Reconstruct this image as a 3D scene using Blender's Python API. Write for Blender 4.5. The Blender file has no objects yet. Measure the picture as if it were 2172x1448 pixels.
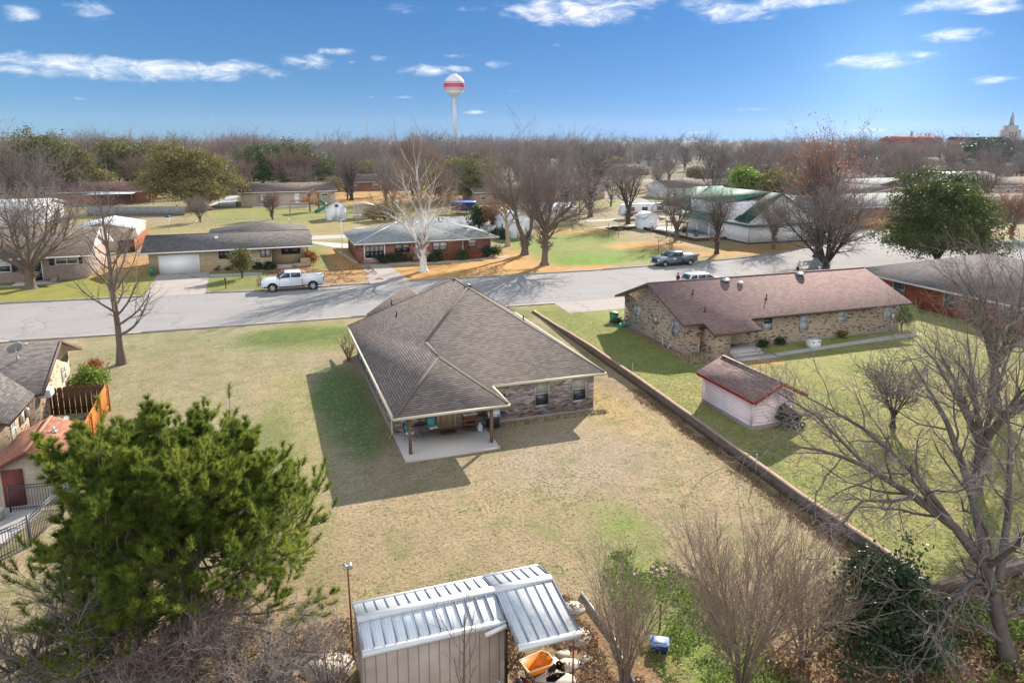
import bpy, math, random
import numpy as np
from mathutils import Matrix, Vector
R = math.radians
SC = bpy.context.scene
COL = SC.collection
# ---------------------------------------------------------------- camera
F, CX, CY, CH = 1518.0, 1086.0, 590.0, 16.0       # focal length and principal point in photo pixels, camera height
TH = math.atan(290 / F); AZ = R(19.3)
cam_d = bpy.data.cameras.new("camera"); cam = bpy.data.objects.new("camera", cam_d); COL.objects.link(cam)
cam_d.sensor_width = 36.0; cam_d.lens = 36.0 * F / 2172.0
cam_d.shift_y = -(724.0 - CY) / 2172.0
cam_d.clip_start = 0.5; cam_d.clip_end = 20000
cam.location = (0, 0, CH); cam.rotation_euler = (R(90) - TH, 0, -AZ)
SC.camera = cam
# ---------------------------------------------------------------- light and exposure
SUN_D = Vector((1.37, 1.38, 1.02)).normalized()
sun_d = bpy.data.lights.new("sun", 'SUN'); sun_d.energy = 4.7; sun_d.angle = R(0.5); sun_d.color = (1.0, 0.93, 0.83)
sun = bpy.data.objects.new("sun", sun_d); COL.objects.link(sun)
sun.rotation_euler = SUN_D.to_track_quat('Z', 'Y').to_euler()
SC.view_settings.view_transform = 'Standard'; SC.view_settings.look = 'None'
SC.view_settings.gamma = 1.0; SC.view_settings.exposure = 1.2; SC.render.filter_size = 1.0
W = bpy.data.worlds.new("World"); SC.world = W; W.use_nodes = True
wt = W.node_tree; wt.nodes.clear()
def pray(px, py):
    s, c = math.sin(TH), math.cos(TH)
    x = (px - CX) / F; y = -(py - CY) / F
    a = (x, c + y * s, -s + y * c)
    ca, sa = math.cos(AZ), math.sin(AZ)
    return Vector((a[0] * ca + a[1] * sa, -a[0] * sa + a[1] * ca, a[2]))
def wn(t, **k):
    n = wt.nodes.new(t)
    for a, b in k.items(): setattr(n, a, b)
    return n
def wm(op, a, b=None, c=None, clamp=False):
    n = wn('ShaderNodeMath', operation=op, use_clamp=clamp)
    for i, x in enumerate((a, b, c)):
        if x is None: continue
        if isinstance(x, (int, float)): n.inputs[i].default_value = x
        else: wt.links.new(x, n.inputs[i])
    return n.outputs[0]
sky = wn('ShaderNodeTexSky', sky_type='NISHITA', sun_disc=False)
sky.sun_elevation = math.asin(SUN_D.z); sky.sun_rotation = math.atan2(SUN_D.x, SUN_D.y)
sky.altitude = 300; sky.air_density = 1.0; sky.dust_density = 0.15; sky.ozone_density = 3.0
bg1 = wn('ShaderNodeBackground'); bg1.inputs[1].default_value = 0.1
tint = wn('ShaderNodeMix', data_type='RGBA', blend_type='MULTIPLY'); tint.inputs[0].default_value = 1.0; tint.inputs[7].default_value = (.36, .60, .98, 1); ELR = True
wt.links.new(sky.outputs[0], tint.inputs[6]); wt.links.new(tint.outputs[2], bg1.inputs[0])
tc0 = wn('ShaderNodeTexCoord'); up = wn('ShaderNodeVectorMath', operation='ADD'); up.inputs[1].default_value = (-.45, -.42, .10); wt.links.new(tc0.outputs['Generated'], up.inputs[0])
nrm = wn('ShaderNodeVectorMath', operation='NORMALIZE'); wt.links.new(up.outputs[0], nrm.inputs[0]); wt.links.new(nrm.outputs[0], sky.inputs[0])
tc = wn('ShaderNodeTexCoord'); sx = wn('ShaderNodeSeparateXYZ'); wt.links.new(tc.outputs['Generated'], sx.inputs[0])
az = wm('ARCTAN2', sx.outputs[0], sx.outputs[1]); el = wm('ARCSINE', sx.outputs[2])
CLOUDS = [(250,146,300,19,1.1),(60,132,110,14,1),(500,146,70,14,1),(40,28,40,16,.9),(190,22,45,18,.95),(650,130,50,18,.9),(705,110,45,7,.75),(745,132,14,4,.6),
 (810,125,25,7,.7),(920,150,68,10,.95),(1060,138,32,9,.8),(970,120,35,5,.55),(1210,22,130,26,1.1),(1290,8,120,16,1),(1560,22,90,22,1),(1690,3,140,14,.9),(1480,5,70,10,.7),(2040,8,130,16,1.05),
 (2110,20,70,10,1),(2025,76,65,13,1),(1850,130,95,14,1),(1960,118,45,8,.9),(2105,170,50,8,.95),(1015,238,28,4,.8),(860,206,28,4,.5),(1585,232,60,4,.45),(1840,276,50,5,.7),(1090,193,22,4,.5),(1000,18,40,9,.6),(850,18,60,10,.6),(165,209,22,3,.5),(1480,282,50,4,.5),(1180,96,14,4,.35),(790,206,12,3,.4)]
fld = None
for (cx_, cy_, hw, hh, wgt) in CLOUDS:
    d = pray(cx_, cy_); a0 = math.atan2(d.x, d.y); e0 = math.asin(d.z / d.length)
    d2 = pray(cx_ + hw, cy_); sa_ = abs(math.atan2(d2.x, d2.y) - a0) * 1.25
    d3 = pray(cx_, cy_ - hh); se_ = abs(math.asin(d3.z / d3.length) - e0) * 1.45
    u_ = wm('DIVIDE', wm('SUBTRACT', az, a0), sa_); v_ = wm('DIVIDE', wm('SUBTRACT', el, e0), se_)
    q = wm('SUBTRACT', wgt, wm('ADD', wm('MULTIPLY', u_, u_), wm('MULTIPLY', v_, v_)))
    q = wm('MAXIMUM', q, -1.0)
    fld = q if fld is None else wm('MAXIMUM', fld, q)
tr_ = wn('ShaderNodeValToRGB'); e_ = tr_.color_ramp.elements; e_.new(.3); e_[0].color = (.40, .47, .50, 1); e_[1].color = (.33, .51, .60, 1); e_[2].color = (.26, .52, .69, 1)
wt.links.new(wm('DIVIDE', el, R(11)), tr_.inputs[0]); wt.links.new(tr_.outputs[0], tint.inputs[7])
cb = wn('ShaderNodeCombineXYZ'); wt.links.new(az, cb.inputs[0]); wt.links.new(wm('MULTIPLY', el, 2.6), cb.inputs[1])
nz = wn('ShaderNodeTexNoise'); nz.inputs['Scale'].default_value = 26; nz.inputs['Detail'].default_value = 9; nz.inputs['Roughness'].default_value = 0.66; nz.inputs['Distortion'].default_value = 0.6
wt.links.new(cb.outputs[0], nz.inputs['Vector'])
fld = wm('ADD', fld, wm('MULTIPLY', wm('SUBTRACT', nz.outputs[0], 0.5), 3.2))
mr = wn('ShaderNodeMapRange', interpolation_type='SMOOTHSTEP'); wt.links.new(fld, mr.inputs[0])
mr.inputs[1].default_value = 0.0; mr.inputs[2].default_value = 2.1; mr.inputs[3].default_value = 0; mr.inputs[4].default_value = 1.0
bg2 = wn('ShaderNodeBackground'); bg2.inputs[1].default_value = 0.60
cr = wn('ShaderNodeValToRGB'); cr.color_ramp.elements[0].color = (.78, .84, .95, 1); cr.color_ramp.elements[1].color = (1, .98, .97, 1)
cr.color_ramp.elements[0].position = .35; cr.color_ramp.elements[1].position = .6
wt.links.new(nz.outputs[0], cr.inputs[0]); wt.links.new(cr.outputs[0], bg2.inputs[0])
mx = wn('ShaderNodeMixShader'); wt.links.new(mr.outputs[0], mx.inputs[0]); wt.links.new(bg1.outputs[0], mx.inputs[1]); wt.links.new(bg2.outputs[0], mx.inputs[2])
bg3 = wn('ShaderNodeBackground'); bg3.inputs[0].default_value = (.62, .84, 1, 1); bg3.inputs[1].default_value = 0.42     # added fill: brighter sky overhead, above the view
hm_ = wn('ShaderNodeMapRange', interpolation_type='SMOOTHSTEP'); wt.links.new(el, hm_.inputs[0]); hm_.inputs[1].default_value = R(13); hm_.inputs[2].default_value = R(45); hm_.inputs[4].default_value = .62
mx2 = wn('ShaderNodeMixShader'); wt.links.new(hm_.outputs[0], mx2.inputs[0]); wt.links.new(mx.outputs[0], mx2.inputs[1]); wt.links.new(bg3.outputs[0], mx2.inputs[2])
# added fill: bright glow in the unseen sky behind the camera
dp = wn('ShaderNodeVectorMath', operation='DOT_PRODUCT'); wt.links.new(tc.outputs['Generated'], dp.inputs[0]); dp.inputs[1].default_value = (-.33, -.94, 0)
b1 = wn('ShaderNodeMapRange', interpolation_type='SMOOTHSTEP'); wt.links.new(dp.outputs['Value'], b1.inputs[0]); b1.inputs[1].default_value = .05; b1.inputs[2].default_value = .75
bg4 = wn('ShaderNodeBackground'); bg4.inputs[0].default_value = (.98, .97, 1, 1); bg4.inputs[1].default_value = 0.95
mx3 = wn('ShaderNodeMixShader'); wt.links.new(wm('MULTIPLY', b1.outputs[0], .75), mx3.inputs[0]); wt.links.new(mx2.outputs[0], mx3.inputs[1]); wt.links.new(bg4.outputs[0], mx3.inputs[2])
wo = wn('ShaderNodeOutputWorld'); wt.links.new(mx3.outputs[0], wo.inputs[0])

# ---------------------------------------------------------------- helpers
def g(px, py, z=0.0):
    """point (u, v) on the plane of height z, from its place in the photo"""
    r = pray(px, py); t = (z - CH) / r.z
    return (r.x * t, r.y * t)
def tag(o, label=None, cat=None, group=None, kind=None):
    if label: o['label'] = label
    if cat: o['category'] = cat
    if group: o['group'] = group
    if kind: o['kind'] = kind
    return o
def link(o, parent=None):
    COL.objects.link(o)
    if parent is not None: o.parent = parent
    return o
def thing(name, label, cat, u, v, z=0.0, rot=0.0, group=None):
    o = bpy.data.objects.new(name, None); link(o)
    o.location = (u, v, z); o.rotation_euler = (0, 0, rot); o.empty_display_size = .3
    return tag(o, label, cat, group)
def make_mesh(name, V, faces, mats=None, mi=None, smooth=False):
    me = bpy.data.meshes.new(name)
    V = np.asarray(V, dtype=np.float32).reshape(-1, 3)
    me.vertices.add(len(V)); me.vertices.foreach_set('co', V.ravel())
    if isinstance(faces, np.ndarray):
        k = faces.shape[1]; nf = len(faces)
        starts = np.arange(nf, dtype=np.int32) * k; loops = faces.astype(np.int32).ravel(); counts = None
    else:
        cnt = np.array([len(f) for f in faces], dtype=np.int32); nf = len(cnt)
        starts = np.concatenate([[0], np.cumsum(cnt)[:-1]]).astype(np.int32) if nf else np.zeros(0, np.int32)
        loops = np.array([i for f in faces for i in f], dtype=np.int32)
    me.loops.add(len(loops)); me.loops.foreach_set('vertex_index', loops)
    me.polygons.add(nf); me.polygons.foreach_set('loop_start', starts)
    if mi is not None: me.polygons.foreach_set('material_index', np.array(mi, dtype=np.int32))
    if smooth: me.polygons.foreach_set('use_smooth', np.ones(nf, dtype=bool))
    me.update(calc_edges=True); me.validate()
    for m in (mats or []): me.materials.append(m)
    return me
def auto_uv(me):
    n = len(me.loops)
    if not n: return
    uv = me.uv_layers.new(name='UVMap')
    co = np.zeros(len(me.vertices) * 3, np.float32); me.vertices.foreach_get('co', co); co = co.reshape(-1, 3)
    vi = np.zeros(n, np.int32); me.loops.foreach_get('vertex_index', vi)
    nr = np.zeros(len(me.polygons) * 3, np.float32); me.polygons.foreach_get('normal', nr); nr = nr.reshape(-1, 3)
    tot = np.zeros(len(me.polygons), np.int32); me.polygons.foreach_get('loop_total', tot)
    N = np.repeat(nr, tot, axis=0)
    T = np.stack([-N[:, 1], N[:, 0], np.zeros(n)], 1); L = np.linalg.norm(T, axis=1)
    flat = L < .05; T[flat] = (1, 0, 0); L[flat] = 1; T /= L[:, None]
    B = np.cross(N, T); B[flat] = (0, 1, 0)
    Pn = co[vi]
    uv.data.foreach_set('uv', np.stack([(Pn * T).sum(1), (Pn * B).sum(1)], 1).astype(np.float32).ravel())
class MB:
    def __init__(s): s.V = []; s.F = []; s.M = []; s.x = Matrix.Identity(4)
    def add(s, vs, fs, m=0):
        b = len(s.V)
        for p in vs: s.V.append(tuple(s.x @ Vector(p)))
        for f in fs: s.F.append(tuple(b + i for i in f)); s.M.append(m)
        return s
    def box(s, a, b, m=0):
        x0, y0, z0 = [min(a[i], b[i]) for i in range(3)]; x1, y1, z1 = [max(a[i], b[i]) for i in range(3)]
        return s.add([(x0,y0,z0),(x1,y0,z0),(x1,y1,z0),(x0,y1,z0),(x0,y0,z1),(x1,y0,z1),(x1,y1,z1),(x0,y1,z1)],
            [(0,3,2,1),(4,5,6,7),(0,1,5,4),(1,2,6,5),(2,3,7,6),(3,0,4,7)], m)
    def cbox(s, a, b, c, m=0):      # box with chamfered edges (c)
        x0, y0, z0 = [min(a[i], b[i]) for i in range(3)]; x1, y1, z1 = [max(a[i], b[i]) for i in range(3)]
        def ring(z, k): return [(x0+c,y0+k,z),(x1-c,y0+k,z),(x1-k,y0+c,z),(x1-k,y1-c,z),(x1-c,y1-k,z),(x0+c,y1-k,z),(x0+k,y1-c,z),(x0+k,y0+c,z)]
        rs = [ring(z0, c), ring(z0+c, 0), ring(z1-c, 0), ring(z1, c)]
        return s.rings(rs, True, m)
    def rings(s, rs, cap=True, m=0, close=True):
        n = len(rs[0]); vs = [p for r in rs for p in r]; fs = []
        for i in range(len(rs)-1):
            for j in range(n if close else n-1):
                k = (j+1) % n; fs.append((i*n+j, i*n+k, (i+1)*n+k, (i+1)*n+j))
        if cap: fs.append(tuple(range(n-1, -1, -1))); fs.append(tuple(range((len(rs)-1)*n, len(rs)*n)))
        return s.add(vs, fs, m)
    def prism(s, poly, z0, z1, m=0):
        return s.rings([[(x, y, z0) for x, y in poly], [(x, y, z1) for x, y in poly]], True, m)
    def beam(s, a, b, w, h=None, m=0):
        a, b = Vector(a), Vector(b); d = (b-a).normalized(); up = Vector((0,0,1)) if abs(d.z) < .95 else Vector((1,0,0))
        t = d.cross(up).normalized() * w/2; q = t.cross(d).normalized() * (h or w)/2
        return s.rings([[tuple(p+t+q), tuple(p-t+q), tuple(p-t-q), tuple(p+t-q)] for p in (a, b)], True, m)
    def tube(s, pts, r, n=8, m=0):
        pts = [Vector(p) for p in pts]; rr = r if isinstance(r, (list, tuple)) else [r]*len(pts); rs = []
        for i, p in enumerate(pts):
            d = (pts[min(i+1, len(pts)-1)] - pts[max(i-1, 0)]).normalized()
            ref = Vector((0,0,1)) if abs(d.z) < .9 else Vector((1,0,0))
            t = d.cross(ref).normalized(); q = t.cross(d).normalized()
            rs.append([tuple(p + (t*math.cos(a) + q*math.sin(a))*rr[i]) for a in [2*math.pi*k/n for k in range(n)]])
        return s.rings(rs, True, m)
    def lathe(s, prof, n=24, m=0, c=(0,0,0)):
        return s.rings([[(c[0]+r*math.cos(2*math.pi*k/n), c[1]+r*math.sin(2*math.pi*k/n), c[2]+z) for k in range(n)] for r, z in prof], True, m)
    def build(s, name, mats, parent=None, org=None, smooth=False):
        V = np.array(s.V, dtype=np.float64)
        if org is not None: V = V - np.array(org)
        me = make_mesh(name, V, s.F, mats if isinstance(mats, (list, tuple)) else [mats], s.M, smooth)
        auto_uv(me)
        return link(bpy.data.objects.new(name, me), parent)
def shell(polys, t, mtop=0, mside=1, mb=None):
    """roof skin: top polygons, same polygons t lower, sides along the open edges"""
    mb = mb or MB(); key = {}; vs = []
    def idx(p):
        k = tuple(round(x, 3) for x in p)
        if k not in key: key[k] = len(vs); vs.append(k)
        return key[k]
    P = [[idx(p) for p in q] for q in polys]; n = len(vs)
    fs = []; ms = []
    ed = {}
    for q in P:
        # make normal point up
        a, b, c = [Vector(vs[i]) for i in q[:3]]
        if (b-a).cross(c-b).z < 0: q.reverse()
        fs.append(tuple(q)); ms.append(mtop)
        fs.append(tuple(n+i for i in reversed(q))); ms.append(mside)
        for i in range(len(q)): ed[(q[i], q[(i+1) % len(q)])] = 1
    for (a, b) in ed:
        if (b, a) not in ed: fs.append((a, a+n, b+n, b)); ms.append(mside)
    allv = vs + [(x, y, z-t) for x, y, z in vs]
    b0 = len(mb.V)
    for p in allv: mb.V.append(tuple(mb.x @ Vector(p)))
    for f, m in zip(fs, ms): mb.F.append(tuple(b0+i for i in f)); mb.M.append(m)
    return mb
# ---------------------------------------------------------------- materials
def newmat(name):
    m = bpy.data.materials.new(name); m.use_nodes = True; nt = m.node_tree
    b = nt.nodes['Principled BSDF']; return m, nt, b
class NT:
    def __init__(s, nt): s.t = nt
    def n(s, ty, **k):
        x = s.t.nodes.new(ty)
        for a, b in k.items(): setattr(x, a, b)
        return x
    def l(s, a, b): s.t.links.new(a, b)
    def m(s, op, a, b=None, c=None, clamp=False):
        x = s.n('ShaderNodeMath', operation=op, use_clamp=clamp)
        for i, q in enumerate((a, b, c)):
            if q is None: continue
            if isinstance(q, (int, float)): x.inputs[i].default_value = q
            else: s.l(q, x.inputs[i])
        return x.outputs[0]
    def noise(s, vec, sc, det=4, rough=.55):
        x = s.n('ShaderNodeTexNoise'); x.inputs['Scale'].default_value = sc; x.inputs['Detail'].default_value = det; x.inputs['Roughness'].default_value = rough
        if vec is not None: s.l(vec, x.inputs['Vector'])
        return x.outputs[0]
    def mix(s, fac, a, b, mode='MIX'):
        x = s.n('ShaderNodeMix', data_type='RGBA', blend_type=mode)
        for sock, q in ((x.inputs[0], fac), (x.inputs[6], a), (x.inputs[7], b)):
            if isinstance(q, (int, float)): sock.default_value = q
            elif isinstance(q, (tuple, list)): sock.default_value = (*q[:3], 1)
            else: s.l(q, sock)
        return x.outputs[2]
    def ramp(s, fac, stops, const=False):
        x = s.n('ShaderNodeValToRGB'); e = x.color_ramp.elements
        if const: x.color_ramp.interpolation = 'CONSTANT'
        while len(e) < len(stops): e.new(.5)
        for i, (p, c) in enumerate(stops): e[i].position = p; e[i].color = (*c[:3], 1) if not isinstance(c, (int, float)) else (c, c, c, 1)
        s.l(fac, x.inputs[0]); return x.outputs[0]
    def rng(s, x_, a, b, c=0, d=1):
        x = s.n('ShaderNodeMapRange'); s.l(x_, x.inputs[0])
        for i, q in enumerate((a, b, c, d)): x.inputs[i+1].default_value = q
        return x.outputs[0]
    def bump(s, h, b, strength=.4, dist=.02):
        x = s.n('ShaderNodeBump'); x.inputs['Strength'].default_value = strength; x.inputs['Distance'].default_value = dist
        s.l(h, x.inputs['Height']); s.l(x.outputs[0], b.inputs['Normal'])
def plain(name, col, rough=.75, var=.18, scale=2.0, metal=0.0, bump=0.0, fine=40, spec=None):
    m, nt, b = newmat(name); N = NT(nt); tcn = N.n('ShaderNodeTexCoord'); o = tcn.outputs['Object']
    a = N.noise(o, scale, 5); f = N.noise(o, fine, 3)
    k = N.m('ADD', N.m('MULTIPLY', N.m('SUBTRACT', a, .5), var*2.4), N.m('MULTIPLY', N.m('SUBTRACT', f, .5), var*1.6))
    hi = tuple(min(1, c*(1+1)) for c in col); lo = tuple(c*0 for c in col)
    c1 = N.mix(N.m('MAXIMUM', k, 0.0), col, hi); c2 = N.mix(N.m('MAXIMUM', N.m('MULTIPLY', k, -1.0), 0.0), c1, lo)
    N.l(c2, b.inputs['Base Color']); b.inputs['Roughness'].default_value = rough; b.inputs['Metallic'].default_value = metal
    b.inputs['Specular IOR Level'].default_value = spec if spec is not None else (.12 if rough > .5 and not metal else .5)
    if bump: N.bump(f, b, bump, .02)
    return m
def courses(name, stops, w, h, mort, mw=.012, mh=.012, rough=.9, stain=.25, bump=.5, tint=None, stag=.5):
    """bricks, shingles, blocks: one random colour per unit, laid along the surface's own uv in metres"""
    m, nt, b = newmat(name); N = NT(nt); tcn = N.n('ShaderNodeTexCoord'); sp = N.n('ShaderNodeSeparateXYZ'); N.l(tcn.outputs['UV'], sp.inputs[0])
    ry = N.m('DIVIDE', sp.outputs[1], h); row = N.m('FLOOR', ry)
    off = N.m('MULTIPLY', N.m('MODULO', N.m('ABSOLUTE', row), 2.0), stag)
    rx = N.m('ADD', N.m('DIVIDE', sp.outputs[0], w), off); colm = N.m('FLOOR', rx)
    cbn = N.n('ShaderNodeCombineXYZ'); N.l(colm, cbn.inputs[0]); N.l(row, cbn.inputs[1])
    wnn = N.n('ShaderNodeTexWhiteNoise', noise_dimensions='2D'); N.l(cbn.outputs[0], wnn.inputs['Vector'])
    base = N.ramp(wnn.outputs[0], stops, const=True)
    fx = N.m('SUBTRACT', rx, colm); fy = N.m('SUBTRACT', ry, row)
    mm = N.m('MAXIMUM', N.m('LESS_THAN', fx, mw/w), N.m('LESS_THAN', fy, mh/h))
    c = N.mix(mm, base, mort)
    big = N.noise(tcn.outputs['Object'], .45, 4); fine = N.noise(tcn.outputs['Object'], 25, 3)
    sh = N.m('ADD', N.m('MULTIPLY', N.rng(big, .3, .7, -1, 1), stain), N.m('MULTIPLY', N.rng(fine, .3, .7, -1, 1), stain*.7))
    c = N.mix(1.0, c, N.ramp(N.m('MULTIPLY_ADD', sh, .5, .5), [(0, .45), (1, 1.0)]), 'MULTIPLY')
    N.l(c, b.inputs['Base Color']); b.inputs['Roughness'].default_value = rough; b.inputs['Specular IOR Level'].default_value = .08
    hgt = N.m('ADD', N.m('SUBTRACT', 1.0, mm), N.m('MULTIPLY', fine, .5))
    N.bump(hgt, b, bump, .015)
    return m
def stripes(name, col, col2, pitch, wd, rough=.4, metal=0., var=.1, bump=.5, axis=0, spots=None):
    m, nt, b = newmat(name); N = NT(nt); tcn = N.n('ShaderNodeTexCoord'); sp = N.n('ShaderNodeSeparateXYZ'); N.l(tcn.outputs['UV'], sp.inputs[0])
    f = N.m('FRACT', N.m('ADD', N.m('DIVIDE', sp.outputs[axis], pitch), 100.0)); l = N.m('LESS_THAN', f, wd/pitch)
    c = N.mix(l, col, col2); nz_ = N.noise(tcn.outputs['Object'], 1.2, 5)
    c = N.mix(1.0, c, N.ramp(nz_, [(.3, 1-var*2), (.7, 1.0)]), 'MULTIPLY')
    if spots:
        s2 = N.noise(tcn.outputs['Object'], 5, 8, .7); c = N.mix(N.rng(s2, .56, .66), c, spots)
    N.l(c, b.inputs['Base Color']); b.inputs['Roughness'].default_value = rough; b.inputs['Metallic'].default_value = metal; b.inputs['Specular IOR Level'].default_value = .08 if rough > .5 else .3
    N.bump(N.m('SUBTRACT', 1.0, l), b, bump, .01)
    return m
def leafmat(name, c0, c1, c2, scale=.8, rough=.6, trans=.25, spec=.3):
    m, nt, b = newmat(name); N = NT(nt); tcn = N.n('ShaderNodeTexCoord'); o = tcn.outputs['Object']
    a = N.noise(o, scale, 3); f = N.noise(o, 14, 2)
    k = N.m('ADD', N.m('MULTIPLY', a, .6), N.m('MULTIPLY', f, .4))
    c = N.ramp(k, [(.36, c0), (.5, c1), (.64, c2)])
    N.l(c, b.inputs['Base Color']); b.inputs['Roughness'].default_value = rough; b.inputs['Specular IOR Level'].default_value = spec
    if trans:
        tr = N.n('ShaderNodeBsdfTranslucent'); N.l(c, tr.inputs[0]); ms = N.n('ShaderNodeMixShader'); ms.inputs[0].default_value = trans
        out = nt.nodes['Material Output']; N.l(b.outputs[0], ms.inputs[1]); N.l(tr.outputs[0], ms.inputs[2]); N.l(ms.outputs[0], out.inputs[0])
    return m
M = {}
M['glass'] = plain('dark_glass', (.02, .03, .04), .08, .1, spec=.8)
M['blind'] = stripes('blind_behind_glass', (.42, .40, .34), (.25, .24, .2), .06, .015, .15, bump=.1)
M['curtain'] = plain('curtain_behind_glass', (.35, .38, .38), .12, .2)
M['cream'] = plain('cream_trim', (.55, .50, .38), .6, .12)
M['white'] = plain('white_paint', (.72, .72, .70), .55, .08)
M['browntrim'] = plain('brown_trim', (.14, .10, .08), .6, .15)
M['alu'] = plain('aluminium', (.45, .45, .44), .35, .1, metal=.6)
M['black'] = plain('black_metal', (.015, .015, .017), .5, .2)
M['rubber'] = plain('rubber', (.02, .02, .02), .85, .2)
M['chrome'] = plain('chrome', (.6, .6, .6), .2, .05, metal=.9)
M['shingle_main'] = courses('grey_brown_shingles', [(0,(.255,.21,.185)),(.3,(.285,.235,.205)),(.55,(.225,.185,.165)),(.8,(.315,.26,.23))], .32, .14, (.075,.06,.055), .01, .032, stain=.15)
M['shingle_red'] = courses('reddish_brown_shingles', [(0,(.29,.185,.17)),(.3,(.32,.21,.19)),(.6,(.25,.165,.15)),(.8,(.35,.235,.21))], .32, .14, (.15,.09,.085), .008, .022, stain=.15, bump=.3)
M['shingle_grey'] = courses('grey_shingles', [(0,(.17,.15,.145)),(.3,(.205,.18,.175)),(.6,(.14,.125,.12)),(.8,(.235,.21,.20))], .32, .15, (.10,.09,.085), .01, .022, stain=.2)
M['shingle_light'] = courses('light_grey_shingles', [(0,(.36,.37,.36)),(.4,(.42,.43,.42)),(.75,(.30,.31,.31))], .35, .16, (.22,.23,.23), .008, .02, stain=.2)
M['shingle_tan'] = courses('tan_grey_shingles', [(0,(.24,.19,.155)),(.4,(.28,.225,.185)),(.75,(.20,.16,.135))], .32, .15, (.15,.12,.10), .008, .02, stain=.2)
M['shingle_dark'] = courses('dark_shingles', [(0,(.10,.08,.08)),(.5,(.13,.10,.10)),(.8,(.08,.065,.07))], .32, .15, (.05,.04,.04), .008, .02)
M['shingle_shed'] = courses('red_grey_shingles', [(0,(.33,.22,.20)),(.4,(.39,.26,.235)),(.75,(.28,.19,.18))], .32, .14, (.10,.065,.065), .012, .03, stain=.15)
M['shingle_rust'] = courses('rust_shingles', [(0,(.42,.19,.12)),(.4,(.48,.23,.15)),(.75,(.37,.16,.10))], .32, .14, (.26,.12,.08), .01, .02, stain=.15)
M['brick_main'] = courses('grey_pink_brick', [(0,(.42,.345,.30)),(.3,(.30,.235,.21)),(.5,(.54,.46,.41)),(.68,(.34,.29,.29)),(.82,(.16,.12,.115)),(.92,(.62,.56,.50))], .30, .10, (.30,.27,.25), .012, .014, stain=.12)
M['brick_buff'] = courses('buff_brick_dark_accents', [(0,(.52,.40,.28)),(.35,(.46,.345,.24)),(.6,(.57,.45,.33)),(.86,(.13,.085,.07))], .27, .085, (.42,.34,.26), .01, .01, stain=.2)
M['brick_tan'] = courses('tan_accent_brick', [(0,(.60,.44,.30)),(.4,(.68,.52,.37)),(.72,(.52,.37,.25)),(.88,(.17,.10,.07))], .30, .095, (.55,.45,.35), .012, .012, stain=.15)
M['brick_yellow'] = courses('pale_yellow_brick', [(0,(.52,.41,.25)),(.5,(.58,.47,.30)),(.8,(.44,.34,.2))], .28, .10, (.48,.41,.30), .012, .012, stain=.15)
M['brick_red'] = courses('rosy_red_brick', [(0,(.32,.13,.095)),(.35,(.40,.175,.13)),(.6,(.25,.10,.08)),(.8,(.45,.24,.19))], .26, .10, (.34,.22,.18), .012, .012, stain=.2)
M['brick_orange'] = courses('orange_red_brick', [(0,(.38,.09,.045)),(.5,(.46,.12,.06)),(.8,(.30,.065,.035))], .26, .10, (.32,.13,.08), .01, .01, stain=.2)
M['brick_pink'] = courses('pale_pinkish_brick', [(0,(.44,.33,.28)),(.5,(.5,.39,.33)),(.8,(.38,.28,.235))], .26, .10, (.45,.37,.33), .01, .01, stain=.1)
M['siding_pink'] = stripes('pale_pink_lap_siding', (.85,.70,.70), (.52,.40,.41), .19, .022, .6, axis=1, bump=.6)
M['siding_white'] = stripes('white_lap_siding', (.82,.83,.84), (.50,.51,.52), .22, .02, .6, axis=1, bump=.5)
M['batten'] = stripes('cream_board_and_batten', (.66,.58,.46), (.45,.38,.29), .30, .03, .7, axis=0)
M['panel_tan'] = stripes('tan_metal_wall', (.40,.32,.26), (.22,.17,.14), .30, .035, .45, axis=0, var=.15)
M['panel_beige'] = stripes('beige_metal_wall', (.50,.40,.29), (.30,.23,.16), .35, .03, .45, axis=0)
M['metal_roof'] = stripes('pale_metal_roof', (.70,.71,.72), (.58,.6,.63), .10, .02, .5, metal=.0, var=.12)
M['metal_roof_worn'] = stripes('worn_pale_metal_roof', (.66,.66,.66), (.55,.56,.58), .10, .02, .5, metal=.0, var=.15, spots=(.42,.40,.37))
M['green_roof'] = stripes('green_metal_roof', (.022,.09,.06), (.02,.08,.06), .35, .03, .65, metal=.0, var=.25)
M['green_roof_pale'] = stripes('sun_bleached_green_metal', (.085,.20,.135), (.05,.13,.09), .35, .03, .7, metal=.0, var=.25)
M['concrete'] = plain('concrete', (.42,.38,.35), .85, .10, .5, bump=.2, fine=14)
M['concrete_pale'] = plain('pale_concrete', (.50,.46,.42), .85, .08, .6, bump=.2, fine=14)
M['foundation'] = plain('foundation_concrete', (.26,.23,.21), .9, .15)
M['stone'] = plain('flat_stone', (.45,.39,.32), .9, .2, 3, bump=.4)
M['wood_grey'] = stripes('weathered_fence_boards', (.26,.26,.27), (.10,.10,.11), .15, .015, .9)
M['wood_orange'] = stripes('stained_orange_boards', (.55,.20,.05), (.22,.07,.02), .14, .012, .7)
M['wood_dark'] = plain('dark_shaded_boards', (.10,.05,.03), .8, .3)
M['wood_brown'] = plain('brown_wood', (.22,.11,.06), .75, .25)
M['post_wood'] = plain('weathered_post', (.20,.13,.085), .85, .3, 6)
M['door_tan'] = plain('tan_painted_door', (.38,.28,.20), .6, .08)
M['red_trim'] = plain('red_trim', (.33,.03,.03), .6, .15)
M['maroon'] = plain('maroon_trim', (.16,.05,.04), .6, .15)
M['vinyl'] = plain('white_vinyl', (.78,.78,.78), .5, .05)
M['teal'] = plain('teal_cushion', (.08,.42,.46), .8, .1)
M['green_plastic'] = plain('green_plastic', (.02,.16,.09), .45, .1)
M['orange_plastic'] = plain('orange_plastic', (.75,.22,.01), .4, .08)
M['redplastic'] = plain('red_plastic', (.45,.02,.02), .4, .1)
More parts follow.
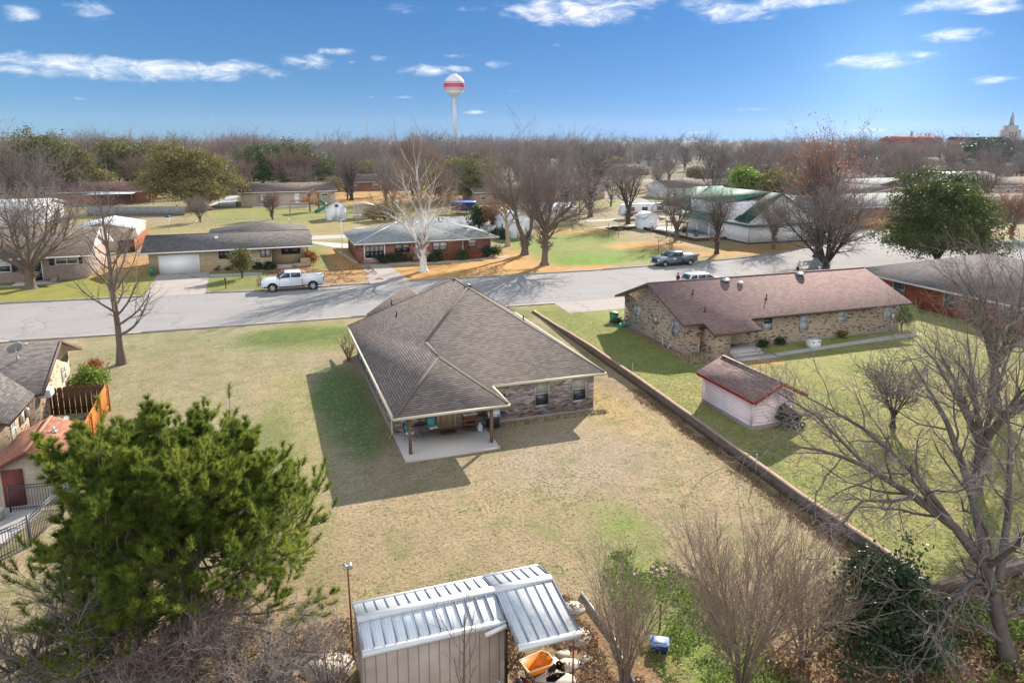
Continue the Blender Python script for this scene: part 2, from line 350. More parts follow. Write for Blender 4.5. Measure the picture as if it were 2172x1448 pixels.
M['blue_plastic'] = plain('faded_blue_plastic', (.16,.25,.45), .5, .15)
M['darkblue'] = plain('dark_blue_cloth', (.02,.035,.12), .6, .2)
M['asphalt'] = None
# ---------------------------------------------------------------- ground
def wallu(v):            # line of the low retaining wall
    return np.interp(v, [16.7, 23.6, 37.2, 62.3], [21.8, 21.96, 22.84, 24.0])
def sstep(x, a, b):
    t = np.clip((x-a)/(b-a), 0, 1); return t*t*(3-2*t)
def gz(u, v):
    u = np.asarray(u, float); v = np.asarray(v, float)
    right = sstep(u - wallu(v), -.05, .1) * sstep(v, 16.6, 16.8) * (1 - sstep(v, 50, 62))
    return .4 * right * (1 - sstep(u, 70, 85))
def near_noise(u, v, s, seed):
    rs = np.random.RandomState(seed); out = 0
    for k in range(5):
        a = rs.rand()*6.28; f = s*(1.9**k); a2 = rs.rand()*6.28; p = rs.rand(2)*20
        x = u*math.cos(a)+v*math.sin(a); y = -u*math.sin(a)+v*math.cos(a)
        out = out + np.sin(x*f+p[0]+1.7*np.sin(y*f*.7+a2))*np.sin(y*f*1.1+p[1]+1.3*np.sin(x*f*.6))/(1.5**k)
    return out/2.2
def axisgrid(lo, hi, step, far, extra=()):
    a = np.arange(lo, hi+.001, step); b = []; x = hi; s = step
    while x < far: s *= 1.18; x += s; b.append(x)
    c = []; x = lo; s = step
    while x > -far: s *= 1.18; x -= s; c.append(x)
    return np.unique(np.round(np.concatenate([c[::-1], a, b, list(extra)]), 3))
def build_ground():
    us = axisgrid(-40, 80, .5, 9000, (22.0-.06, 22.0+.1)); vs = axisgrid(8, 112, .5, 9000, (16.6, 16.8))
    S, Vv = np.meshgrid(us, vs)
    near = (np.abs(S-20) < 70)
    shift = np.where(near, (wallu(Vv)-22.0)*np.clip(1-np.abs(S-22)/50, 0, 1), 0)
    Uu = S + shift
    Z = gz(Uu, Vv) + np.clip((Vv-1500)/6000, 0, 1)*20
    V = np.stack([Uu, Vv, Z], -1).reshape(-1, 3)
    nu, nv = len(us), len(vs); i = np.arange(nu*nv).reshape(nv, nu)
    q = np.stack([i[:-1, :-1], i[:-1, 1:], i[1:, 1:], i[1:, :-1]], -1).reshape(-1, 4)
    me = make_mesh('ground', V, q)
    # grass colour: dormant, green and leaf-strewn patches, and a band of house shadow
    u, v = V[:, 0], V[:, 1]; n = len(u)
    A_ = np.array
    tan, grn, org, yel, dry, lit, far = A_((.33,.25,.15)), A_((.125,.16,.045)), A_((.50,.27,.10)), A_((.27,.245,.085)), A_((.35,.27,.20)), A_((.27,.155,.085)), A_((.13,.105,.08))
    C = np.tile(far, (n, 1)); n1 = near_noise(u, v, .35, 1); n2 = near_noise(u, v, .11, 2); n3 = near_noise(u, v, .9, 3)
    def put(col, w):
        nonlocal C
        w = np.clip(w, 0, 1)[:, None]; C = C*(1-w) + np.array(col)*w
    def box(u0, u1, v0, v1, s=1.0): return sstep(u, u0-s, u0+s)*(1-sstep(u, u1-s, u1+s))*sstep(v, v0-s, v0+s)*(1-sstep(v, v1-s, v1+s))
    def blob(cu, cv, ru, rv): return np.clip(1.35-((u-cu)/ru)**2-((v-cv)/rv)**2 + .45*n1, 0, 1)
    put(tan, box(-60, 90, -50, 66)); put(A_((.40,.33,.22)), box(-22, 4, 30, 66)*np.clip(np.sin(u*2.1+.3*v*.12), 0, 1)*.45); put(A_((.17,.19,.07)), box(-60, 26, -50, 66)*sstep(near_noise(u, v, .22, 12), .15, .8)*.5); put(A_((.24,.17,.11)), box(4, 26, 15, 40)*sstep(near_noise(u, v, .5, 14), .2, .9)*.5); put(dry, box(-60, 90, -50, 66)*sstep(n2, .1, .8)*.55)
    put(A_((.25,.235,.135)), box(-14, 4, 40, 66)*.6); put(dry, blob(3, 45, 3, 14)*.5); put(yel, blob(1.2, 40, 1.6, 14)*.6)
    put(A_((.40,.27,.15)), blob(-.5, 47, 1.0, 9)*.4*sstep(n3, -.8, .6)); put(A_((.20,.22,.07)), blob(3.5, 60, 4.5, 5)*.9); put(A_((.11,.155,.04)), blob(2.0, 60.5, 5.0, 3.2)*.95); put(A_((.13,.17,.05)), blob(-.2, 38, 1.1, 6)*.7)
    put(A_((.09,.15,.05)), blob(4.2, 43, 1.9, 9)*.95)  # house shadow put into the grass colour as a darker green band
    put(A_((.36,.27,.13)), blob(19.5, 38, 2.5, 9)*.6); put(dry, blob(15, 31, 5, 3.5)*.6); put(A_((.42,.28,.12)), blob(19.4, 40, 1.2, 7)*.5)
    put(grn, box(22.0, 23.6, 45, 64, .6)*.6*sstep(n1, -.4, .4)); put(grn, blob(20.6, 62, 4, 3)*.7); put(A_((.30,.20,.13)), blob(21.4, 44, 1.0, 8)*.6)
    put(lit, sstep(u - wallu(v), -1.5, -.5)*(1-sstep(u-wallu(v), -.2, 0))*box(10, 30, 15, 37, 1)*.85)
    put(grn, sstep(n3, .35, .9)*box(-4, 20, 16, 34, 2)*.35)
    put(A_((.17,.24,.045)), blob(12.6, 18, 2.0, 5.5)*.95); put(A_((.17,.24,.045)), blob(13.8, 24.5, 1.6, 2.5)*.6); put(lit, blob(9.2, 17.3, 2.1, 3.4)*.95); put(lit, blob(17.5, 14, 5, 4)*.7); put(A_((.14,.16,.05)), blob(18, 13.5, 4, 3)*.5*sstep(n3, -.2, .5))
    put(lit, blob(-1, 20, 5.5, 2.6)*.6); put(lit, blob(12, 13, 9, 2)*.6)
    # right hand lots
    rl = sstep(u-wallu(v), .1, .4)*box(20, 90, 16.7, 66, .4)
    put(yel, rl); put(A_((.21,.23,.06)), rl*sstep(n1, -.3, .6)*.7); put(A_((.33,.24,.10)), rl*sstep(n2, .25, .9)*.55)
    put(A_((.17,.21,.05)), box(24.2, 30, 40, 64, .6)*.6); put(A_((.25,.15,.10)), box(28.2, 29.6, 43.5, 56, .3)*.8); put(A_((.50,.28,.11)), blob(33.5, 40.5, 1.6, .9)*.9); put(A_((.30,.22,.17)), blob(29.5, 43, .9, 1.6)*.8)
    # across the street
    across = box(-200, 200, 81, 260, .5)
    put(tan*.9, across); put(yel, across*sstep(n2, -.2, .7)*.8)
    put(A_((.25,.23,.06)), box(-60, -12, 82, 97)); put(A_((.16,.20,.045)), box(-60, -12, 82, 97)*sstep(n1, .0, .7)*.8); put(org, box(-19.5, -14, 95, 112)*.7)
    put(A_((.16,.19,.05)), box(-6.5, 3, 82, 95)*.8); put(A_((.38,.22,.11)), box(1, 11, 82, 96)*.9); put(A_((.19,.21,.055)), box(5.5, 8, 92, 120)*.8); put(org*.9, box(8.5, 14, 86, 110)*.8)
    put(org, box(15.5, 34, 82, 97)); put(org, blob(37, 92, 5, 11)); put(org*.95, box(34, 43, 81, 86.5)*.9)
    fld = sstep(u, 34, 38)*(1-sstep(u, 54, 60))*sstep(v, 83, 86)*(1-sstep(v, 116, 122))
    put(A_((.20,.24,.06)), fld); put(A_((.14,.25,.03)), blob(42, 88, 6, 4)*.8); put(yel, blob(50, 100, 8, 6)*.5)
    put(org*.95, blob(57, 98, 7, 5)*.9); put(org*.85, box(58, 90, 84, 93, 2)*.85); put(A_((.23,.22,.07)), blob(63, 91, 4, 2)*.6); put(org*.9, blob(50, 118, 16, 4)*.8)
    put(A_((.30,.25,.11)), box(-30, 40, 118, 150, 2)*.6); put(A_((.34,.28,.2)), box(-30, 22, 120, 129, 1.5)*.6); put(A_((.22,.22,.07)), box(-10, 25, 150, 190)*.8); put(org, box(20, 60, 196, 258, 2)*.8); put(A_((.30,.2,.1)), blob(2,134,20,3)*.5)
    put(A_((.22,.23,.07)), blob(80, 170, 15, 10)*.8)
    vc = near_noise(u, v, .02, 7); put(A_((.15,.14,.07)), sstep(vc, 0, .6)*sstep(v, 260, 300)*.7)
    C = C*(1 + .10*n3[:, None] + .06*n1[:, None])
    ca = me.color_attributes.new('grass', 'FLOAT_COLOR', 'POINT')
    ca.data.foreach_set('color', np.concatenate([np.clip(C, .01, 1), np.ones((n, 1))], 1).astype(np.float32).ravel())
    m, nt, b = newmat('lawn'); N = NT(nt); at = N.n('ShaderNodeAttribute', attribute_name='grass'); tcn = N.n('ShaderNodeTexCoord'); o = tcn.outputs['Object']
    f1 = N.noise(o, 6, 6, .7); f2 = N.noise(o, 1.3, 6, .65); f3 = N.noise(o, 22, 4, .7)
    k = N.m('ADD', N.m('MULTIPLY', N.rng(f1, .3, .7, -1, 1), .5), N.m('MULTIPLY', N.rng(f3, .3, .7, -1, 1), .5))
    k = N.m('ADD', k, N.m('MULTIPLY', N.rng(f2, .3, .7, -1, 1), .20))
    c = N.mix(1.0, at.outputs['Color'], N.ramp(N.m('MULTIPLY_ADD', k, .5, .5), [(0, (.22,.21,.19)), (.42, (.80,.80,.79)), (.6, (1.0,1.0,1.0)), (1, (1.6,1.55,1.45))]), 'MULTIPLY')
    gr = N.noise(o, .55, 8, .72); c = N.mix(N.m('MULTIPLY', N.rng(gr, .52, .62), .42), c, (.11, .155, .035))
    g2 = N.noise(o, 3.1, 6, .75); c = N.mix(N.m('MULTIPLY', N.rng(g2, .58, .66), .5), c, (.13, .17, .05))
    b2 = N.noise(o, .9, 8, .7); c = N.mix(N.m('MULTIPLY', N.rng(b2, .56, .68), .35), c, (.40, .27, .17))
    N.l(c, b.inputs['Base Color']); b.inputs['Roughness'].default_value = .95; b.inputs['Specular IOR Level'].default_value = .1
    N.bump(N.m('ADD', N.m('MULTIPLY', f3, .6), f1), b, .6, .06)
    me.materials.append(m)
    o_ = link(bpy.data.objects.new('ground', me)); tag(o_, kind='structure')
build_ground()
def asphalt(name, c, crack=.35):
    m, nt, b = newmat(name); N = NT(nt); tcn = N.n('ShaderNodeTexCoord'); o = tcn.outputs['Object']
    a = N.noise(o, .35, 5); f = N.noise(o, 30, 3); mp = N.n('ShaderNodeMapping'); mp.inputs['Scale'].default_value = (.05, 1.0, 1); N.l(o, mp.inputs[0])
    st = N.noise(mp.outputs[0], 1.1, 3)
    k = N.m('ADD', N.m('ADD', N.m('MULTIPLY', N.rng(a, .3, .7, -1, 1), .12), N.m('MULTIPLY', N.rng(f, .3, .7, -1, 1), .10)), N.m('MULTIPLY', N.rng(st, .3, .7, -1, 1), .10))
    col = N.mix(1.0, c, N.ramp(N.m('MULTIPLY_ADD', k, .5, .5), [(0, .55), (1, 1.3)]), 'MULTIPLY')
    vo = N.n('ShaderNodeTexVoronoi', feature='DISTANCE_TO_EDGE'); vo.inputs['Scale'].default_value = .16; dn = N.n('ShaderNodeTexNoise'); dn.inputs['Scale'].default_value = .8; dn.inputs['Detail'].default_value = 6; N.l(o, dn.inputs['Vector'])
    ad = N.n('ShaderNodeVectorMath', operation='MULTIPLY_ADD'); N.l(dn.outputs['Color'], ad.inputs[0]); ad.inputs[1].default_value = (3, 3, 0); N.l(o, ad.inputs[2]); N.l(ad.outputs[0], vo.inputs['Vector'])
    col = N.mix(N.m('MULTIPLY', N.m('LESS_THAN', vo.outputs['Distance'], .010), crack), col, (.10, .095, .09))
    N.l(col, b.inputs['Base Color']); b.inputs['Roughness'].default_value = .95; b.inputs['Specular IOR Level'].default_value = .1; N.bump(f, b, .2, .01)
    return m
M['asphalt'] = asphalt('old_pale_asphalt', (.30, .28, .27)); M['drive'] = asphalt('driveway_concrete', (.38, .33, .30), .5)
M['gravel'] = plain('gravel', (.42, .38, .34), .95, .25, 3, bump=.5)
def sheet(name, pts, mat, z=.006, kind='structure', label=None, cat=None, sub=0):
    """flat sheet a few millimetres over the ground (follows it)"""
    mb = MB()
    vs = [(p[0], p[1], float(gz(p[0], p[1])) + z) for p in pts]
    mb.add(vs, [tuple(range(len(vs)))]); o = mb.build(name, [mat]); tag(o, label, cat, kind=kind); return o
def G(l, z=0.0): return [g(*p, z) for p in l]
near_edge = G([(0,725),(300,705),(745,672)]) + [(27.5,65.0),(50,65.2),(70,66.5),(84,67)]
far_edge = G([(0,645),(300,630),(445,622),(560,617.5),(700,608),(860,597),(1070,586),(1280,573),(1400,563),(1500,556),(1600,545),(1680,532),(1720,522)])
fe_end = far_edge[-1]
road = [(-300,68.5),(-60,67.3)] + near_edge + [(110,68),(400,72),(400,84),(112,84)] + [(104,86),(103,160),(104,255),(95,255),(95,160),(94.5,96)] + far_edge[::-1] + [(-60,84),(-300,86)]
def strip_between(name, a, b, mat, z):
    mb = MB(); n = min(len(a), len(b)); vs = []; fs = []
    for i in range(n): vs += [(*a[i], float(gz(*a[i]))+z), (*b[i], float(gz(*b[i]))+z)]
    for i in range(n-1): fs.append((2*i, 2*i+2, 2*i+3, 2*i+1))
    mb.add(vs, fs); o = mb.build(name, [mat]); tag(o, kind='structure'); return o
# the road as one triangulated sheet
import mathutils.geometry as mgeo
def polysheet(name, pts, mat, z=.006):
    tri = mgeo.tessellate_polygon([[Vector((p[0], p[1], 0)) for p in pts]])
    mb = MB(); mb.add([(p[0], p[1], z) for p in pts], [tuple(t) if True else t for t in tri])
    me_fix = mb.F
    out = []
    for a, b, c in me_fix:
        A, B, C = [Vector(mb.V[i]) for i in (a, b, c)]
        out.append((a, b, c) if (B-A).cross(C-A).z > 0 else (a, c, b))
    mb.F = out; o = mb.build(name, [mat]); tag(o, kind='structure'); return o
polysheet('road', road, M['asphalt'], .008)
polysheet('back_road', [(-400,262),(400,262),(400,271),(-400,271)], M['asphalt'], .010)
polysheet('far_road', [(-600,420),(600,420),(600,430),(-600,430)], M['asphalt'], .010)
# kerbs: a raised concrete lip with a gutter along both sides of the street
def kerb(name, pts, side, h=.13, w=.28):
    mb = MB(); n = len(pts)
    for i in range(n-1):
        a, b = Vector((*pts[i], 0)), Vector((*pts[i+1], 0)); d = (b-a).normalized(); p = Vector((-d.y, d.x, 0))*side*w
        mb.rings([[(a.x,a.y,-.02),(a.x,a.y,h),(a.x+p.x,a.y+p.y,h),(a.x+p.x,a.y+p.y,-.02)],[(b.x,b.y,-.02),(b.x,b.y,h),(b.x+p.x,b.y+p.y,h),(b.x+p.x,b.y+p.y,-.02)]], True)
    o = mb.build(name, [M['kerb']]); tag(o, kind='structure')
M['kerb'] = plain('kerb_concrete', (.30, .26, .235), .9, .25)
def dens(p, a, b): return [q for q in p if a <= q[0] <= b]
ins = lambda L, u: (u, float(np.interp(u, [q[0] for q in L], [q[1] for q in L])))
def seg(L, a, b): return [ins(L, a)] + [q for q in L if a < q[0] < b] + [ins(L, b)]
kerb('kerb', [(-60,84)] + seg(far_edge, -25, -12.2), 1); kerb('kerb', seg(far_edge, -6.2, 11.2), 1); kerb('kerb', seg(far_edge, 15.9, fe_end[0]), 1)
kerb('kerb', [(-60,67.3)] + seg(near_edge, -20, 27.2), -1, .08, .35); kerb('kerb', seg(near_edge, 35.2, 84), -1, .1, .3)
# drives and walks
polysheet('driveway', [ins(far_edge,-12.2)] + G([(335,581),(445,576)]) + [ins(far_edge,-6.2)], M['drive'], .014)
polysheet('driveway', [ins(far_edge,11.2)] + G([(768,562)]) + G([(822,560)]) + [ins(far_edge,15.9)], M['drive'], .014)
polysheet('driveway', [(27.2,65.05)] + G([(1245,687),(1310,688)]) + [(29.6,57.5),(36.5,57.5),(35.2,65.05)], M['drive'], .016)
polysheet('path', G([(445,588),(556,583),(556,577.5),(445,582)]), M['concrete'], .014)
polysheet('path', G([(822,562),(884,561),(992,555),(1078,545),(1078,542),(988,551),(884,556),(822,556)]), M['concrete'], .018)
polysheet('path', G([(715,533),(722,533),(762,558),(752,558)]), M['concrete'], .014)
polysheet('alley', [(-60,122),(20,122.5),(24,121),(60,131),(95,133),(95,136),(60,135),(22,127),(-60,127)], M['gravel'], .012)
polysheet('path', [(6,121),(14,114),(12.2,110),(10,112)], M['concrete_pale'], .016)
polysheet('driveway', G([(1230,486),(1310,478),(1500,470),(1440,440),(1425,405),(1445,405),(1500,450),(1560,468)]), M['gravel'], .016)
polysheet('driveway', G([(1715,500),(1775,498),(1745,455),(1700,460)]), M['concrete_pale'], .016)
polysheet('driveway', G([(440,437),(500,437),(505,415),(485,415)]), M['concrete_pale'], .016)
polysheet('path', [(p[0], p[1]) for p in [(35.5,42.2),(49.3,43.3),(51.0,42.75),(49.2,42.3),(42,42.0),(35.5,41.5)]], M['concrete'], .42)
# foreground stones
rs_ = random.Random(4)
def flat_stone(cx_, cy_, r, lab):
    pts = [(cx_+r*(.75+.35*rs_.random())*math.cos(k*.785), cy_+r*.8*(.75+.35*rs_.random())*math.sin(k*.785)) for k in range(8)]
    mb = MB(); mb.rings([[(x, y, 0) for x, y in pts], [(x, y, .05) for x, y in pts]], True)
    tag(mb.build('stepping_stone', [M['stone']]), lab, 'paving stone', 'flat stones around the metal shed')
for px, py, r, lab in [(700,1415,.9,'large pale slab by the rear corner of the metal shed'), (1205,1412,.42,'oval stepping stone on leaf litter right of the carport post'), (1190,1447,.5,'stepping stone at the bottom edge below the carport post'),
    (1160,1420,.75,'broad stone slab between wheelbarrow and carport post'), (1242,1398,.22,'small stone amid brown leaves'), (1225,1352,.6,'pale slab just beyond the carport roof corner'), (1196,1388,.28,'small stone right of the orange wheelbarrow'), (1215,1290,.5,'pale slab behind the carport roof edge')]:
    flat_stone(*g(px, py), r, lab)
# ---------------------------------------------------------------- trees
def unit(a): return a/np.maximum(np.linalg.norm(a, axis=-1, keepdims=True), 1e-9)
def frames(D):
    ref = np.where(np.abs(D[..., 2:3]) < .9, np.array([0., 0, 1]), np.array([1., 0, 0]))
    T = unit(np.cross(D, ref)); return T, np.cross(T, D)
def resample(P, R_, n):
    P = np.array(P, float); L = np.concatenate([[0], np.cumsum(np.linalg.norm(np.diff(P, axis=0), axis=1))]); t = np.linspace(0, L[-1], n)
    return np.stack([np.interp(t, L, P[:, k]) for k in range(3)], 1), np.interp(t, L, np.array(R_, float))
def grow(rng, base, levels):
    """base: [(points, radii)...]; levels: dicts n,t0,t1,ang,dang,len,lenf,segs,jit,up,rr. Returns list of (P, R)"""
    bs = [resample(P, R_, 10) for P, R_ in base]
    P = np.stack([b[0] for b in bs]); Rr = np.stack([b[1] for b in bs]); out = [(P, Rr)]
    for L in levels:
        B, n, _ = P.shape; c = L['n']; segs = L['segs']
        plen = np.linalg.norm(np.diff(P, axis=1), axis=2).sum(1)
        t = (np.linspace(0, 1, c, endpoint=False)[None] + rng.rand(B, c)/c)*(L['t1']-L['t0']) + L['t0']
        if L.get('tip'): t[:, -1] = .985
        x = t*(n-1); i = np.clip(x.astype(int), 0, n-2); f = (x-i)[..., None]; bi = np.arange(B)[:, None]
        p = P[bi, i]*(1-f) + P[bi, i+1]*f; r0 = Rr[bi, i]*(1-f[..., 0]) + Rr[bi, i+1]*f[..., 0]
        d = unit(P[bi, i+1]-P[bi, i]); T, Q = frames(d)
        az_ = np.arange(c)[None]*2.399 + rng.rand(B, 1)*6.28 + rng.randn(B, c)*.5
        an = np.radians(L['ang'] + L.get('dang', 8)*rng.randn(B, c)); 
        if 'angt' in L: an = an + np.radians(L['angt'])*(t-.5)
        if L.get('tip'): an[:, -1] *= .25
        nd = d*np.cos(an)[..., None] + (T*np.cos(az_)[..., None]+Q*np.sin(az_)[..., None])*np.sin(an)[..., None]
        ln = plen[:, None]*L['len']*(1 + .22*rng.randn(B, c)); ln = np.clip(ln, plen[:, None]*L['len']*.4, plen[:, None]*L['len']*1.7)
        if 'lenf' in L: ln = ln*L['lenf'](t)
        if 'absl' in L: ln = L['absl']*(.6+.8*rng.rand(B, c))
        K = B*c; p = p.reshape(K, 3); nd = nd.reshape(K, 3); ln = ln.reshape(K); r0 = np.minimum(r0.reshape(K)*L.get('rr', .6), 9)
        r0 = np.maximum(r0, L.get('rmin', .004))
        keep = rng.rand(K) < L.get('keep', 1.0)
        if 'cull' in L: keep &= L['cull'](p)
        p, nd, ln, r0 = p[keep], nd[keep], ln[keep], r0[keep]; K = len(p)
        NP = np.zeros((K, segs+1, 3)); NP[:, 0] = p; dd = nd
        for s in range(segs):
            NP[:, s+1] = NP[:, s] + dd*(ln/segs)[:, None]
            dd = unit(dd + rng.randn(K, 3)*L.get('jit', .15) + np.array([0, 0, 1.])*L.get('up', .08) + np.array(L.get('wind', (0, 0, 0)), float))
        NR = r0[:, None]*np.linspace(1, L.get('taper', .35), segs+1)[None]
        P, Rr = NP, NR; out.append((P, Rr))
    return out
def tubes(P, Rr, sides):
    B, n, _ = P.shape; D = np.zeros_like(P); D[:, :-1] = P[:, 1:]-P[:, :-1]; D[:, -1] = D[:, -2]; D = unit(D); T, Q = frames(D)
    a = np.arange(sides)*2*np.pi/sides
    V = P[:, :, None] + (T[:, :, None]*np.cos(a)[:, None] + Q[:, :, None]*np.sin(a)[:, None])*Rr[:, :, None, None]
    idx = np.arange(B*n*sides).reshape(B, n, sides); j = np.roll(np.arange(sides), -1)
    Fq = np.stack([idx[:, :-1], idx[:, :-1][..., j], idx[:, 1:][..., j], idx[:, 1:]], -1).reshape(-1, 4)
    return V.reshape(-1, 3), Fq
def merge(parts):
    V = []; Fq = []; b = 0
    for v, f in parts: V.append(v); Fq.append(f+b); b += len(v)
    return np.concatenate(V), np.concatenate(Fq)
def fmesh(name, V, Fq, mat, parent, smooth=False):
    return link(bpy.data.objects.new(name, make_mesh(name, V, Fq, [mat], smooth=smooth)), parent)
def leaves(rng, C, spread, n, size, flat=1.0, aspect=.6):
    K = len(C)*n; c = np.repeat(C, n, 0) + rng.randn(K, 3)*np.repeat(np.broadcast_to(spread, (len(C),)), n)[:, None]*np.array([1, 1, flat])
    d = unit(rng.randn(K, 3)); e = unit(np.cross(d, rng.randn(K, 3))); s = size*(.6+.8*rng.rand(K))[:, None]
    V = np.stack([c-d*s, c+e*s*aspect, c+d*s, c-e*s*aspect], 1).reshape(-1, 3)
    return V, np.arange(K*4).reshape(-1, 4)
def flare(P, r, k=1.5):    # trunk that widens at the foot
    return P, r
M['bark'] = plain('grey_brown_bark', (.15, .115, .09), .9, .3, 5, bump=.5, fine=18)
M['bark_dark'] = plain('dark_bark', (.065, .05, .042), .9, .3, 5, bump=.4, fine=18)
M['bark_white'] = plain('mottled_white_bark', (.62, .60, .56), .8, .25, 3, bump=.2, fine=9)
M['bark_cream'] = plain('cream_bark', (.42, .34, .24), .8, .25, 3)
M['bark_fg'] = plain('lichen_grey_bark', (.12, .10, .088), .9, .35, 3, bump=.5, fine=14)
M['twig'] = plain('grey_brown_twigs', (.215, .175, .155), .9, .2)
M['twig_red'] = plain('reddish_twigs', (.22, .145, .12), .9, .2)
M['twig_tan'] = plain('tan_twigs', (.27, .185, .12), .9, .2)
M['twig_grey'] = plain('pale_grey_twigs', (.235, .195, .175), .9, .2)
M['twig_dark'] = plain('dark_twigs', (.12, .10, .09), .9, .2)
M['twig_myrtle'] = plain('brown_fine_twigs', (.27, .205, .155), .9, .2)
M['leaf_russet'] = leafmat('russet_leaves', (.22,.07,.03), (.34,.12,.05), (.42,.18,.08))
M['leaf_olive'] = leafmat('olive_foliage', (.07,.08,.02), (.13,.135,.035), (.24,.20,.06))
M['leaf_gold'] = leafmat('golden_olive_foliage', (.11,.10,.03), (.20,.17,.05), (.32,.25,.09))
M['leaf_green'] = leafmat('green_foliage', (.03,.055,.015), (.06,.10,.025), (.12,.16,.04))
M['leaf_magnolia'] = leafmat('glossy_green_leaves', (.04,.055,.015), (.085,.11,.03), (.17,.18,.05), rough=.6, spec=.2)
M['leaf_dark'] = leafmat('dark_green_leaves', (.02,.035,.015), (.04,.065,.025), (.07,.10,.04), rough=.45)
M['needle'] = leafmat('pine_needles', (.06,.10,.018), (.15,.20,.03), (.31,.33,.06), scale=1.0, trans=.5, spec=.15)
M['leaf_brown'] = leafmat('dead_brown_leaves', (.15,.085,.05), (.25,.155,.09), (.38,.26,.17))
M['leaf_lime'] = leafmat('bright_green_leaves', (.10,.17,.02), (.18,.26,.04), (.28,.34,.07))
LV = dict
def bare_levels(h, dens=1.0, up=.10, jit=.17, ang=42, rmin=.010):
    return [LV(n=int(9*dens), t0=.28, t1=.97, ang=ang, dang=9, len=.62, lenf=lambda t: 1.15-.55*t, segs=6, jit=jit, up=up, rr=.5, taper=.3, tip=True),
            LV(n=7, t0=.2, t1=1., ang=40, dang=10, len=.5, segs=5, jit=jit*1.1, up=up*.8, rr=.55, taper=.35, tip=True),
            LV(n=6, t0=.15, t1=1., ang=38, dang=12, len=.5, segs=3, jit=jit*1.2, up=up*.7, rr=.6, rmin=rmin, taper=.5, tip=True),
            LV(n=5, t0=.1, t1=1., ang=36, dang=14, len=.55, segs=2, jit=.25, up=up*.5, rr=.6, rmin=rmin*.8, taper=.5, tip=True)]
def tree(name, label, u, v, base, levels, bark='bark', twig='twig', seed=1, ntr=2, group=None, cat='tree', leafs=None, z=None, sides=(8, 6, 5, 3, 3, 3), fit=None, fitr=None):
    """base: limb polylines local to the foot; parts trunk and crown"""
    rng = np.random.RandomState(seed); Ls = grow(rng, base, levels)
    if fit:      # settle the grown crown to the tree's real height (and spread)
        zs = np.percentile(np.concatenate([P[:, -1, 2] for P, _ in Ls[2:]]), 99); k = fit/zs
        rs = np.percentile(np.concatenate([np.hypot(P[:, -1, 0], P[:, -1, 1]) for P, _ in Ls[2:]]), 97); kr = min(k, fitr/rs) if fitr else k
        Ls = [(P*np.array([kr, kr, k]), Rr) for P, Rr in Ls]
    o = thing(name, label, cat, u, v, float(gz(u, v)) if z is None else z, group=group)
    a = merge([tubes(P, Rr, sides[min(i, 5)]) for i, (P, Rr) in enumerate(Ls[:ntr])]); fmesh('trunk', *a, M[bark], o, True)
    b = merge([tubes(P, Rr, sides[min(i+ntr, 5)]) for i, (P, Rr) in enumerate(Ls[ntr:])]); fmesh('crown', *b, M[twig], o)
    if leafs:
        tips = Ls[-1][0][:, -1]; sel = tips[rng.rand(len(tips)) < leafs[0]]
        if len(leafs) > 4: sel = sel[leafs[4](sel)]
        if len(sel): fmesh('leaf', *leaves(rng, sel, leafs[2], leafs[1], leafs[3]), M[leafs[5] if len(leafs) > 5 else 'leaf_russet'], o)
    return o
def straight(h, r, lean=(0, 0), top=.15, foot=1.7, rng=None, wob=.02):
    k = random.Random(int(h*1000+r*7777))
    pts = [(lean[0]*t*h + k.uniform(-wob, wob)*h*t, lean[1]*t*h + k.uniform(-wob, wob)*h*t, t*h-(.1 if t == 0 else 0)) for t in (0, .03, .1, .25, .4, .55, .7, .85, 1)]
    rad = [r*foot, r*1.25, r, r*.93, r*.8, r*.62, r*.45, r*.28, r*top]
    return [(pts, rad)]
def evergreen(name, label, u, v, rx, ry, h, zc, mat, seed, nclump=420, nleaf=34, size=.2, trunk_h=None, bark='bark_dark', group=None, cat='tree', lump=.42, spread=.42, cr=.9):
    """trunk with limbs and a crown of leaf clumps spread through an uneven ellipsoid"""
    rng = np.random.RandomState(seed); o = thing(name, label, cat, u, v, float(gz(u, v)), group=group)
    d = unit(rng.randn(nclump, 3)); d[:, 2] = np.where(d[:, 2] < -.75, -d[:, 2], d[:, 2])
    th = np.arctan2(d[:, 1], d[:, 0]); ph = rng.rand(4)*6
    rad = 1 + lump*np.sin(3*th+ph[0]+2*d[:, 2])*.5 + lump*np.sin(5*th+ph[1]-3*d[:, 2])*.4 + lump*.4*np.sin(7*d[:, 2]+ph[2]+th)
    k = (rng.rand(nclump)**.28)*rad; hz = h-zc
    C = np.stack([d[:, 0]*rx*k, d[:, 1]*ry*k, zc + d[:, 2]*np.where(d[:, 2] > 0, hz, zc*.72)*k], 1)
    base = []
    lim = max(2, int(5*cr))
    for i in range(lim):
        a = i*6.28/lim + rng.rand(); e = (math.cos(a)*rx*.6, math.sin(a)*ry*.6, zc+rng.rand()*hz*.5)
        base.append(([(0, 0, -.1), (e[0]*.05, e[1]*.05, h*.15), (e[0]*.4, e[1]*.4, e[2]*.6), e], [h*.03, h*.022, h*.013, h*.005]))
    Ls = grow(rng, base, [LV(n=7, t0=.35, t1=1, ang=45, len=.4, segs=4, jit=.2, up=.05, rr=.5, tip=True)])
    fmesh('trunk', *merge([tubes(P, Rr, 6) for P, Rr in Ls]), M[bark], o, True)
    fmesh('crown', *leaves(rng, C, spread*(.7+.6*rng.rand(nclump)), nleaf, size, .75), M[mat], o)
    return o
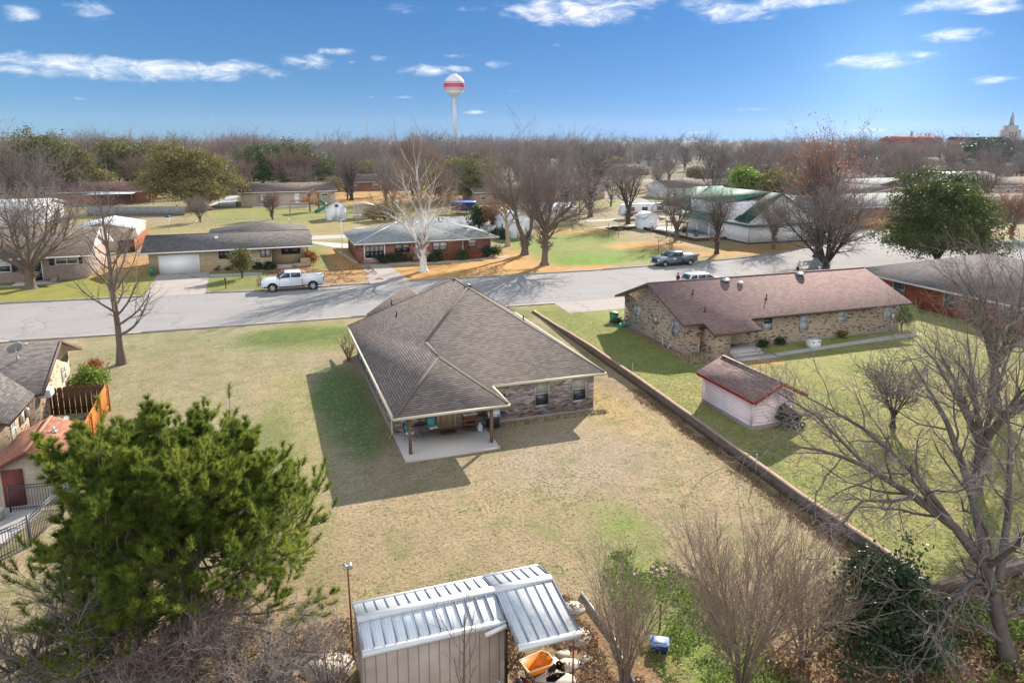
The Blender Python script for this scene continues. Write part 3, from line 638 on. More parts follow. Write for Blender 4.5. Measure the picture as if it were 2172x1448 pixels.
# ---------------------------------------------------------------- building helpers
def fmap(face, w):
    """(a, d, z) on a wall face -> (u, v, z); d outward"""
    return {'S': lambda a, d, z: (a, w-d, z), 'N': lambda a, d, z: (a, w+d, z), 'W': lambda a, d, z: (w-d, a, z), 'E': lambda a, d, z: (w+d, a, z)}[face]
def fbox(mb, f, a0, a1, d0, d1, z0, z1, m=0): mb.box(f(a0, d0, z0), f(a1, d1, z1), m)
def window(T, org, face, w, a0, a1, z0, z1, frame='white', cols=1, split=True, upper='blind', lower='glass', fw=.07, label=None, sill=None, muntin=0):
    f = fmap(face, w); mb = MB()
    for q in ((a0-fw, a0), (a1, a1+fw)): fbox(mb, f, q[0], q[1], -.02, .06, z0-fw, z1+fw)
    fbox(mb, f, a0, a1, -.02, .06, z1, z1+fw); fbox(mb, f, a0, a1, -.02, .08, z0-fw, z0)
    zm = (z0+z1)/2
    for k in range(1, cols): x = a0+(a1-a0)*k/cols; fbox(mb, f, x-.04, x+.04, -.02, .06, z0, z1)
    if split: fbox(mb, f, a0, a1, -.02, .05, zm-.03, zm+.03)
    for k in range(1, muntin+1):
        x = a0+(a1-a0)*k/(muntin+1); fbox(mb, f, x-.012, x+.012, -.01, .035, z0, z1)
    o = mb.build('window', [M[frame]], T, org)
    if label: o['label'] = label
    for k in range(cols):
        x0, x1 = a0+(a1-a0)*k/cols, a0+(a1-a0)*(k+1)/cols
        if split:
            p = MB(); fbox(p, f, x0, x1, -.02, .022, zm, z1); p.build('pane', [M[upper]], o)
            p.V; p2 = MB(); fbox(p2, f, x0, x1, -.02, .015, z0, zm); p2.build('pane', [M[lower]], o)
            for c in o.children:
                if not c.get('_s'): c['_s'] = 1; c.data.transform(Matrix.Translation(-Vector(org)))
        else:
            p = MB(); fbox(p, f, x0, x1, -.02, .02, z0, z1); c = p.build('pane', [M[lower]], o, org); c['_s'] = 1
    for c in o.children:
        if '_s' in c: del c['_s']
    if sill:
        s = MB(); fbox(s, f, a0-.12, a1+.12, -.02, .11, z0-fw-.07, z0-fw); s.build('sill', [M[sill]], o, org)
    return o
def door(T, org, face, w, a0, a1, z0, z1, mat='white', frame='white', label=None, glass=None, panels=3):
    f = fmap(face, w); mb = MB(); fbox(mb, f, a0, a1, -.02, .035, z0, z1)
    h = (z1-z0)
    for k in range(panels):
        q0 = z0+h*(k+.15)/panels; q1 = z0+h*(k+.88)/panels
        fbox(mb, f, a0+.12*(a1-a0), a0+.45*(a1-a0), 0, .05, q0, q1); fbox(mb, f, a0+.55*(a1-a0), a0+.88*(a1-a0), 0, .05, q0, q1)
    o = mb.build('door', [M[mat]], T, org)
    fr = MB()
    for q in ((a0-.09, a0), (a1, a1+.09)): fbox(fr, f, q[0], q[1], -.02, .06, z0, z1+.09)
    fbox(fr, f, a0, a1, -.02, .06, z1, z1+.09); fr.build('door_frame', [M[frame]], o, org)
    k = MB(); k.lathe([(.0,0),(.035,.005),(.035,.03),(0,.04)], 8, c=(0, 0, 0)); 
    h_ = MB(); fbox(h_, f, a1-.14, a1-.08, .05, .1, z0+1.0*(h/2.05), z0+1.12*(h/2.05)); h_.build('handle', [M['alu']], o, org)
    if glass: gl = MB(); fbox(gl, f, *glass[:2], .03, .058, *glass[2:]); gl.build('pane', [M['glass']], o, org)
    return o
def gable_walls(fp, ez, rz, axis, mat, T, org, foot=None, gmat=None, name='wall', z0=-.3, split=None):
    """shell of outer walls of rectangle fp=(u0,u1,v0,v1); gable ends across the ridge axis ('u' ridge runs along u)"""
    u0, u1, v0, v1 = fp; mb = MB()
    if axis == 'u':
        vm = (v0+v1)/2
        mb.add([(u0,v0,z0),(u1,v0,z0),(u1,v1,z0),(u0,v1,z0),(u0,v0,ez),(u1,v0,ez),(u1,v1,ez),(u0,v1,ez),(u0,vm,rz),(u1,vm,rz)],
            [(0,1,5,4),(2,3,7,6),(1,2,6,9,5),(3,0,4,8,7),(4,5,9,8),(6,7,8,9)])
    else:
        um = (u0+u1)/2
        mb.add([(u0,v0,z0),(u1,v0,z0),(u1,v1,z0),(u0,v1,z0),(u0,v0,ez),(u1,v0,ez),(u1,v1,ez),(u0,v1,ez),(um,v0,rz),(um,v1,rz)],
            [(0,1,5,8,4),(2,3,7,9,6),(1,2,6,5),(3,0,4,7),(4,8,9,7),(5,6,9,8)])
    o = mb.build(name, [M[mat]], T, org)
    if foot:
        b = MB(); e = .025
        b.box((u0-e,v0-e,z0-.02),(u1+e,v1+e,foot)); b.build('foundation', [M['foundation']], T, org)
    return o
def gable_roof(fp, ez, rz, axis, mat, trim, T, org, t=.16, name='roof'):
    u0, u1, v0, v1 = fp
    if axis == 'u':
        vm = (v0+v1)/2; P = [[(u0,v0,ez),(u1,v0,ez),(u1,vm,rz),(u0,vm,rz)], [(u1,v1,ez),(u0,v1,ez),(u0,vm,rz),(u1,vm,rz)]]
    else:
        um = (u0+u1)/2; P = [[(u0,v0,ez),(um,v0,rz),(um,v1,rz),(u0,v1,ez)], [(u1,v0,ez),(u1,v1,ez),(um,v1,rz),(um,v0,rz)]]
    return shell(P, t).build(name, [M[mat], M[trim]], T, org)
def hip_polys(u0, u1, v0, v1, ez, rz):
    w, d = u1-u0, v1-v0
    if w >= d: h = d/2; a, b = (u0+h, (v0+v1)/2, rz), (u1-h, (v0+v1)/2, rz)
    else: h = w/2; a, b = ((u0+u1)/2, v0+h, rz), ((u0+u1)/2, v1-h, rz)
    c = [(u0,v0,ez),(u1,v0,ez),(u1,v1,ez),(u0,v1,ez)]
    if w >= d: return [[c[0],c[1],b,a],[c[1],c[2],b],[c[2],c[3],a,b],[c[3],c[0],a]]
    return [[c[0],c[1],a],[c[1],c[2],b,a],[c[2],c[3],b],[c[3],c[0],a,b]]
def ridge_cap(pts_pairs, mat, roof, org, w=.14, t=.03):
    mb = MB()
    for a, b in pts_pairs: mb.beam((a[0],a[1],a[2]+.005), (b[0],b[1],b[2]+.005), w*1.5, t)
    return mb.build('ridge_cap', [M['cap_'+mat] if 'cap_'+mat in M else M[mat]], roof, org)
M['cap_shingle_main'] = plain('grey_brown_ridge', (.15,.125,.11), .9, .2, 6); M['cap_shingle_red'] = plain('reddish_ridge', (.28,.185,.17), .9, .15, 6); M['cap_shingle_shed'] = plain('red_grey_ridge', (.34,.23,.21), .9, .15, 6); M['cap_shingle_grey'] = plain('grey_ridge', (.2,.18,.17), .9, .15, 6); M['cap_shingle_rust'] = plain('rust_ridge', (.44,.21,.14), .9, .15, 6)
def pipe_vent(T, org, p, h=.45, mat='black', lean=0):
    mb = MB(); mb.tube([(p[0], p[1], p[2]-.1), (p[0]+lean, p[1], p[2]+h)], .05, 8); mb.lathe([(.14,-.02),(.08,.06)], 10, c=(p[0],p[1],p[2]))
    return mb.build('vent_pipe', [M[mat]], T, org)
# ================================================================ the grey-roofed house in the middle
def main_house():
    T = thing('brick_house', 'grey-pink brick house with large brown-grey hip roof and covered back patio, in the middle', 'house', 12.2, 45, 0); org = (12.2, 45, 0)
    e = 2.45; m = .66; u0, u1, v0, v1, pv, pu = 5.6, 18.8, 36.87, 53.2, 33.8, 11.65
    hm = (u1-u0)/2; A = (u0+hm, v0+hm, e+hm*m); B = (u0+hm, v1-hm, e+hm*m); hp = (pu-u0)/2; P = (u0+hp, pv+hp, e+hp*m); Q = (u0+hp, v0+hp, e+hp*m)
    roof = shell([[(u0,pv,e),P,Q,A,B,(u0,v1,e)], [(pu,v0,e),(u1,v0,e),A,Q], [(pu,pv,e),(pu,v0,e),Q,P], [(u0,pv,e),(pu,pv,e),P], [(u1,v0,e),(u1,v1,e),B,A], [(u1,v1,e),(u0,v1,e),B]], .17)
    # small front wing roof that shows over the left slope
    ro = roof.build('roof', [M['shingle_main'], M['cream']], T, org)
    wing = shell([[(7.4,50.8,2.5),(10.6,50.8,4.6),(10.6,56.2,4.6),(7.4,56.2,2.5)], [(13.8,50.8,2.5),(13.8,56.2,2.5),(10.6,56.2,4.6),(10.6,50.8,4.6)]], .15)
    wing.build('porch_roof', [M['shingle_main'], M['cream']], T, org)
    ridge_cap([((u0,pv,e),P),((pu,pv,e),P),(P,Q),(Q,A),(A,B),((u1,v0,e),A),((u1,v1,e),B),((u0,v1,e),B)], 'shingle_main', ro, org, .13)
    gm = MB()
    for a, b in [((u0-.06,pv-.06),(pu+.06,pv-.06)),((pu,v0-.06),(u1+.06,v0-.06)),((u0-.06,pv),(u0-.06,v1)),((pu+.06,pv),(pu+.06,v0)),((u1+.06,v0),(u1+.06,v1))]:
        gm.beam((a[0],a[1],e-.07), (b[0],b[1],e-.07), .11, .12)
    gm.build('gutter', [M['cream']], ro, org)
    w = MB(); wu0, wu1, wv, wf = 6.12, 18.24, 37.2, 52.6
    w.rings([[(wu0,wv,-.1),(wu1,wv,-.1),(wu1,wf,-.1),(wu0,wf,-.1)], [(wu0,wv,e-.16),(wu1,wv,e-.16),(wu1,wf,e-.16),(wu0,wf,e-.16)]]); w.box((8.2,wf-.1,-.1),(13,55.6,2.38))
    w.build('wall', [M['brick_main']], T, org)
    f = MB(); f.box((wu0-.03,wv-.03,-.2),(wu1+.03,wf+.03,.16)); f.build('foundation', [M['foundation']], T, org)
    sf = MB(); sf.box((u0+.05,pv+.05,e-.19),(pu-.05,v0+.3,e-.173)); sf.box((u0+.05,v0+.05,e-.19),(u1-.05,v1-.05,e-.173)); sf.build('soffit', [M['cream']], T, org)
    for (a0, a1, z0, z1, up) in [(14.50,15.28,.78,2.14,'blind'), (16.88,17.68,.80,2.14,'blind'), (11.98,12.6,1.3,2.14,'blind')]:
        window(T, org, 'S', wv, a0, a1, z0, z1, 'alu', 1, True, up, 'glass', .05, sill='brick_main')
    for (a0, a1) in [(38.6,39.7),(42.4,43.5),(46.9,48.0),(50.2,51.2)]: window(T, org, 'W', wu0, a0, a1, .7, 1.85, 'alu', 1, True, 'glass', 'glass', .05)
    door(T, org, 'S', wv, 8.68, 9.58, .16, 2.12, 'door_tan', 'cream', panels=2)
    for u in (6.5, 10.9):
        p = MB(); p.box((u-.075,34.36,.1),(u+.075,34.51,e-.17)); p.build('porch_post', [M['post_wood']], T, org)
    ps = MB(); ps.box((6.12,33.75,-.1),(11.15,37.17,.14)); ps.build('patio_slab', [M['concrete_pale']], T, org)
    ds = MB(); ds.tube([(5.75,37.0,e-.1),(5.98,37.05,e-.35),(6.02,37.1,.3),(5.8,36.75,.12)], .045, 6); ds.build('downspout', [M['cream']], T, org)
    def zz(u): return e+m*(u-u0)
    pipe_vent(T, org, (8.3, 47.6, zz(8.3)), .35); pipe_vent(T, org, (16.6,45,e+m*(u1-16.6)), .35); pipe_vent(T, org, (8.6, 51.2, 4.3), .3)
    bv = MB(); bv.box((12.3,44.6,6.35),(12.75,45.1,6.72)); bv.build('roof_vent', [M['black']], T, org)
main_house()
# ================================================================ brick house on the right
def right_house():
    T = thing('ranch_house', 'long buff brick ranch house with reddish-brown gable roof, right of the retaining wall', 'house', 40, 49, .4); org = (40, 49, .4)
    e, rz = 2.85, 4.95; v0, v1 = 43.75, 54.6; vm = (v0+v1)/2; u0, u1 = 28.6, 50.6; m = (rz-e)/(vm-v0)
    pz = e - m*(v0-42.4)
    Pp = [[(u0,v0,e),(30.35,v0,e),(34.45,v0,e),(u1,v0,e),(u1,vm,rz),(u0,vm,rz)], [(30.35,42.4,pz),(34.45,42.4,pz),(34.45,v0,e),(30.35,v0,e)], [(u1,v1,e),(u0,v1,e),(u0,vm,rz),(u1,vm,rz)]]
    ro = shell(Pp, .17).build('roof', [M['shingle_red'], M['browntrim']], T, org)
    ridge_cap([((u0,vm,rz),(u1,vm,rz))], 'shingle_red', ro, org, .12)
    wm_ = MB(); a, b, c, d = 29.23, 50.0, 44.4, 53.9; z0 = -.2; ez = e+m*.65-.17; rr = rz-.18
    wm_.add([(a,c,z0),(b,c,z0),(b,d,z0),(a,d,z0),(a,c,ez),(b,c,ez),(b,d,ez),(a,d,ez),(a,vm,rr),(b,vm,rr)], [(0,1,5,4),(2,3,7,6),(1,2,6,9,5),(3,0,4,8,7),(4,5,9,8),(6,7,8,9)])
    wm_.box((30.55,42.75,z0),(32.05,44.4,pz+.0)); wm_.build('wall', [M['brick_buff']], T, org)
    f = MB(); f.box((a-.04,c-.04,0),(b+.04,d+.04,.58)); f.box((30.52,42.72,0),(32.08,44.4,.55)); f.build('foundation', [M['foundation']], T, org)
    for (a0, a1, z0, z1, lo, up) in [(36.2,37.0,1.65,2.52,'curtain','glass'),(39.7,40.5,1.3,2.5,'curtain','curtain'),(43.4,44.25,1.64,2.52,'curtain','curtain'),(48.25,49.15,1.65,2.52,'curtain','curtain')]:
        window(T, org, 'S', c, a0, a1, z0, z1, 'alu', 1, True, up, lo, .05)
    window(T, org, 'W', a, 51.2, 51.95, 1.6, 2.45, 'alu', 1, True, 'curtain', 'curtain', .05); window(T, org, 'W', a, 45.35, 46.15, 1.5, 2.6, 'alu', 1, True, 'curtain', 'curtain', .05)
    door(T, org, 'E', 32.05, 43.1, 43.95, .75, 2.3, 'browntrim', 'browntrim', panels=2)
    st = MB(); st.box((32.1,42.6,.3),(34.7,44.4,.75)); st.box((32.1,42.3,.3),(34.7,42.62,.6)); st.box((32.0,41.4,.3),(35.2,42.32,.46)); st.build('porch_step', [M['concrete']], T, org)
    p = MB(); p.tube([(34.25,42.6,.75),(34.25,42.6,pz-.1)], .03, 6); p.build('porch_post', [M['browntrim']], T, org)
    for (u, v) in [(31.6,47.3),(31.2,45.0),(37.5,45.9)]: pipe_vent(T, org, (u, v, e+m*(v-v0)), .4, lean=.08)
    for (u, v, big) in [(35.6,48.6,1),(43.2,48.7,1),(36.7,48.1,0)]:
        z = e+m*(v-v0); q = MB(); r = .42 if big else .25
        q.lathe([(r*.6,-.08),(r*.6,.03),(r,.04),(r,.09),(r*.7,.16),(r*.2,.2),(0,.205)], 18, c=(u, v, z+.05)); q.build('roof_vent', [M['chrome'] if big else M['white'] ], T, org, True)
    mt = MB(); mt.box((a-.16,48.4,1.7),(a-.01,48.75,2.25)); mt.tube([(a-.08,48.5,1.7),(a-.08,48.5,.45)], .03, 6); mt.build('electric_meter', [M['alu']], T, org)
    mt = MB(); mt.box((49.1,c-.16,1.4),(49.35,c-.01,1.9)); mt.tube([(49.2,c-.08,1.4),(49.1,c-.08,.45)], .03, 6); mt.build('meter_box', [M['alu']], T, org)
    hs = MB(); hs.tube([(a-.05,46.9,.75),(a-.4,46.8,.8),(a-.5,46.75,.45)], .07, 8); hs.tube([(a-.05,46.0,.6),(a-.45,45.9,.65),(a-.5,45.9,.42)], .06, 8); hs.build('drain_pipe', [M['white']], T, org)
    gp = MB(); gp.tube([(30.2,43.95,2.0),(29.7,43.4,.42)], .025, 6); gp.build('leaning_pole', [M['alu']], T, org)
right_house()
def pink_shed():
    T = thing('garden_shed', 'small pale pink lap-sided shed with red-trimmed shingle roof beside the retaining wall', 'shed', 26, 33, .4); org = (26, 33, .4)
    a, b, c, d = 24.68, 27.4, 30.7, 35.35; e, rz = 2.2, 3.08; um = (24.5+28.0)/2
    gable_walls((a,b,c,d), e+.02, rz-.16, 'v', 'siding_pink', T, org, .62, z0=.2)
    ro = shell([[(24.42,30.3,e),(um,30.3,rz),(um,35.75,rz),(24.42,35.75,e)], [(2*um-24.42,30.3,e),(2*um-24.42,35.75,e),(um,35.75,rz),(um,30.3,rz)]], .09).build('roof', [M['shingle_shed'], M['red_trim']], T, org)
    ridge_cap([((um,30.32,rz),(um,35.73,rz))], 'shingle_shed', ro, org, .12)
    tr = MB()
    for s in (-1, 1): tr.beam((um+s*1.76,30.28,e-.09),(um,30.28,rz-.08),.05,.2)
    tr.beam((24.45,30.35,e-.12),(24.45,35.7,e-.12),.05,.12); tr.build('fascia', [M['red_trim']], ro, org)
    cn = MB()
    for (x, y) in ((a,c),(b,c),(a,d)): cn.box((x-.035,y-.035,.62),(x+.035,y+.035,2.12))
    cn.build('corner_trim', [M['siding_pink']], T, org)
pink_shed()
# ================================================================ retaining wall
def retaining_wall():
    pts = [(float(wallu(v))-.02, v) for v in np.arange(62.3, 16.6, -1.6)] + [(21.78, 16.7)]
    T = thing('retaining_wall', 'low old concrete retaining wall running between the two back yards', 'wall', 22.5, 40, 0)
    def tz(v): return .12 + .42*float(1-sstep(np.float64(v), 46, 62))
    mb = MB(); cp = MB(); rw = []; rc = []; rr = random.Random(9)
    for i, p_ in enumerate(pts):
        q_ = pts[min(i+1, len(pts)-1)] if i < len(pts)-1 else p_; o_ = pts[i-1] if i else p_
        d = Vector((q_[0]-o_[0], q_[1]-o_[1], 0)).normalized(); n = Vector((-d.y, d.x, 0)); t = tz(p_[1]) + rr.uniform(-.015, .015)
        A_, B_ = n*.11, n*-.11; C_, D_ = n*.13, n*-.13
        rw.append([(p_[0]+A_.x,p_[1]+A_.y,-.1),(p_[0]+B_.x,p_[1]+B_.y,-.1),(p_[0]+B_.x,p_[1]+B_.y,t),(p_[0]+A_.x,p_[1]+A_.y,t)])
        rc.append([(p_[0]+C_.x,p_[1]+C_.y,t+.002),(p_[0]+D_.x,p_[1]+D_.y,t+.002),(p_[0]+D_.x,p_[1]+D_.y,t+.05),(p_[0]+C_.x,p_[1]+C_.y,t+.05)])
    mb.rings(rw); cp.rings(rc)
    mb.build('wall_face', [M['wallface']], T, (22.5,40,0)); cp.build('coping', [M['coping']], T, (22.5,40,0))
    T2 = thing('retaining_wall', 'short return of the retaining wall at the lower right, at a right angle to the long run', 'wall', 25, 16.7, 0)
    m2 = MB(); m2.box((21.7,16.58,-.1),(31,16.8,.54)); m2.build('wall_face', [M['wallface']], T2, (25,16.7,0)); c2 = MB(); c2.box((21.9,16.56,.54),(31,16.82,.59)); c2.build('coping', [M['coping']], T2, (25,16.7,0))
M['wallface'] = plain('dirty_wall_concrete', (.15, .115, .095), .95, .5, 3, bump=.6, fine=10); M['coping'] = plain('worn_coping', (.33, .23, .17), .9, .3, 3, bump=.3)
retaining_wall()
for (u, v, h, lab) in [(23.25,41.5,.55,'thin grey stake standing in the retaining wall near the pink shed'), (21.75,26.5,.6,'thin metal rod on the retaining wall in the foreground half')]:
    mb = MB(); mb.tube([(0,0,0),(0,0,h+.5)], .02, 5); mb.lathe([(.03,h+.5),(.03,h+.54)], 6); o = mb.build('fence_stake', [M['alu']]); o.location = (u, v, .1); tag(o, lab, 'stake')
# ================================================================ left neighbour
def left_house():
    T = thing('ranch_house', 'tan accent-brick house at the left edge with dark grey roof and satellite dish', 'house', -14, 48, 0); org = (-14, 48, 0)
    # ridge along u at v~49, gable end faces right; lower left wing roof toward camera
    e = 2.6; rz = 4.3; u1 = -11.85; v1, v0 = 52.7, 43.4; vm = 48.05; m = (rz-e)/(v1-vm)
    ro = shell([[(-32,v0,e),(u1,v0,e),(u1,vm,rz),(-32,vm,rz)], [(u1,v1,e),(-32,v1,e),(-32,vm,rz),(u1,vm,rz)]], .2).build('roof', [M['shingle_grey'], M['browntrim']], T, org)
    # rear wing with gable to the camera
    shell([[(-19,39.0,e-.02),(-15.6,39.0,3.85),(-15.6,47,3.85),(-19,47,e-.02)], [(-12.2,39.0,e-.02),(-12.2,43.6,e-.02),(-13.4,45.2,3.03),(-15.6,47,3.85),(-15.6,39.0,3.85)]], .18).build('wing_roof', [M['shingle_grey'], M['browntrim']], T, org)
    w = MB(); a, b, c, d = -32, -12.55, 44.0, 52.2
    w.add([(a,c,0),(b,c,0),(b,d,0),(a,d,0),(a,c,e),(b,c,e),(b,d,e),(a,d,e),(a,vm,rz-.2),(b,vm,rz-.2)], [(0,1,5,4),(2,3,7,6),(1,2,6,9,5),(3,0,4,8,7),(4,5,9,8),(6,7,8,9)])
    w.rings([[(-18.6,39.5,0),(-12.75,39.5,0),(-12.75,46,0),(-18.6,46,0)], [(-18.6,39.5,e-.2),(-12.75,39.5,e-.2),(-12.75,46,e-.2),(-18.6,46,e-.2)]]); w.build('wall', [M['brick_tan']], T, org)
    gp = MB(); q0 = 2.2
    gp.add([(b+.03,c+.1,q0+.3),(b+.03,d-.1,q0+.3),(b+.03,d-.1,e+.05),(b+.03,vm,rz-.28),(b+.03,c+.1,e+.05)], [(0,1,2,3,4)]); gp.build('gable_panel', [M['batten']], T, org)
    fs = MB()
    for s in (1, -1): fs.beam((u1+.02,vm,rz-.1),(u1+.02,vm+s*4.65,e-.1),.05,.24)
    fs.build('fascia', [M['browntrim']], ro, org)
    window(T, org, 'E', b, 50.2, 51.0, 1.1, 1.9, 'cream', 1, True, 'curtain', 'curtain', .05)
    window(T, org, 'E', -12.75, 40.9, 41.5, .9, 2.1, 'white', 1, True, 'blind', 'blind', .05)
    ac = MB(); ac.cbox((b+.02,45.0,1.75),(b+.65,45.8,2.2),.03); ac.build('window_unit', [M['white']], T, org)
    for v in (43.3,42.3): mt = MB(); mt.cbox((-12.74,v,1.3),(-12.58,v+.25,1.8),.02); mt.build('meter_box', [M['alu']], T, org)
left_house()
def satellite_dish():
    T = thing('satellite_dish', 'grey oval satellite dish on the dark roof at the left edge', 'satellite dish', -13.7, 46.4, 3.68)
    mb = MB(); X = Matrix.Rotation(R(35), 4, 'Z') @ Matrix.Rotation(R(-58), 4, 'X'); mb.x = Matrix.Translation((0,0,.75)) @ X
    mb.lathe([(0,0),(.18,.01),(.34,.05),(.42,.085),(.42,.10),(.34,.065),(.18,.025),(0,.015)], 24); mb.build('dish', [M['alu']], T, None, True)
    p = MB(); p.tube([(0,0,-.1),(0,.02,.45),(0,.05,.72)], .03, 6); p.tube([(.25,.0,-.08),(0,.02,.4)], .012, 5); p.build('mast', [M['alu']], T)
    a = MB(); a.tube([(0,0,.45),(.3,-.1,.7),(.55,-.2,1.0)], .018, 5); a.cbox((.5,-.28,.95),(.66,-.14,1.08),.02); a.build('feed_arm', [M['alu']], T)
satellite_dish()
def rust_shed():
    T = thing('garden_shed', 'small block shed with rust-brown shingle roof at the left edge behind the pine', 'shed', -10.5, 37, 0); org = (-10.5, 37, 0)
    rz, e = 2.6, 1.95; um = -10.5
    ro = shell([[(-12.0,34.9,e-.1),(um,34.9,rz),(um,39.4,rz),(-12.0,39.4,e-.1)], [(-9.1,34.9,e),(-9.1,39.4,e),(um,39.4,rz),(um,34.9,rz)]], .14).build('roof', [M['shingle_rust'], M['maroon']], T, org)
    gable_walls((-11.7,-9.35,35.2,39.2), e-.02, rz-.2, 'v', 'block', T, org)
    ridge_cap([((um,34.92,rz),(um,39.38,rz))], 'shingle_rust', ro, org, .1)
    d = MB(); d.box((-11.55,35.12,0),(-10.75,35.19,1.75)); d.build('door', [M['maroon']], T, org)
    pipe_vent(T, org, (-10.0, 37.6, 2.4), .25, 'alu')
    pr = MB(); pr.box((-13.6,34.95,1.55),(-11.95,35.1,1.8)); pr.build('porch_beam', [M['maroon']], T, org)
M['block'] = courses('pale_block', [(0,(.50,.43,.34)),(.5,(.55,.48,.38))], .4, .2, (.36,.31,.25), .012, .012, stain=.1)
rust_shed()
def board_fence(label, a, b, h, mat='wood_orange', bw=.14, gap=.02, T=None, group=None, dog=True, back='wood_dark', z=0, t=.025, name='wooden_fence', posts=None):
    A, B = Vector((*a, 0)), Vector((*b, 0)); L = (B-A).length; o = thing(name, label, 'fence', a[0], a[1], z, math.atan2(B.y-A.y, B.x-A.x), group)
    mb = MB(); x = 0; rr = random.Random(int(L*100))
    while x < L-.01:
        w = min(bw, L-x); hh = h + rr.uniform(-.02, .02)
        if dog: mb.rings([[(x,0,0),(x+w,0,0),(x+w,0,hh-.05),(x+w*.75,0,hh),(x+w*.25,0,hh),(x,0,hh-.05)], [(x,t,0),(x+w,t,0),(x+w,t,hh-.05),(x+w*.75,t,hh),(x+w*.25,t,hh),(x,t,hh-.05)]])
        else: mb.box((x,0,0),(x+w,t,hh))
        x += bw+gap
    mb.build('boards', [M[mat]], o)
    r = MB()
    for zz in (.3, h-.3): r.box((0,t+.002,zz),(L,t+.04,zz+.09))
    r.build('rail', [M[mat]], o)
    n = max(1, int(L/2.4))
    for k in range(n+1): p = MB(); x = min(L-.09, k*L/n); p.box((x,t+.042,0),(x+.09,t+.13,h+.03)); p.build('post', [M[posts or mat]], o)
    return o
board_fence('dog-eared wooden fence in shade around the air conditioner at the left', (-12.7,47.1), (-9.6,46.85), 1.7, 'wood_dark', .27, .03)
board_fence('stained orange board fence running toward the camera beside the left house', (-9.5,46.85), (-9.35,39.2), 1.7, 'wood_orange', .14, .005, dog=True)
board_fence('orange board fence end panel behind the rust-roofed shed', (-9.1,38.9), (-8.95,36.6), 1.5, 'wood_orange', .14, .005)
def ac_unit():
    T = thing('air_conditioner', 'grey-green round-cornered air conditioner inside the wooden fence', 'air conditioner', -11.4, 43.9, 0)
    mb = MB(); mb.cbox((-.45,-.45,.05),(.45,.45,.85),.08); mb.build('casing', [M['acgreen']], T)
    g_ = MB(); g_.lathe([(.36,.85),(.36,.88),(.33,.88),(.33,.86)], 24)
    for k in range(12): a = k*R(30); g_.beam((.08*math.cos(a),.08*math.sin(a),.875),(.35*math.cos(a),.35*math.sin(a),.875),.012,.01)
    g_.build('fan_grille', [M['alu']], T); f = MB(); f.lathe([(0,.852),(.33,.853),(.33,.856),(0,.857)], 20); f.build('fan_well', [M['black']], T)
M['acgreen'] = stripes('louvred_grey_green', (.22,.26,.23), (.08,.1,.09), .05, .012, .5, axis=1, bump=.4)
ac_unit()
def mower_tarp():
    T = thing('riding_mower', 'small mower under a dark blue tarp in the fenced corner', 'mower', -10.35, 43.4, 0)
    b = MB(); b.rings([[( -.6,-.45,.05),(.6,-.45,.05),(.6,.45,.05),(-.6,.45,.05)],[(-.55,-.4,.45),(.58,-.4,.5),(.58,.4,.5),(-.55,.4,.45)],[(-.3,-.25,.7),(.5,-.3,.85),(.5,.3,.85),(-.3,.25,.7)]]); b.build('tarp', [M['darkblue']], T)
    for s in (-1, 1): w = MB(); w.x = Matrix.Translation((-.62,s*.4,.22)) @ Matrix.Rotation(R(90),4,'X'); w.lathe([(.1,-.08),(.22,-.08),(.24,0),(.22,.08),(.1,.08)], 16); w.build('wheel', [M['rubber']], T)
    st = MB(); st.tube([(-.5,-.2,.6),(-.9,-.2,1.0),(-.9,.2,1.0),(-.5,.2,.6)], .02, 5); st.build('handle', [M['alu']], T)
mower_tarp()
def iron_fence(label, a, b, h=1.25):
    A, B = Vector((*a, 0)), Vector((*b, 0)); L = (B-A).length; o = thing('iron_fence', label, 'fence', a[0], a[1], 0, math.atan2(B.y-A.y, B.x-A.x))
    mb = MB()
    for k in range(int(L/.11)+1): x = k*.11; mb.box((x-.009,-.009,.05),(x+.009,.009,h))
    mb.build('pickets', [M['iron']], o)
    r = MB()
    for z in (.15, h-.18, h-.05): r.box((0,-.018,z),(L,.018,z+.035))
    r.build('rail', [M['iron']], o)
    for x in (0, L): p = MB(); p.box((x-.03,-.03,0),(x+.03,.03,h+.08)); p.build('post', [M['iron']], o)
M['iron'] = plain('dark_blue_grey_iron', (.035,.045,.06), .4, .2)
iron_fence('dark iron picket fence at the left edge, nearest panel', (-10.9,29.9), (-9.6,31.2)); iron_fence('dark iron picket fence behind the pine, turning toward the shed', (-9.6,31.25), (-8.9,34.2)); iron_fence('short iron fence panel by the rust-roofed shed door', (-9.0,34.4), (-11.2,34.6))
polysheet('patio', [(-13.8,31.8),(-10.6,31.8),(-9.8,34.8),(-9.4,39),(-13.8,39)], M['concrete'], .02)
for (u, v, r_, m_, lab) in [(-12.0,33.9,.26,'green_plastic','green round plant pot on the patio at the left edge'), (-11.55,34.0,.3,'pot_tan','large tan-rimmed dark pot on the patio at the left edge')]:
    mb = MB(); mb.lathe([(r_*.6,0),(r_*.8,.1),(r_,.4),(r_*1.05,.42),(r_*1.05,.47),(r_*.9,.47),(r_*.85,.38),(0,.38)], 20) if False else mb.lathe([(r_*.6,0),(r_*.8,.1),(r_,.4),(r_*1.06,.42),(r_*1.06,.48),(r_*.9,.48),(r_*.86,.36)], 20)
    o = mb.build('plant_pot', [M[m_] if m_ in M else M['stone']], None, None, True); o.location = (u, v, .02); tag(o, lab, 'plant pot')
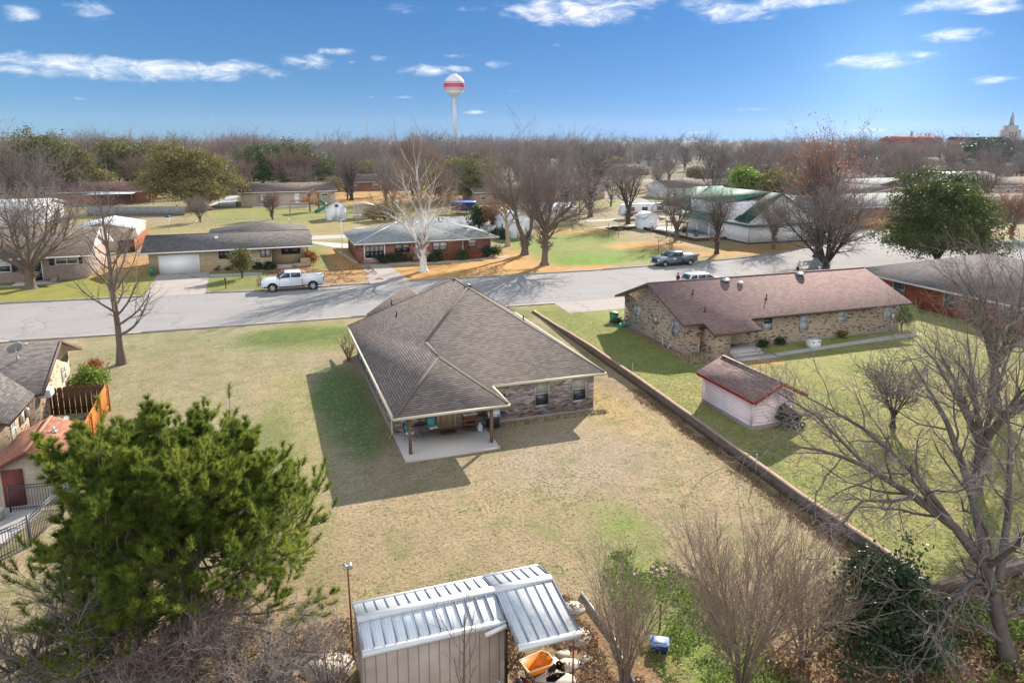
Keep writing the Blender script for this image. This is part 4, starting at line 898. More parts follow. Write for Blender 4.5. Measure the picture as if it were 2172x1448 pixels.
# ================================================================ metal shed in the foreground
def metal_shed():
    T = thing('metal_shed', 'tan ribbed metal shed with pale metal roof and open carport end, bottom centre', 'shed', 4, 18.8, 0); org = (4, 18.8, 0)
    w = MB(); a, b, c, d = 1.9, 6.0, 17.75, 19.95; e, rz = 2.13, 2.42
    w.add([(a,c,0),(b,c,0),(b,d,0),(a,d,0),(a,c,e),(b,c,e),(b,d,e),(a,d,e),(a,18.85,rz),(b,18.85,rz)], [(0,1,5,4),(2,3,7,6),(1,2,6,9,5),(3,0,4,8,7),(4,5,9,8),(6,7,8,9)]); w.build('wall', [M['panel_tan']], T, org)
    def roof(name, u0, u1, vf, vb, zf, zb, mat, pal):
        z = 2.52
        ro = shell([[(u0,vf,zf),(u1,vf,zf),(u1,18.87,z),(u0,18.87,z)], [(u1,vb,zb),(u0,vb,zb),(u0,18.87,z),(u1,18.87,z)]], .03).build(name, [M[mat], M['alu']], T, org)
        ribs = MB(); n = int((u1-u0)/.30)
        for k in range(n+1):
            u = u0+.02+k*(u1-u0-.04)/n
            ribs.beam((u,vf+.12,zf+(z-zf)*.12/(18.87-vf)+.02),(u,18.72,z-.015),.028,.035); ribs.beam((u,vb-.05,zb+.02),(u,19.02,z-.015),.028,.035)
        ribs.build('rib', [M['ribm']], ro, org)
        cap = MB(); cap.rings([[(u0,18.67,z-.02),(u0,18.87,z+.04),(u0,19.07,z-.02),(u0,18.87,z-.0)],[(u1,18.67,z-.02),(u1,18.87,z+.04),(u1,19.07,z-.02),(u1,18.87,z)]]); cap.build('ridge_cap', [M['roofcap']], ro, org)
        ed = MB(); ed.box((u0,vf-.03,zf-.1),(u1,vf+.1,zf+.035)); ed.build('edge_trim', [M['roofcap']], ro, org); ed = MB(); ed.box((u0,vb-.06,zb-.08),(u1,vb+.02,zb+.04)); ed.build('edge_trim', [M['roofcap']], ro, org)
        return ro
    roof('roof', 1.86, 6.02, 17.72, 20.02, 2.2, 2.2, 'metal_roof', 0)
    roof('carport_roof', 6.025, 7.92, 16.62, 20.02, 2.12, 2.22, 'metal_roof_worn', 1)
    fr = MB(); fr.box((5.98,17.74,0),(6.06,17.82,2.15)); fr.box((6.03,17.8,0),(6.1,19.9,2.1)); fr.build('dark_opening', [M['black']], T, org)
    for (u, v) in [(7.75,16.75),(7.8,19.8)]: p = MB(); p.tube([(u,v,0),(u,v,2.12)], .025, 8); p.build('post', [M['rust']], T, org)
    pp = MB(); pp.beam((5.35,17.62,1.98),(6.0,17.62,2.14),.08,.12); pp.build('loose_trim', [M['white']], T, org)
M['ribm'] = plain('roof_rib', (.13,.17,.27), .6, .1); M['roofcap'] = plain('pale_roof_cap', (.66,.67,.67), .6, .15); M['rust'] = plain('rusty_pipe', (.15,.06,.035), .8, .3)
M['pot_tan'] = plain('glazed_pot', (.16,.09,.06), .4, .3)
metal_shed()
def flood_pole():
    u, v = g(750, 1400); T = thing('light_pole', 'slim rusty pole with twin floodlights beside the metal shed', 'light pole', u, v, 0)
    p = MB(); p.tube([(0,0,0),(-.02,0,1.7),(-.05,0,3.3)], [.035,.03,.025], 8); p.build('pole', [M['rust']], T)
    for s, a in ((-1, 25), (1, -20)):
        h = MB(); h.x = Matrix.Translation((-.05+s*.09, 0, 3.35)) @ Matrix.Rotation(R(s*35), 4, 'Y') @ Matrix.Rotation(R(120), 4, 'X'); h.lathe([(.0,-.02),(.04,-.02),(.05,.06),(.1,.14),(.09,.145),(0,.1)], 14); h.build('lamp_head', [M['alu']], T, None, True)
flood_pole()
def wheelbarrow():
    T = thing('wheelbarrow', 'orange wheelbarrow under the edge of the carport roof', 'wheelbarrow', 7.0, 17.75, 0, R(8)); T.scale = (.8, .8, .8)
    t = MB(); rim = [(-.55,-.36),(.45,-.42),(.62,-.2),(.62,.2),(.45,.42),(-.55,.36)]; bot = [(-.25,-.2),(.2,-.22),(.28,-.1),(.28,.1),(.2,.22),(-.25,.2)]
    t.rings([[(x, y, .34) for x, y in bot], [(x, y, .72) for x, y in rim], [(x*.96, y*.96, .72) for x, y in rim], [(x, y, .37) for x, y in bot]], False)
    t.add([(x, y, .34) for x, y in bot], [(5,4,3,2,1,0)]); t.add([(x, y, .37) for x, y in bot], [(0,1,2,3,4,5)]); t.build('tray', [M['orange_plastic']], T)
    r = MB(); r.tube([(x, y, .73) for x, y in rim+[rim[0]]], .02, 6); r.build('rim', [M['yel']], T)
    for s in (-1, 1): h = MB(); h.tube([(.55,s*.05,.2),(-.2,s*.24,.32),(-1.1,s*.3,.6)], .02, 6); h.build('handle', [M['black']], T)
    for s in (-1, 1): h = MB(); h.tube([(-.1,s*.2,.33),(-.35,s*.22,.0),(-.5,s*.22,.3)], .015, 6); h.build('leg', [M['black']], T)
    w = MB(); w.x = Matrix.Translation((.68,0,.19)) @ Matrix.Rotation(R(90),4,'X'); w.lathe([(.1,-.05),(.18,-.05),(.19,0),(.18,.05),(.1,.05)], 18); w.build('wheel', [M['rubber']], T)
M['yel'] = plain('pale_yellow_rim', (.7,.6,.4), .5, .1)
wheelbarrow()
def red_mower():
    T = thing('push_mower', 'red push mower parked between the shed and the wheelbarrow', 'mower', 6.35, 17.35, 0, R(20))
    d = MB(); d.cbox((-.32,-.26,.12),(.34,.26,.26),.06); d.build('deck', [M['redplastic']], T); e = MB(); e.lathe([(.16,.26),(.16,.38),(.1,.44),(0,.45)], 14); e.build('engine', [M['black']], T)
    for x in (-.26,.28):
        for s in (-1,1): w = MB(); w.x = Matrix.Translation((x,s*.3,.1)) @ Matrix.Rotation(R(90),4,'X'); w.lathe([(.03,-.03),(.1,-.03),(.1,.03),(.03,.03)], 12); w.build('wheel', [M['rubber']], T)
    h = MB(); h.tube([(-.3,.2,.25),(-.9,.2,.95),(-.9,-.2,.95),(-.3,-.2,.25)], .015, 6); h.build('handle', [M['alu']], T)
red_mower()
def crate_and_bits():
    u, v = g(1398, 1378)
    T = thing('storage_bin', 'small blue lidded bin lying on bright green grass', 'storage bin', u, v, 0, R(-28))
    b = MB(); b.rings([[(x*.8, y*.8, 0) for x, y in ((-.28,-.2),(.28,-.2),(.28,.2),(-.28,.2))], [(-.28,-.2,.28),(.28,-.2,.28),(.28,.2,.28),(-.28,.2,.28)]]); b.build('body', [M['darkblue']], T)
    l = MB(); l.cbox((-.31,-.23,.28),(.31,.23,.36),.03); l.cbox((-.22,-.15,.36),(.22,.15,.385),.01); l.build('lid', [M['blue_plastic']], T)
    u, v = g(1399, 1335); T = thing('stake', 'rusty stake standing in bright green grass above the blue bin', 'stake', u, v, 0)
    s = MB(); s.tube([(0,0,0),(.02,0,.5),(0,.02,.95)], [.03,.03,.028], 6); s.lathe([(.035,.9),(.035,.97)], 6); s.build('rod', [M['rust']], T)
    # pale edging strip between leaf litter and grass
    pts = G([(1232,1262),(1275,1320),(1298,1350),(1318,1400),(1345,1450)]); T = thing('garden_edging', 'pale grey metal edging strip between leaf litter and green grass', 'edging', *pts[0], 0)
    m = MB()
    for i in range(4): m.beam((pts[i][0]-pts[0][0],pts[i][1]-pts[0][1],.07),(pts[i+1][0]-pts[0][0],pts[i+1][1]-pts[0][1],.07),.05,.18)
    m.build('strip', [M['alu']], T)
    u, v = g(1410, 1212, .1); rr = random.Random(3)
    mb = MB()
    for k in range(60): a, b_ = rr.gauss(0,.5), rr.gauss(0,.28); s = rr.uniform(.03,.10); mb.x = Matrix.Translation((a,b_,.0)) @ Matrix.Rotation(rr.random()*3,4,'Z'); mb.cbox((-s,-s*.8,-.03),(s,s*.8,s*.9),.03)
    o = mb.build('rubble_pile', [M['rubble']]); o.location = (u, v, 0); tag(o, 'small pile of pale pinkish rubble on the lawn between the bare shrubs', 'rubble', kind='stuff')
M['rubble'] = plain('pale_rubble', (.33,.24,.19), .9, .3)
crate_and_bits()
# ---------------------------------------------------------------- patio furniture
def chair(T_label, u, v, rot):
    T = thing('patio_chair', T_label, 'chair', u, v, .14, rot, 'patio chairs with teal cushions')
    s = MB(); s.cbox((-.25,-.24,.40),(.25,.24,.46),.02); s.build('seat', [M['white']], T)
    b = MB(); b.x = Matrix.Translation((0,.22,.44)) @ Matrix.Rotation(R(-12),4,'X'); b.cbox((-.25,-.01,0),(.25,.02,.5),.015); b.build('backrest', [M['black']], T)
    c = MB(); c.x = Matrix.Translation((0,.17,.47)) @ Matrix.Rotation(R(-12),4,'X'); c.cbox((-.22,-.06,0),(.22,.04,.42),.04); c.build('cushion', [M['teal']], T)
    for x in (-1,1):
        for y in (-1,1): l = MB(); l.tube([(x*.25,y*.22,.42),(x*.27,y*.27,0)], .013, 6); l.build('leg', [M['black']], T)
        a = MB(); a.tube([(x*.27,-.24,.4),(x*.28,-.22,.64),(x*.28,.2,.66)], .013, 6); a.build('armrest', [M['black']], T)
chair('teal-cushioned metal chair left of the round table on the patio', 6.85, 36.25, R(70)); chair('teal-cushioned metal chair right of the round table, next to the door', 8.15, 36.55, R(10))
T = thing('bistro_table', 'small round black table between the two patio chairs', 'table', 7.45, 36.45, .14)
mb = MB(); mb.lathe([(0,.70),(.33,.70),(.34,.715),(.33,.73),(0,.732)], 28); mb.build('tabletop', [M['glass']], T)
for k in range(4): a = k*R(90)+.4; mb = MB(); mb.tube([(.25*math.cos(a),.25*math.sin(a),.7),(0,0,.36),(-.28*math.cos(a),-.28*math.sin(a),0)], .012, 6); mb.build('leg', [M['black']], T)
T = thing('potted_plant', 'small potted plant on the round patio table', 'plant', 7.45, 36.45, .872); mb = MB(); mb.lathe([(.05,0),(.07,.09)], 10); mb.build('pot', [M['rust']], T)
fmesh('foliage', *leaves(np.random.RandomState(2), np.array([[0,0,.14]]), .05, 50, .035), M['leaf_green'], T)
T = thing('doormat', 'dark brown doormat on the patio in front of the tan door', 'doormat', 9.05, 36.55, .145); mb = MB(); mb.cbox((-.45,-.28,0),(.45,.28,.02),.008); mb.build('mat', [M['wood_dark']], T)
T = thing('potting_table', 'brown wooden stand with a white tray top against the patio wall', 'stand', 10.35, 36.85, .14)
for x in (-.33,.33):
    for y in (-.2,.2): l = MB(); l.box((x-.025,y-.025,0),(x+.025,y+.025,.8)); l.build('leg', [M['wood_brown']], T)
for z in (.2,.5): s = MB(); s.box((-.35,-.22,z),(.35,.22,z+.03)); s.build('shelf', [M['wood_brown']], T)
s = MB(); s.box((-.35,-.23,.6),(.35,-.2,.75)); s.build('drawer_front', [M['wood_brown']], T); s = MB(); s.cbox((-.4,-.26,.8),(.4,.26,.84),.01); s.build('tabletop', [M['white']], T)
T = thing('potted_plant', 'green plant on the white-topped wooden stand', 'plant', 10.35, 36.85, .98); mb = MB(); mb.lathe([(.06,0),(.09,.1)], 10); mb.build('pot', [M['black']], T); fmesh('foliage', *leaves(np.random.RandomState(3), np.array([[0,0,.16]]), .08, 70, .05), M['leaf_lime'], T)
T = thing('gas_grill', 'black and silver gas grill beside the patio post', 'grill', 11.62, 36.45, .03)
mb = MB(); mb.cbox((-.32,-.26,.12),(.32,.26,.78),.02); mb.build('cabinet', [M['black']], T)
mb = MB(); mb.x = Matrix.Translation((0,0,.9)) @ Matrix.Rotation(R(90),4,'Y'); mb.lathe([(.0,-.36),(.26,-.36),(.28,-.33),(.28,.33),(.26,.36),(0,.36)], 18); mb.build('lid', [M['alu']], T, None, True)
mb = MB(); mb.box((-.36,-.34,.76),(.36,-.26,.92)); mb.build('control_panel', [M['alu']], T)
for x in (-.2,0,.2): k = MB(); k.x = Matrix.Translation((x,-.34,.84)) @ Matrix.Rotation(R(90),4,'X'); k.lathe([(0,0),(.03,0),(.03,.03),(0,.03)], 10); k.build('knob', [M['black']], T)
for x in (-1,1): s = MB(); s.cbox((x*.37,-.24,.84),(x*.8,.24,.88),.01); s.build('side_shelf', [M['iron']], T)
M['acp'] = plain('pale_tank_paint', (.45,.52,.56), .4, .1)
T = thing('gas_bottle', 'pale blue-grey gas bottle at the foot of the grill', 'gas bottle', 10.75, 36.1, .14); mb = MB(); mb.lathe([(.1,0),(.14,.04),(.15,.12),(.15,.28),(.12,.36),(.04,.40)], 18); mb.build('tank', [M['acp']], T, None, True); mb = MB(); mb.lathe([(.07,.38),(.07,.48),(.06,.48),(.06,.38)], 12); mb.build('collar', [M['acp']], T)
def dump_cart():
    T = thing('dump_cart', 'black dump cart tipped up against the end wall of the pink shed', 'cart', 26.9, 30.3, .4, R(-6))
    X = Matrix.Translation((-.15,.0,.62)) @ Matrix.Rotation(R(38),4,'Y') @ Matrix.Rotation(R(72),4,'X')
    t = MB(); t.x = X; a = [(-.75,-.5),(.75,-.5),(.75,.5),(-.75,.5)]; b = [(-.6,-.4),(.6,-.4),(.6,.4),(-.6,.4)]
    t.rings([[(x,y,-.2) for x,y in b],[(x,y,.2) for x,y in a],[(x*.97,y*.97,.2) for x,y in a],[(x*.96,y*.96,-.17) for x,y in b]], True); t.build('tub', [M['black']], T)
    for s in (0,.5): w = MB(); w.x = Matrix.Translation((.2+s,-.35+s*.3,.18)) @ Matrix.Rotation(R(80),4,'X'); w.lathe([(.03,-.05),(.16,-.05),(.18,0),(.16,.05),(.03,.05)], 16); wo_ = w.build('wheel', [M['rubber']], T); h = MB(); h.x = w.x; h.lathe([(0,-.055),(.09,-.055),(.09,.055),(0,.055)], 12); h.build('hub', [M['alu']], wo_)
    d = MB(); d.tube([(.3,-.1,.3),(.9,0,.75),(1.25,.05,.95)], .035, 6); d.build('drawbar', [M['black']], T)
dump_cart()
u, v = 39.7, 42.75
T = thing('cooler_box', 'white cooler box standing on the path behind the buff brick house', 'cooler', u, v, .42, R(3)); b = MB(); b.cbox((-.5,-.28,0),(.5,.28,.42),.04); b.build('body', [M['white']], T); l = MB(); l.cbox((-.52,-.3,.42),(.52,.3,.52),.04); l.build('lid', [M['white']], T)
for x in (-.3,.3): k = MB(); k.box((x-.05,-.315,.36),(x+.05,-.29,.45)); k.build('latch', [M['black']], T)
def bin_(label, u, v, z=0, mat='green_plastic', rot=0):
    T = thing('wheelie_bin', label, 'bin', u, v, z, rot); b = MB(); b.rings([[(-.22,-.24,.05),(.22,-.24,.05),(.22,.24,.05),(-.22,.24,.05)],[(-.3,-.32,1.0),(.3,-.32,1.0),(.3,.32,1.0),(-.3,.32,1.0)]]); b.build('body', [M[mat]], T)
    l = MB(); l.cbox((-.33,-.37,1.0),(.33,.36,1.09),.03); l.build('lid', [M[mat]], T)
    for s in (-1,1): w = MB(); w.x = Matrix.Translation((s*.24,.25,.12)) @ Matrix.Rotation(R(90),4,'Y'); w.lathe([(.02,-.03),(.12,-.03),(.12,.03),(.02,.03)], 12); w.build('wheel', [M['rubber']], T)
bin_('green wheeled bin at the left front corner of the buff brick house', 28.9, 55.2, .1); bin_('green wheeled bin beside the white garage door, left end of the yellow brick house', -13.0, 94.9)
M['hose'] = plain('green_hose', (.01,.30,.17), .4, .1)
u, v = 28.6, 53.2
T = thing('garden_hose', 'coiled bright green garden hose on the ground by the buff brick house', 'hose', u, v, .32); mb = MB()
for k in range(5): mb.tube([(.32*math.cos(a)+.02*k, .28*math.sin(a)-.03*k, .05+.06*k+.02*math.sin(3*a+k)) for a in [i*.45 for i in range(15)]], .035, 5)
mb.build('coil', [M['hose']], T)
M['stone_pink'] = courses('pinkish_stone', [(0,(.42,.26,.24)),(.4,(.36,.24,.24)),(.7,(.48,.32,.28))], .5, .25, (.36,.30,.28), .03, .03, stain=.2)
M['wood_red'] = stripes('reddish_fence_boards', (.36,.13,.07), (.15,.05,.03), .14, .012, .8)
M['greenpaint'] = plain('dark_green_paint', (.02,.10,.075), .5, .15)
M['shingle_dk2'] = courses('mottled_dark_shingles', [(0,(.20,.17,.165)),(.5,(.235,.20,.19)),(.8,(.16,.14,.14))], .32, .14, (.11,.09,.09), .008, .02)
M['wall_beige'] = plain('beige_wall', (.38,.31,.23), .8, .08); M['wall_white'] = plain('white_wall', (.62,.61,.59), .7, .08); M['wall_brick_far'] = plain('far_red_brick', (.25,.11,.08), .9, .2); M['wall_tan_far'] = plain('far_tan_brick', (.36,.26,.19), .9, .15)
M['shingle_brownfar'] = courses('brown_grey_far_shingles', [(0,(.22,.165,.14)),(.5,(.25,.19,.16)),(.8,(.18,.135,.12))], .5, .25, (.15,.11,.1), .01, .03)
M['shingle_maroon'] = courses('maroon_far_shingles', [(0,(.17,.09,.085)),(.5,(.2,.11,.1)),(.8,(.14,.08,.075))], .5, .25, (.1,.06,.06), .01, .03)
M['siding_tan'] = stripes('tan_lap_siding', (.48,.40,.31), (.28,.23,.18), .25, .03, .7, axis=1)
M['darknet'] = plain('dark_blue_net', (.02,.03,.08), .8, .2); M['bluevinyl'] = plain('blue_vinyl', (.05,.12,.45), .5, .1)
M['wood_panel'] = plain('orange_brown_wood', (.38,.18,.07), .75, .2)
M['tower_white'] = plain('tower_white', (.70,.68,.68), .5, .03, .05); M['tower_red'] = plain('tower_red', (.55,.02,.07), .5, .05, .05); M['mast'] = plain('grey_mast', (.3,.32,.36), .6, .1)
M['church'] = plain('pale_limestone', (.36,.32,.29), .9, .1, .1); M['steeple'] = plain('grey_spire', (.30,.30,.33), .6, .1, .1)
M['redtile'] = plain('red_tile', (.26,.085,.08), .8, .15, .2)
M['wood_tan'] = plain('tan_boards', (.5,.26,.1), .8, .1)
# ================================================================ houses across the street
def yellow_house():
    T = thing('ranch_house', 'pale yellow brick ranch house with white garage door across the street', 'house', -4, 100, 0); org = (-4, 100, 0)
    e = 2.78; u0, u1, v0, v1 = -14.1, 6.0, 95.0, 106.4; vm = 100.7; rz = 4.25
    P = [[(u0,v0,e),(u1,v0,e),(u1,vm,rz),(u0,vm,rz)], [(u1,v1,e),(u0,v1,e),(u0,vm,rz),(u1,vm,rz)]]
    ro = shell(P, .16).build('roof', [M['shingle_grey'], M['white']], T, org); ridge_cap([((u0,vm,rz),(u1,vm,rz))], 'shingle_grey', ro, org)
    shell(hip_polys(-7.5,6.5,103,117.5,2.9,4.55), .16).build('rear_roof', [M['shingle_grey'], M['white']], T, org)
    w = MB(); w.rings([[(-13.3,95.6,0),(.9,95.6,0),(.9,95.6,0),(.9,106,0),(-13.3,106,0)],[(-13.3,95.6,e),(.9,95.6,e),(.9,95.6,e),(.9,106,e),(-13.3,106,e)]]); w.rings([[(.9,97.0,0),(5.3,97.0,0),(5.3,106,0),(.9,106,0)],[(.9,97.0,e),(5.3,97.0,e),(5.3,106,e),(.9,106,e)]])
    w.add([(-13.3,95.6,e),(-13.3,106,e),(-13.3,vm,rz-.2)],[(0,1,2)]); w.add([(5.3,97,e),(5.3,106,e),(5.3,vm,rz-.2)],[(0,1,2)]); w.rings([[(-6.9,104,0),(5.9,104,0),(5.9,116.8,0),(-6.9,116.8,0)],[(-6.9,104,2.8),(5.9,104,2.8),(5.9,116.8,2.8),(-6.9,116.8,2.8)]])
    w.build('wall', [M['brick_yellow']], T, org)
    g_ = MB(); f = fmap('S', 95.6); fbox(g_, f, -12.1, -7.75, -.02, .03, .02, 2.2)
    for k in range(1,4): fbox(g_, f, -12.1, -7.75, .03, .04, .54*k-.012, .54*k+.012)
    go = g_.build('garage_door', [M['vinyl']], T, org); fr = MB(); fbox(fr, f, -12.22, -12.1, -.02, .07, .02, 2.32); fbox(fr, f, -7.75, -7.63, -.02, .07, .02, 2.32); fbox(fr, f, -12.1, -7.75, -.02, .07, 2.2, 2.32); fr.build('door_frame', [M['white']], go, org)
    window(T, org, 'S', 95.6, -5.3, -4.2, 1.65, 2.55, 'black', 2, False, lower='glass'); window(T, org, 'S', 95.6, -.4, .7, 1.6, 2.55, 'black', 2, False, lower='curtain'); window(T, org, 'S', 97.0, 2.2, 4.4, 1.6, 2.5, 'black', 2, False, lower='glass')
    st = MB(); st.box((1.4,95.6,0),(4.0,97,.32)); st.box((1.4,95.1,0),(3.4,95.6,.16)); st.build('porch_step', [M['concrete']], T, org)
    pw = MB(); pw.box((3.6,95.2,0),(5.6,95.6,.55)); pw.box((4.4,95.6,0),(5.6,97.0,1.1)); pw.build('planter_wall', [M['brick_yellow']], T, org)
    q = MB(); q.cbox((-5.9,98.6,3.7),(-5.5,98.95,4.0),.03); q.build('roof_vent', [M['white']], T, org); pipe_vent(T, org, (-.4, 108.5, 4.0), .5)
    gt = MB(); gt.beam((u0,v0-.05,e-.08),(u1,v0-.05,e-.08),.1,.13); gt.build('gutter', [M['white']], ro, org)
yellow_house()
def red_house():
    T = thing('ranch_house', 'rosy red brick house with pale grey hip roof behind the white-barked tree', 'house', 20, 101, 0); org = (20, 101, 0)
    e = 2.75
    ro = shell(hip_polys(11.2,27.0,94.6,108.5,e,4.75), .15).build('roof', [M['shingle_light'], M['white']], T, org)
    shell(hip_polys(17.0,31.6,95.6,108.4,e-.03,4.55), .15).build('side_roof', [M['shingle_light'], M['white']], T, org)
    hp = hip_polys(11.2,27.0,94.6,108.5,e,4.75); ridge_cap([((11.2,94.6,e),hp[0][3]),((27.0,94.6,e),hp[0][2]),(hp[0][3],hp[0][2])], 'white', ro, org, .06); hq = hip_polys(17.0,31.6,95.6,108.4,e,4.55); ridge_cap([((31.6,95.6,e),hq[0][2])], 'white', ro, org, .06)
    w = MB()
    for (a,b,c,d) in [(11.9,26.2,95.3,107.9),(26.1,30.6,96.3,107.8)]: w.rings([[(a,c,0),(b,c,0),(b,d,0),(a,d,0)],[(a,c,e-.1),(b,c,e-.1),(b,d,e-.1),(a,d,e-.1)]])
    w.build('wall', [M['brick_red']], T, org)
    sw = MB(); fbox(sw, fmap('S',95.3), 12.45, 15.45, -.02, .04, .0, .55); sw.build('stone_panel', [M['stone_pink']], T, org)
    window(T, org, 'S', 95.3, 12.75, 15.1, .78, 2.35, 'black', 4, True, 'blind', 'glass', .06); fr = MB(); f = fmap('S', 95.3)
    for a in ((12.5,12.68),(15.17,15.35)): fbox(fr, f, *a, -.02, .1, .6, 2.6)
    fbox(fr, f, 12.5, 15.35, -.02, .1, 2.42, 2.6); fbox(fr, f, 12.68, 15.17, -.02, .1, .6, .7); fr.build('window_surround', [M['white']], T, org)
    window(T, org, 'S', 95.3, 16.7, 18.6, 1.35, 2.35, 'black', 2, True, 'blind', 'glass', .06); window(T, org, 'S', 95.3, 21.9, 23.8, 1.35, 2.35, 'black', 2, True, 'white', 'blind', .06); window(T, org, 'S', 96.3, 27.2, 28.3, 1.45, 2.4, 'black', 1, True, 'white', 'blind', .06); window(T, org, 'W', 11.9, 97.2, 97.9, 1.7, 2.3, 'black', 1, True, 'glass', 'glass', .05)
    door(T, org, 'S', 95.3, 19.55, 20.4, .5, 2.45, 'white', 'white', glass=(19.85,20.1,1.6,2.1))
    st = MB()
    for k in range(3): st.box((19.3,94.2+k*.35,0),(21.1,95.3,.16*(k+1)))
    st.box((18.95,94.1,0),(19.25,95.3,.75)); st.build('front_step', [M['brick_red']], T, org)
    for (u, v) in ((26.1,95.2),(30.5,96.2)): d = MB(); d.tube([(u+.1,v-.5,e-.15),(u,v-.05,e-.4),(u,v-.05,.3),(u+.3,v-.5,.08)], .06, 6); d.build('downspout', [M['white']], T, org)
    gt = MB(); gt.beam((11.2,94.55,e-.07),(27.0,94.55,e-.07),.1,.12); gt.build('gutter', [M['white']], ro, org)
    p = MB(); p.tube([(24.5,102.5,4.2),(24.5,102.5,5.1)], .09, 8); p.build('vent_pipe', [M['black']], T, org); p = MB(); p.cbox((24.9,102.3,4.75),(25.4,102.8,5.0),.08); p.tube([(25.15,102.5,4.2),(25.15,102.5,4.8)],.05,6); p.build('roof_vent', [M['alu']], T, org)
red_house()
def white_gable_house():
    T = thing('ranch_house', 'pale pinkish brick house with white gable end at the far left', 'house', -27, 100, 0); org = (-27, 100, 0)
    e = 2.85; u0, u1, v0, v1 = -45, -19.35, 94.9, 109; vm = 102; rz = 5.5
    ro = gable_roof((u0,u1,v0,v1), e, rz, 'u', 'shingle_tan', 'white', T, org)
    gable_walls((-44.5,-20.1,95.7,108.2), e, rz-.25, 'u', 'brick_pink', T, org)
    gp = MB(); gp.add([(-20.07,96.2,3.0),(-20.07,107.7,3.0),(-20.07,102,5.2)], [(0,1,2)]); gp.build('gable_panel', [M['siding_white']], T, org)
    fs = MB()
    for s in (1,-1): fs.beam((u1+.03,vm,rz-.1),(u1+.03,vm+s*7.0,e-.1),.05,.28)
    fs.build('fascia', [M['white']], ro, org); gt = MB(); gt.beam((u0,v0-.05,e-.08),(u1,v0-.05,e-.08),.1,.14); gt.build('gutter', [M['white']], ro, org)
    window(T, org, 'S', 95.7, -23.05, -20.9, 2.0-.1, 2.75, 'white', 2, True, 'blind', 'glass', .1); window(T, org, 'S', 95.7, -28.9, -27.7, 1.3, 2.6, 'white', 1, True, 'white', 'glass', .1)
    for (a, b, z0, z1) in [(-23.75,-23.25,1.8,2.85),(-20.7,-20.35,1.8,2.85),(-27.5,-26.9,1.2,2.7)]: s = MB(); fbox(s, fmap('S',95.7), a, b, -.02, .05, z0, z1); s.build('shutter', [M['black']], T, org)
    door(T, org, 'S', 95.7, -25.6, -24.6, .1, 2.4, 'black', 'white', glass=(-25.4,-24.8,1.3,2.2)); d = MB(); d.tube([(-26.4,95.6,2.7),(-26.4,95.6,.1)], .06, 6); d.build('downspout', [M['white']], T, org)
    pc = MB(); pc.box((-27,93.2,-.1),(-22.8,95.7,.12)); pc.build('porch_slab', [M['concrete']], T, org); bw = MB(); bw.box((-23.2,93.4,.12),(-22.8,95.0,.55)); bw.build('low_wall', [M['brick_pink']], T, org)
white_gable_house()
polysheet('path', [(-40,92.3),(-27,92.6),(-22.6,93.2),(-22.4,93.9),(-27,93.5),(-40,93.2)], M['concrete'], .014)
def workshop():
    T = thing('workshop', 'beige metal workshop with pale ribbed roof behind the white gable house', 'workshop', -22, 125, 0); org = (-22, 125, 0)
    gable_walls((-27,-18.2,119.8,131), 3.1, 4.0, 'v', 'panel_beige', T, org); 
    gable_roof((-27.2,-18.0,119.5,131.3), 3.15, 4.15, 'v', 'metal_roof', 'panel_beige', T, org, t=.1)
workshop()
board_fence('reddish-brown board fence beside the beige workshop, running away from the street', (-17.9,116.8), (-18.0,131.5), 1.9, 'wood_red', .14, .004, dog=False)
board_fence('dark reddish board fence between the white gable house and the long brown fence', (-20.0,116.2), (-17.9,116.6), 1.9, 'wood_dark', .14, .01, dog=False)
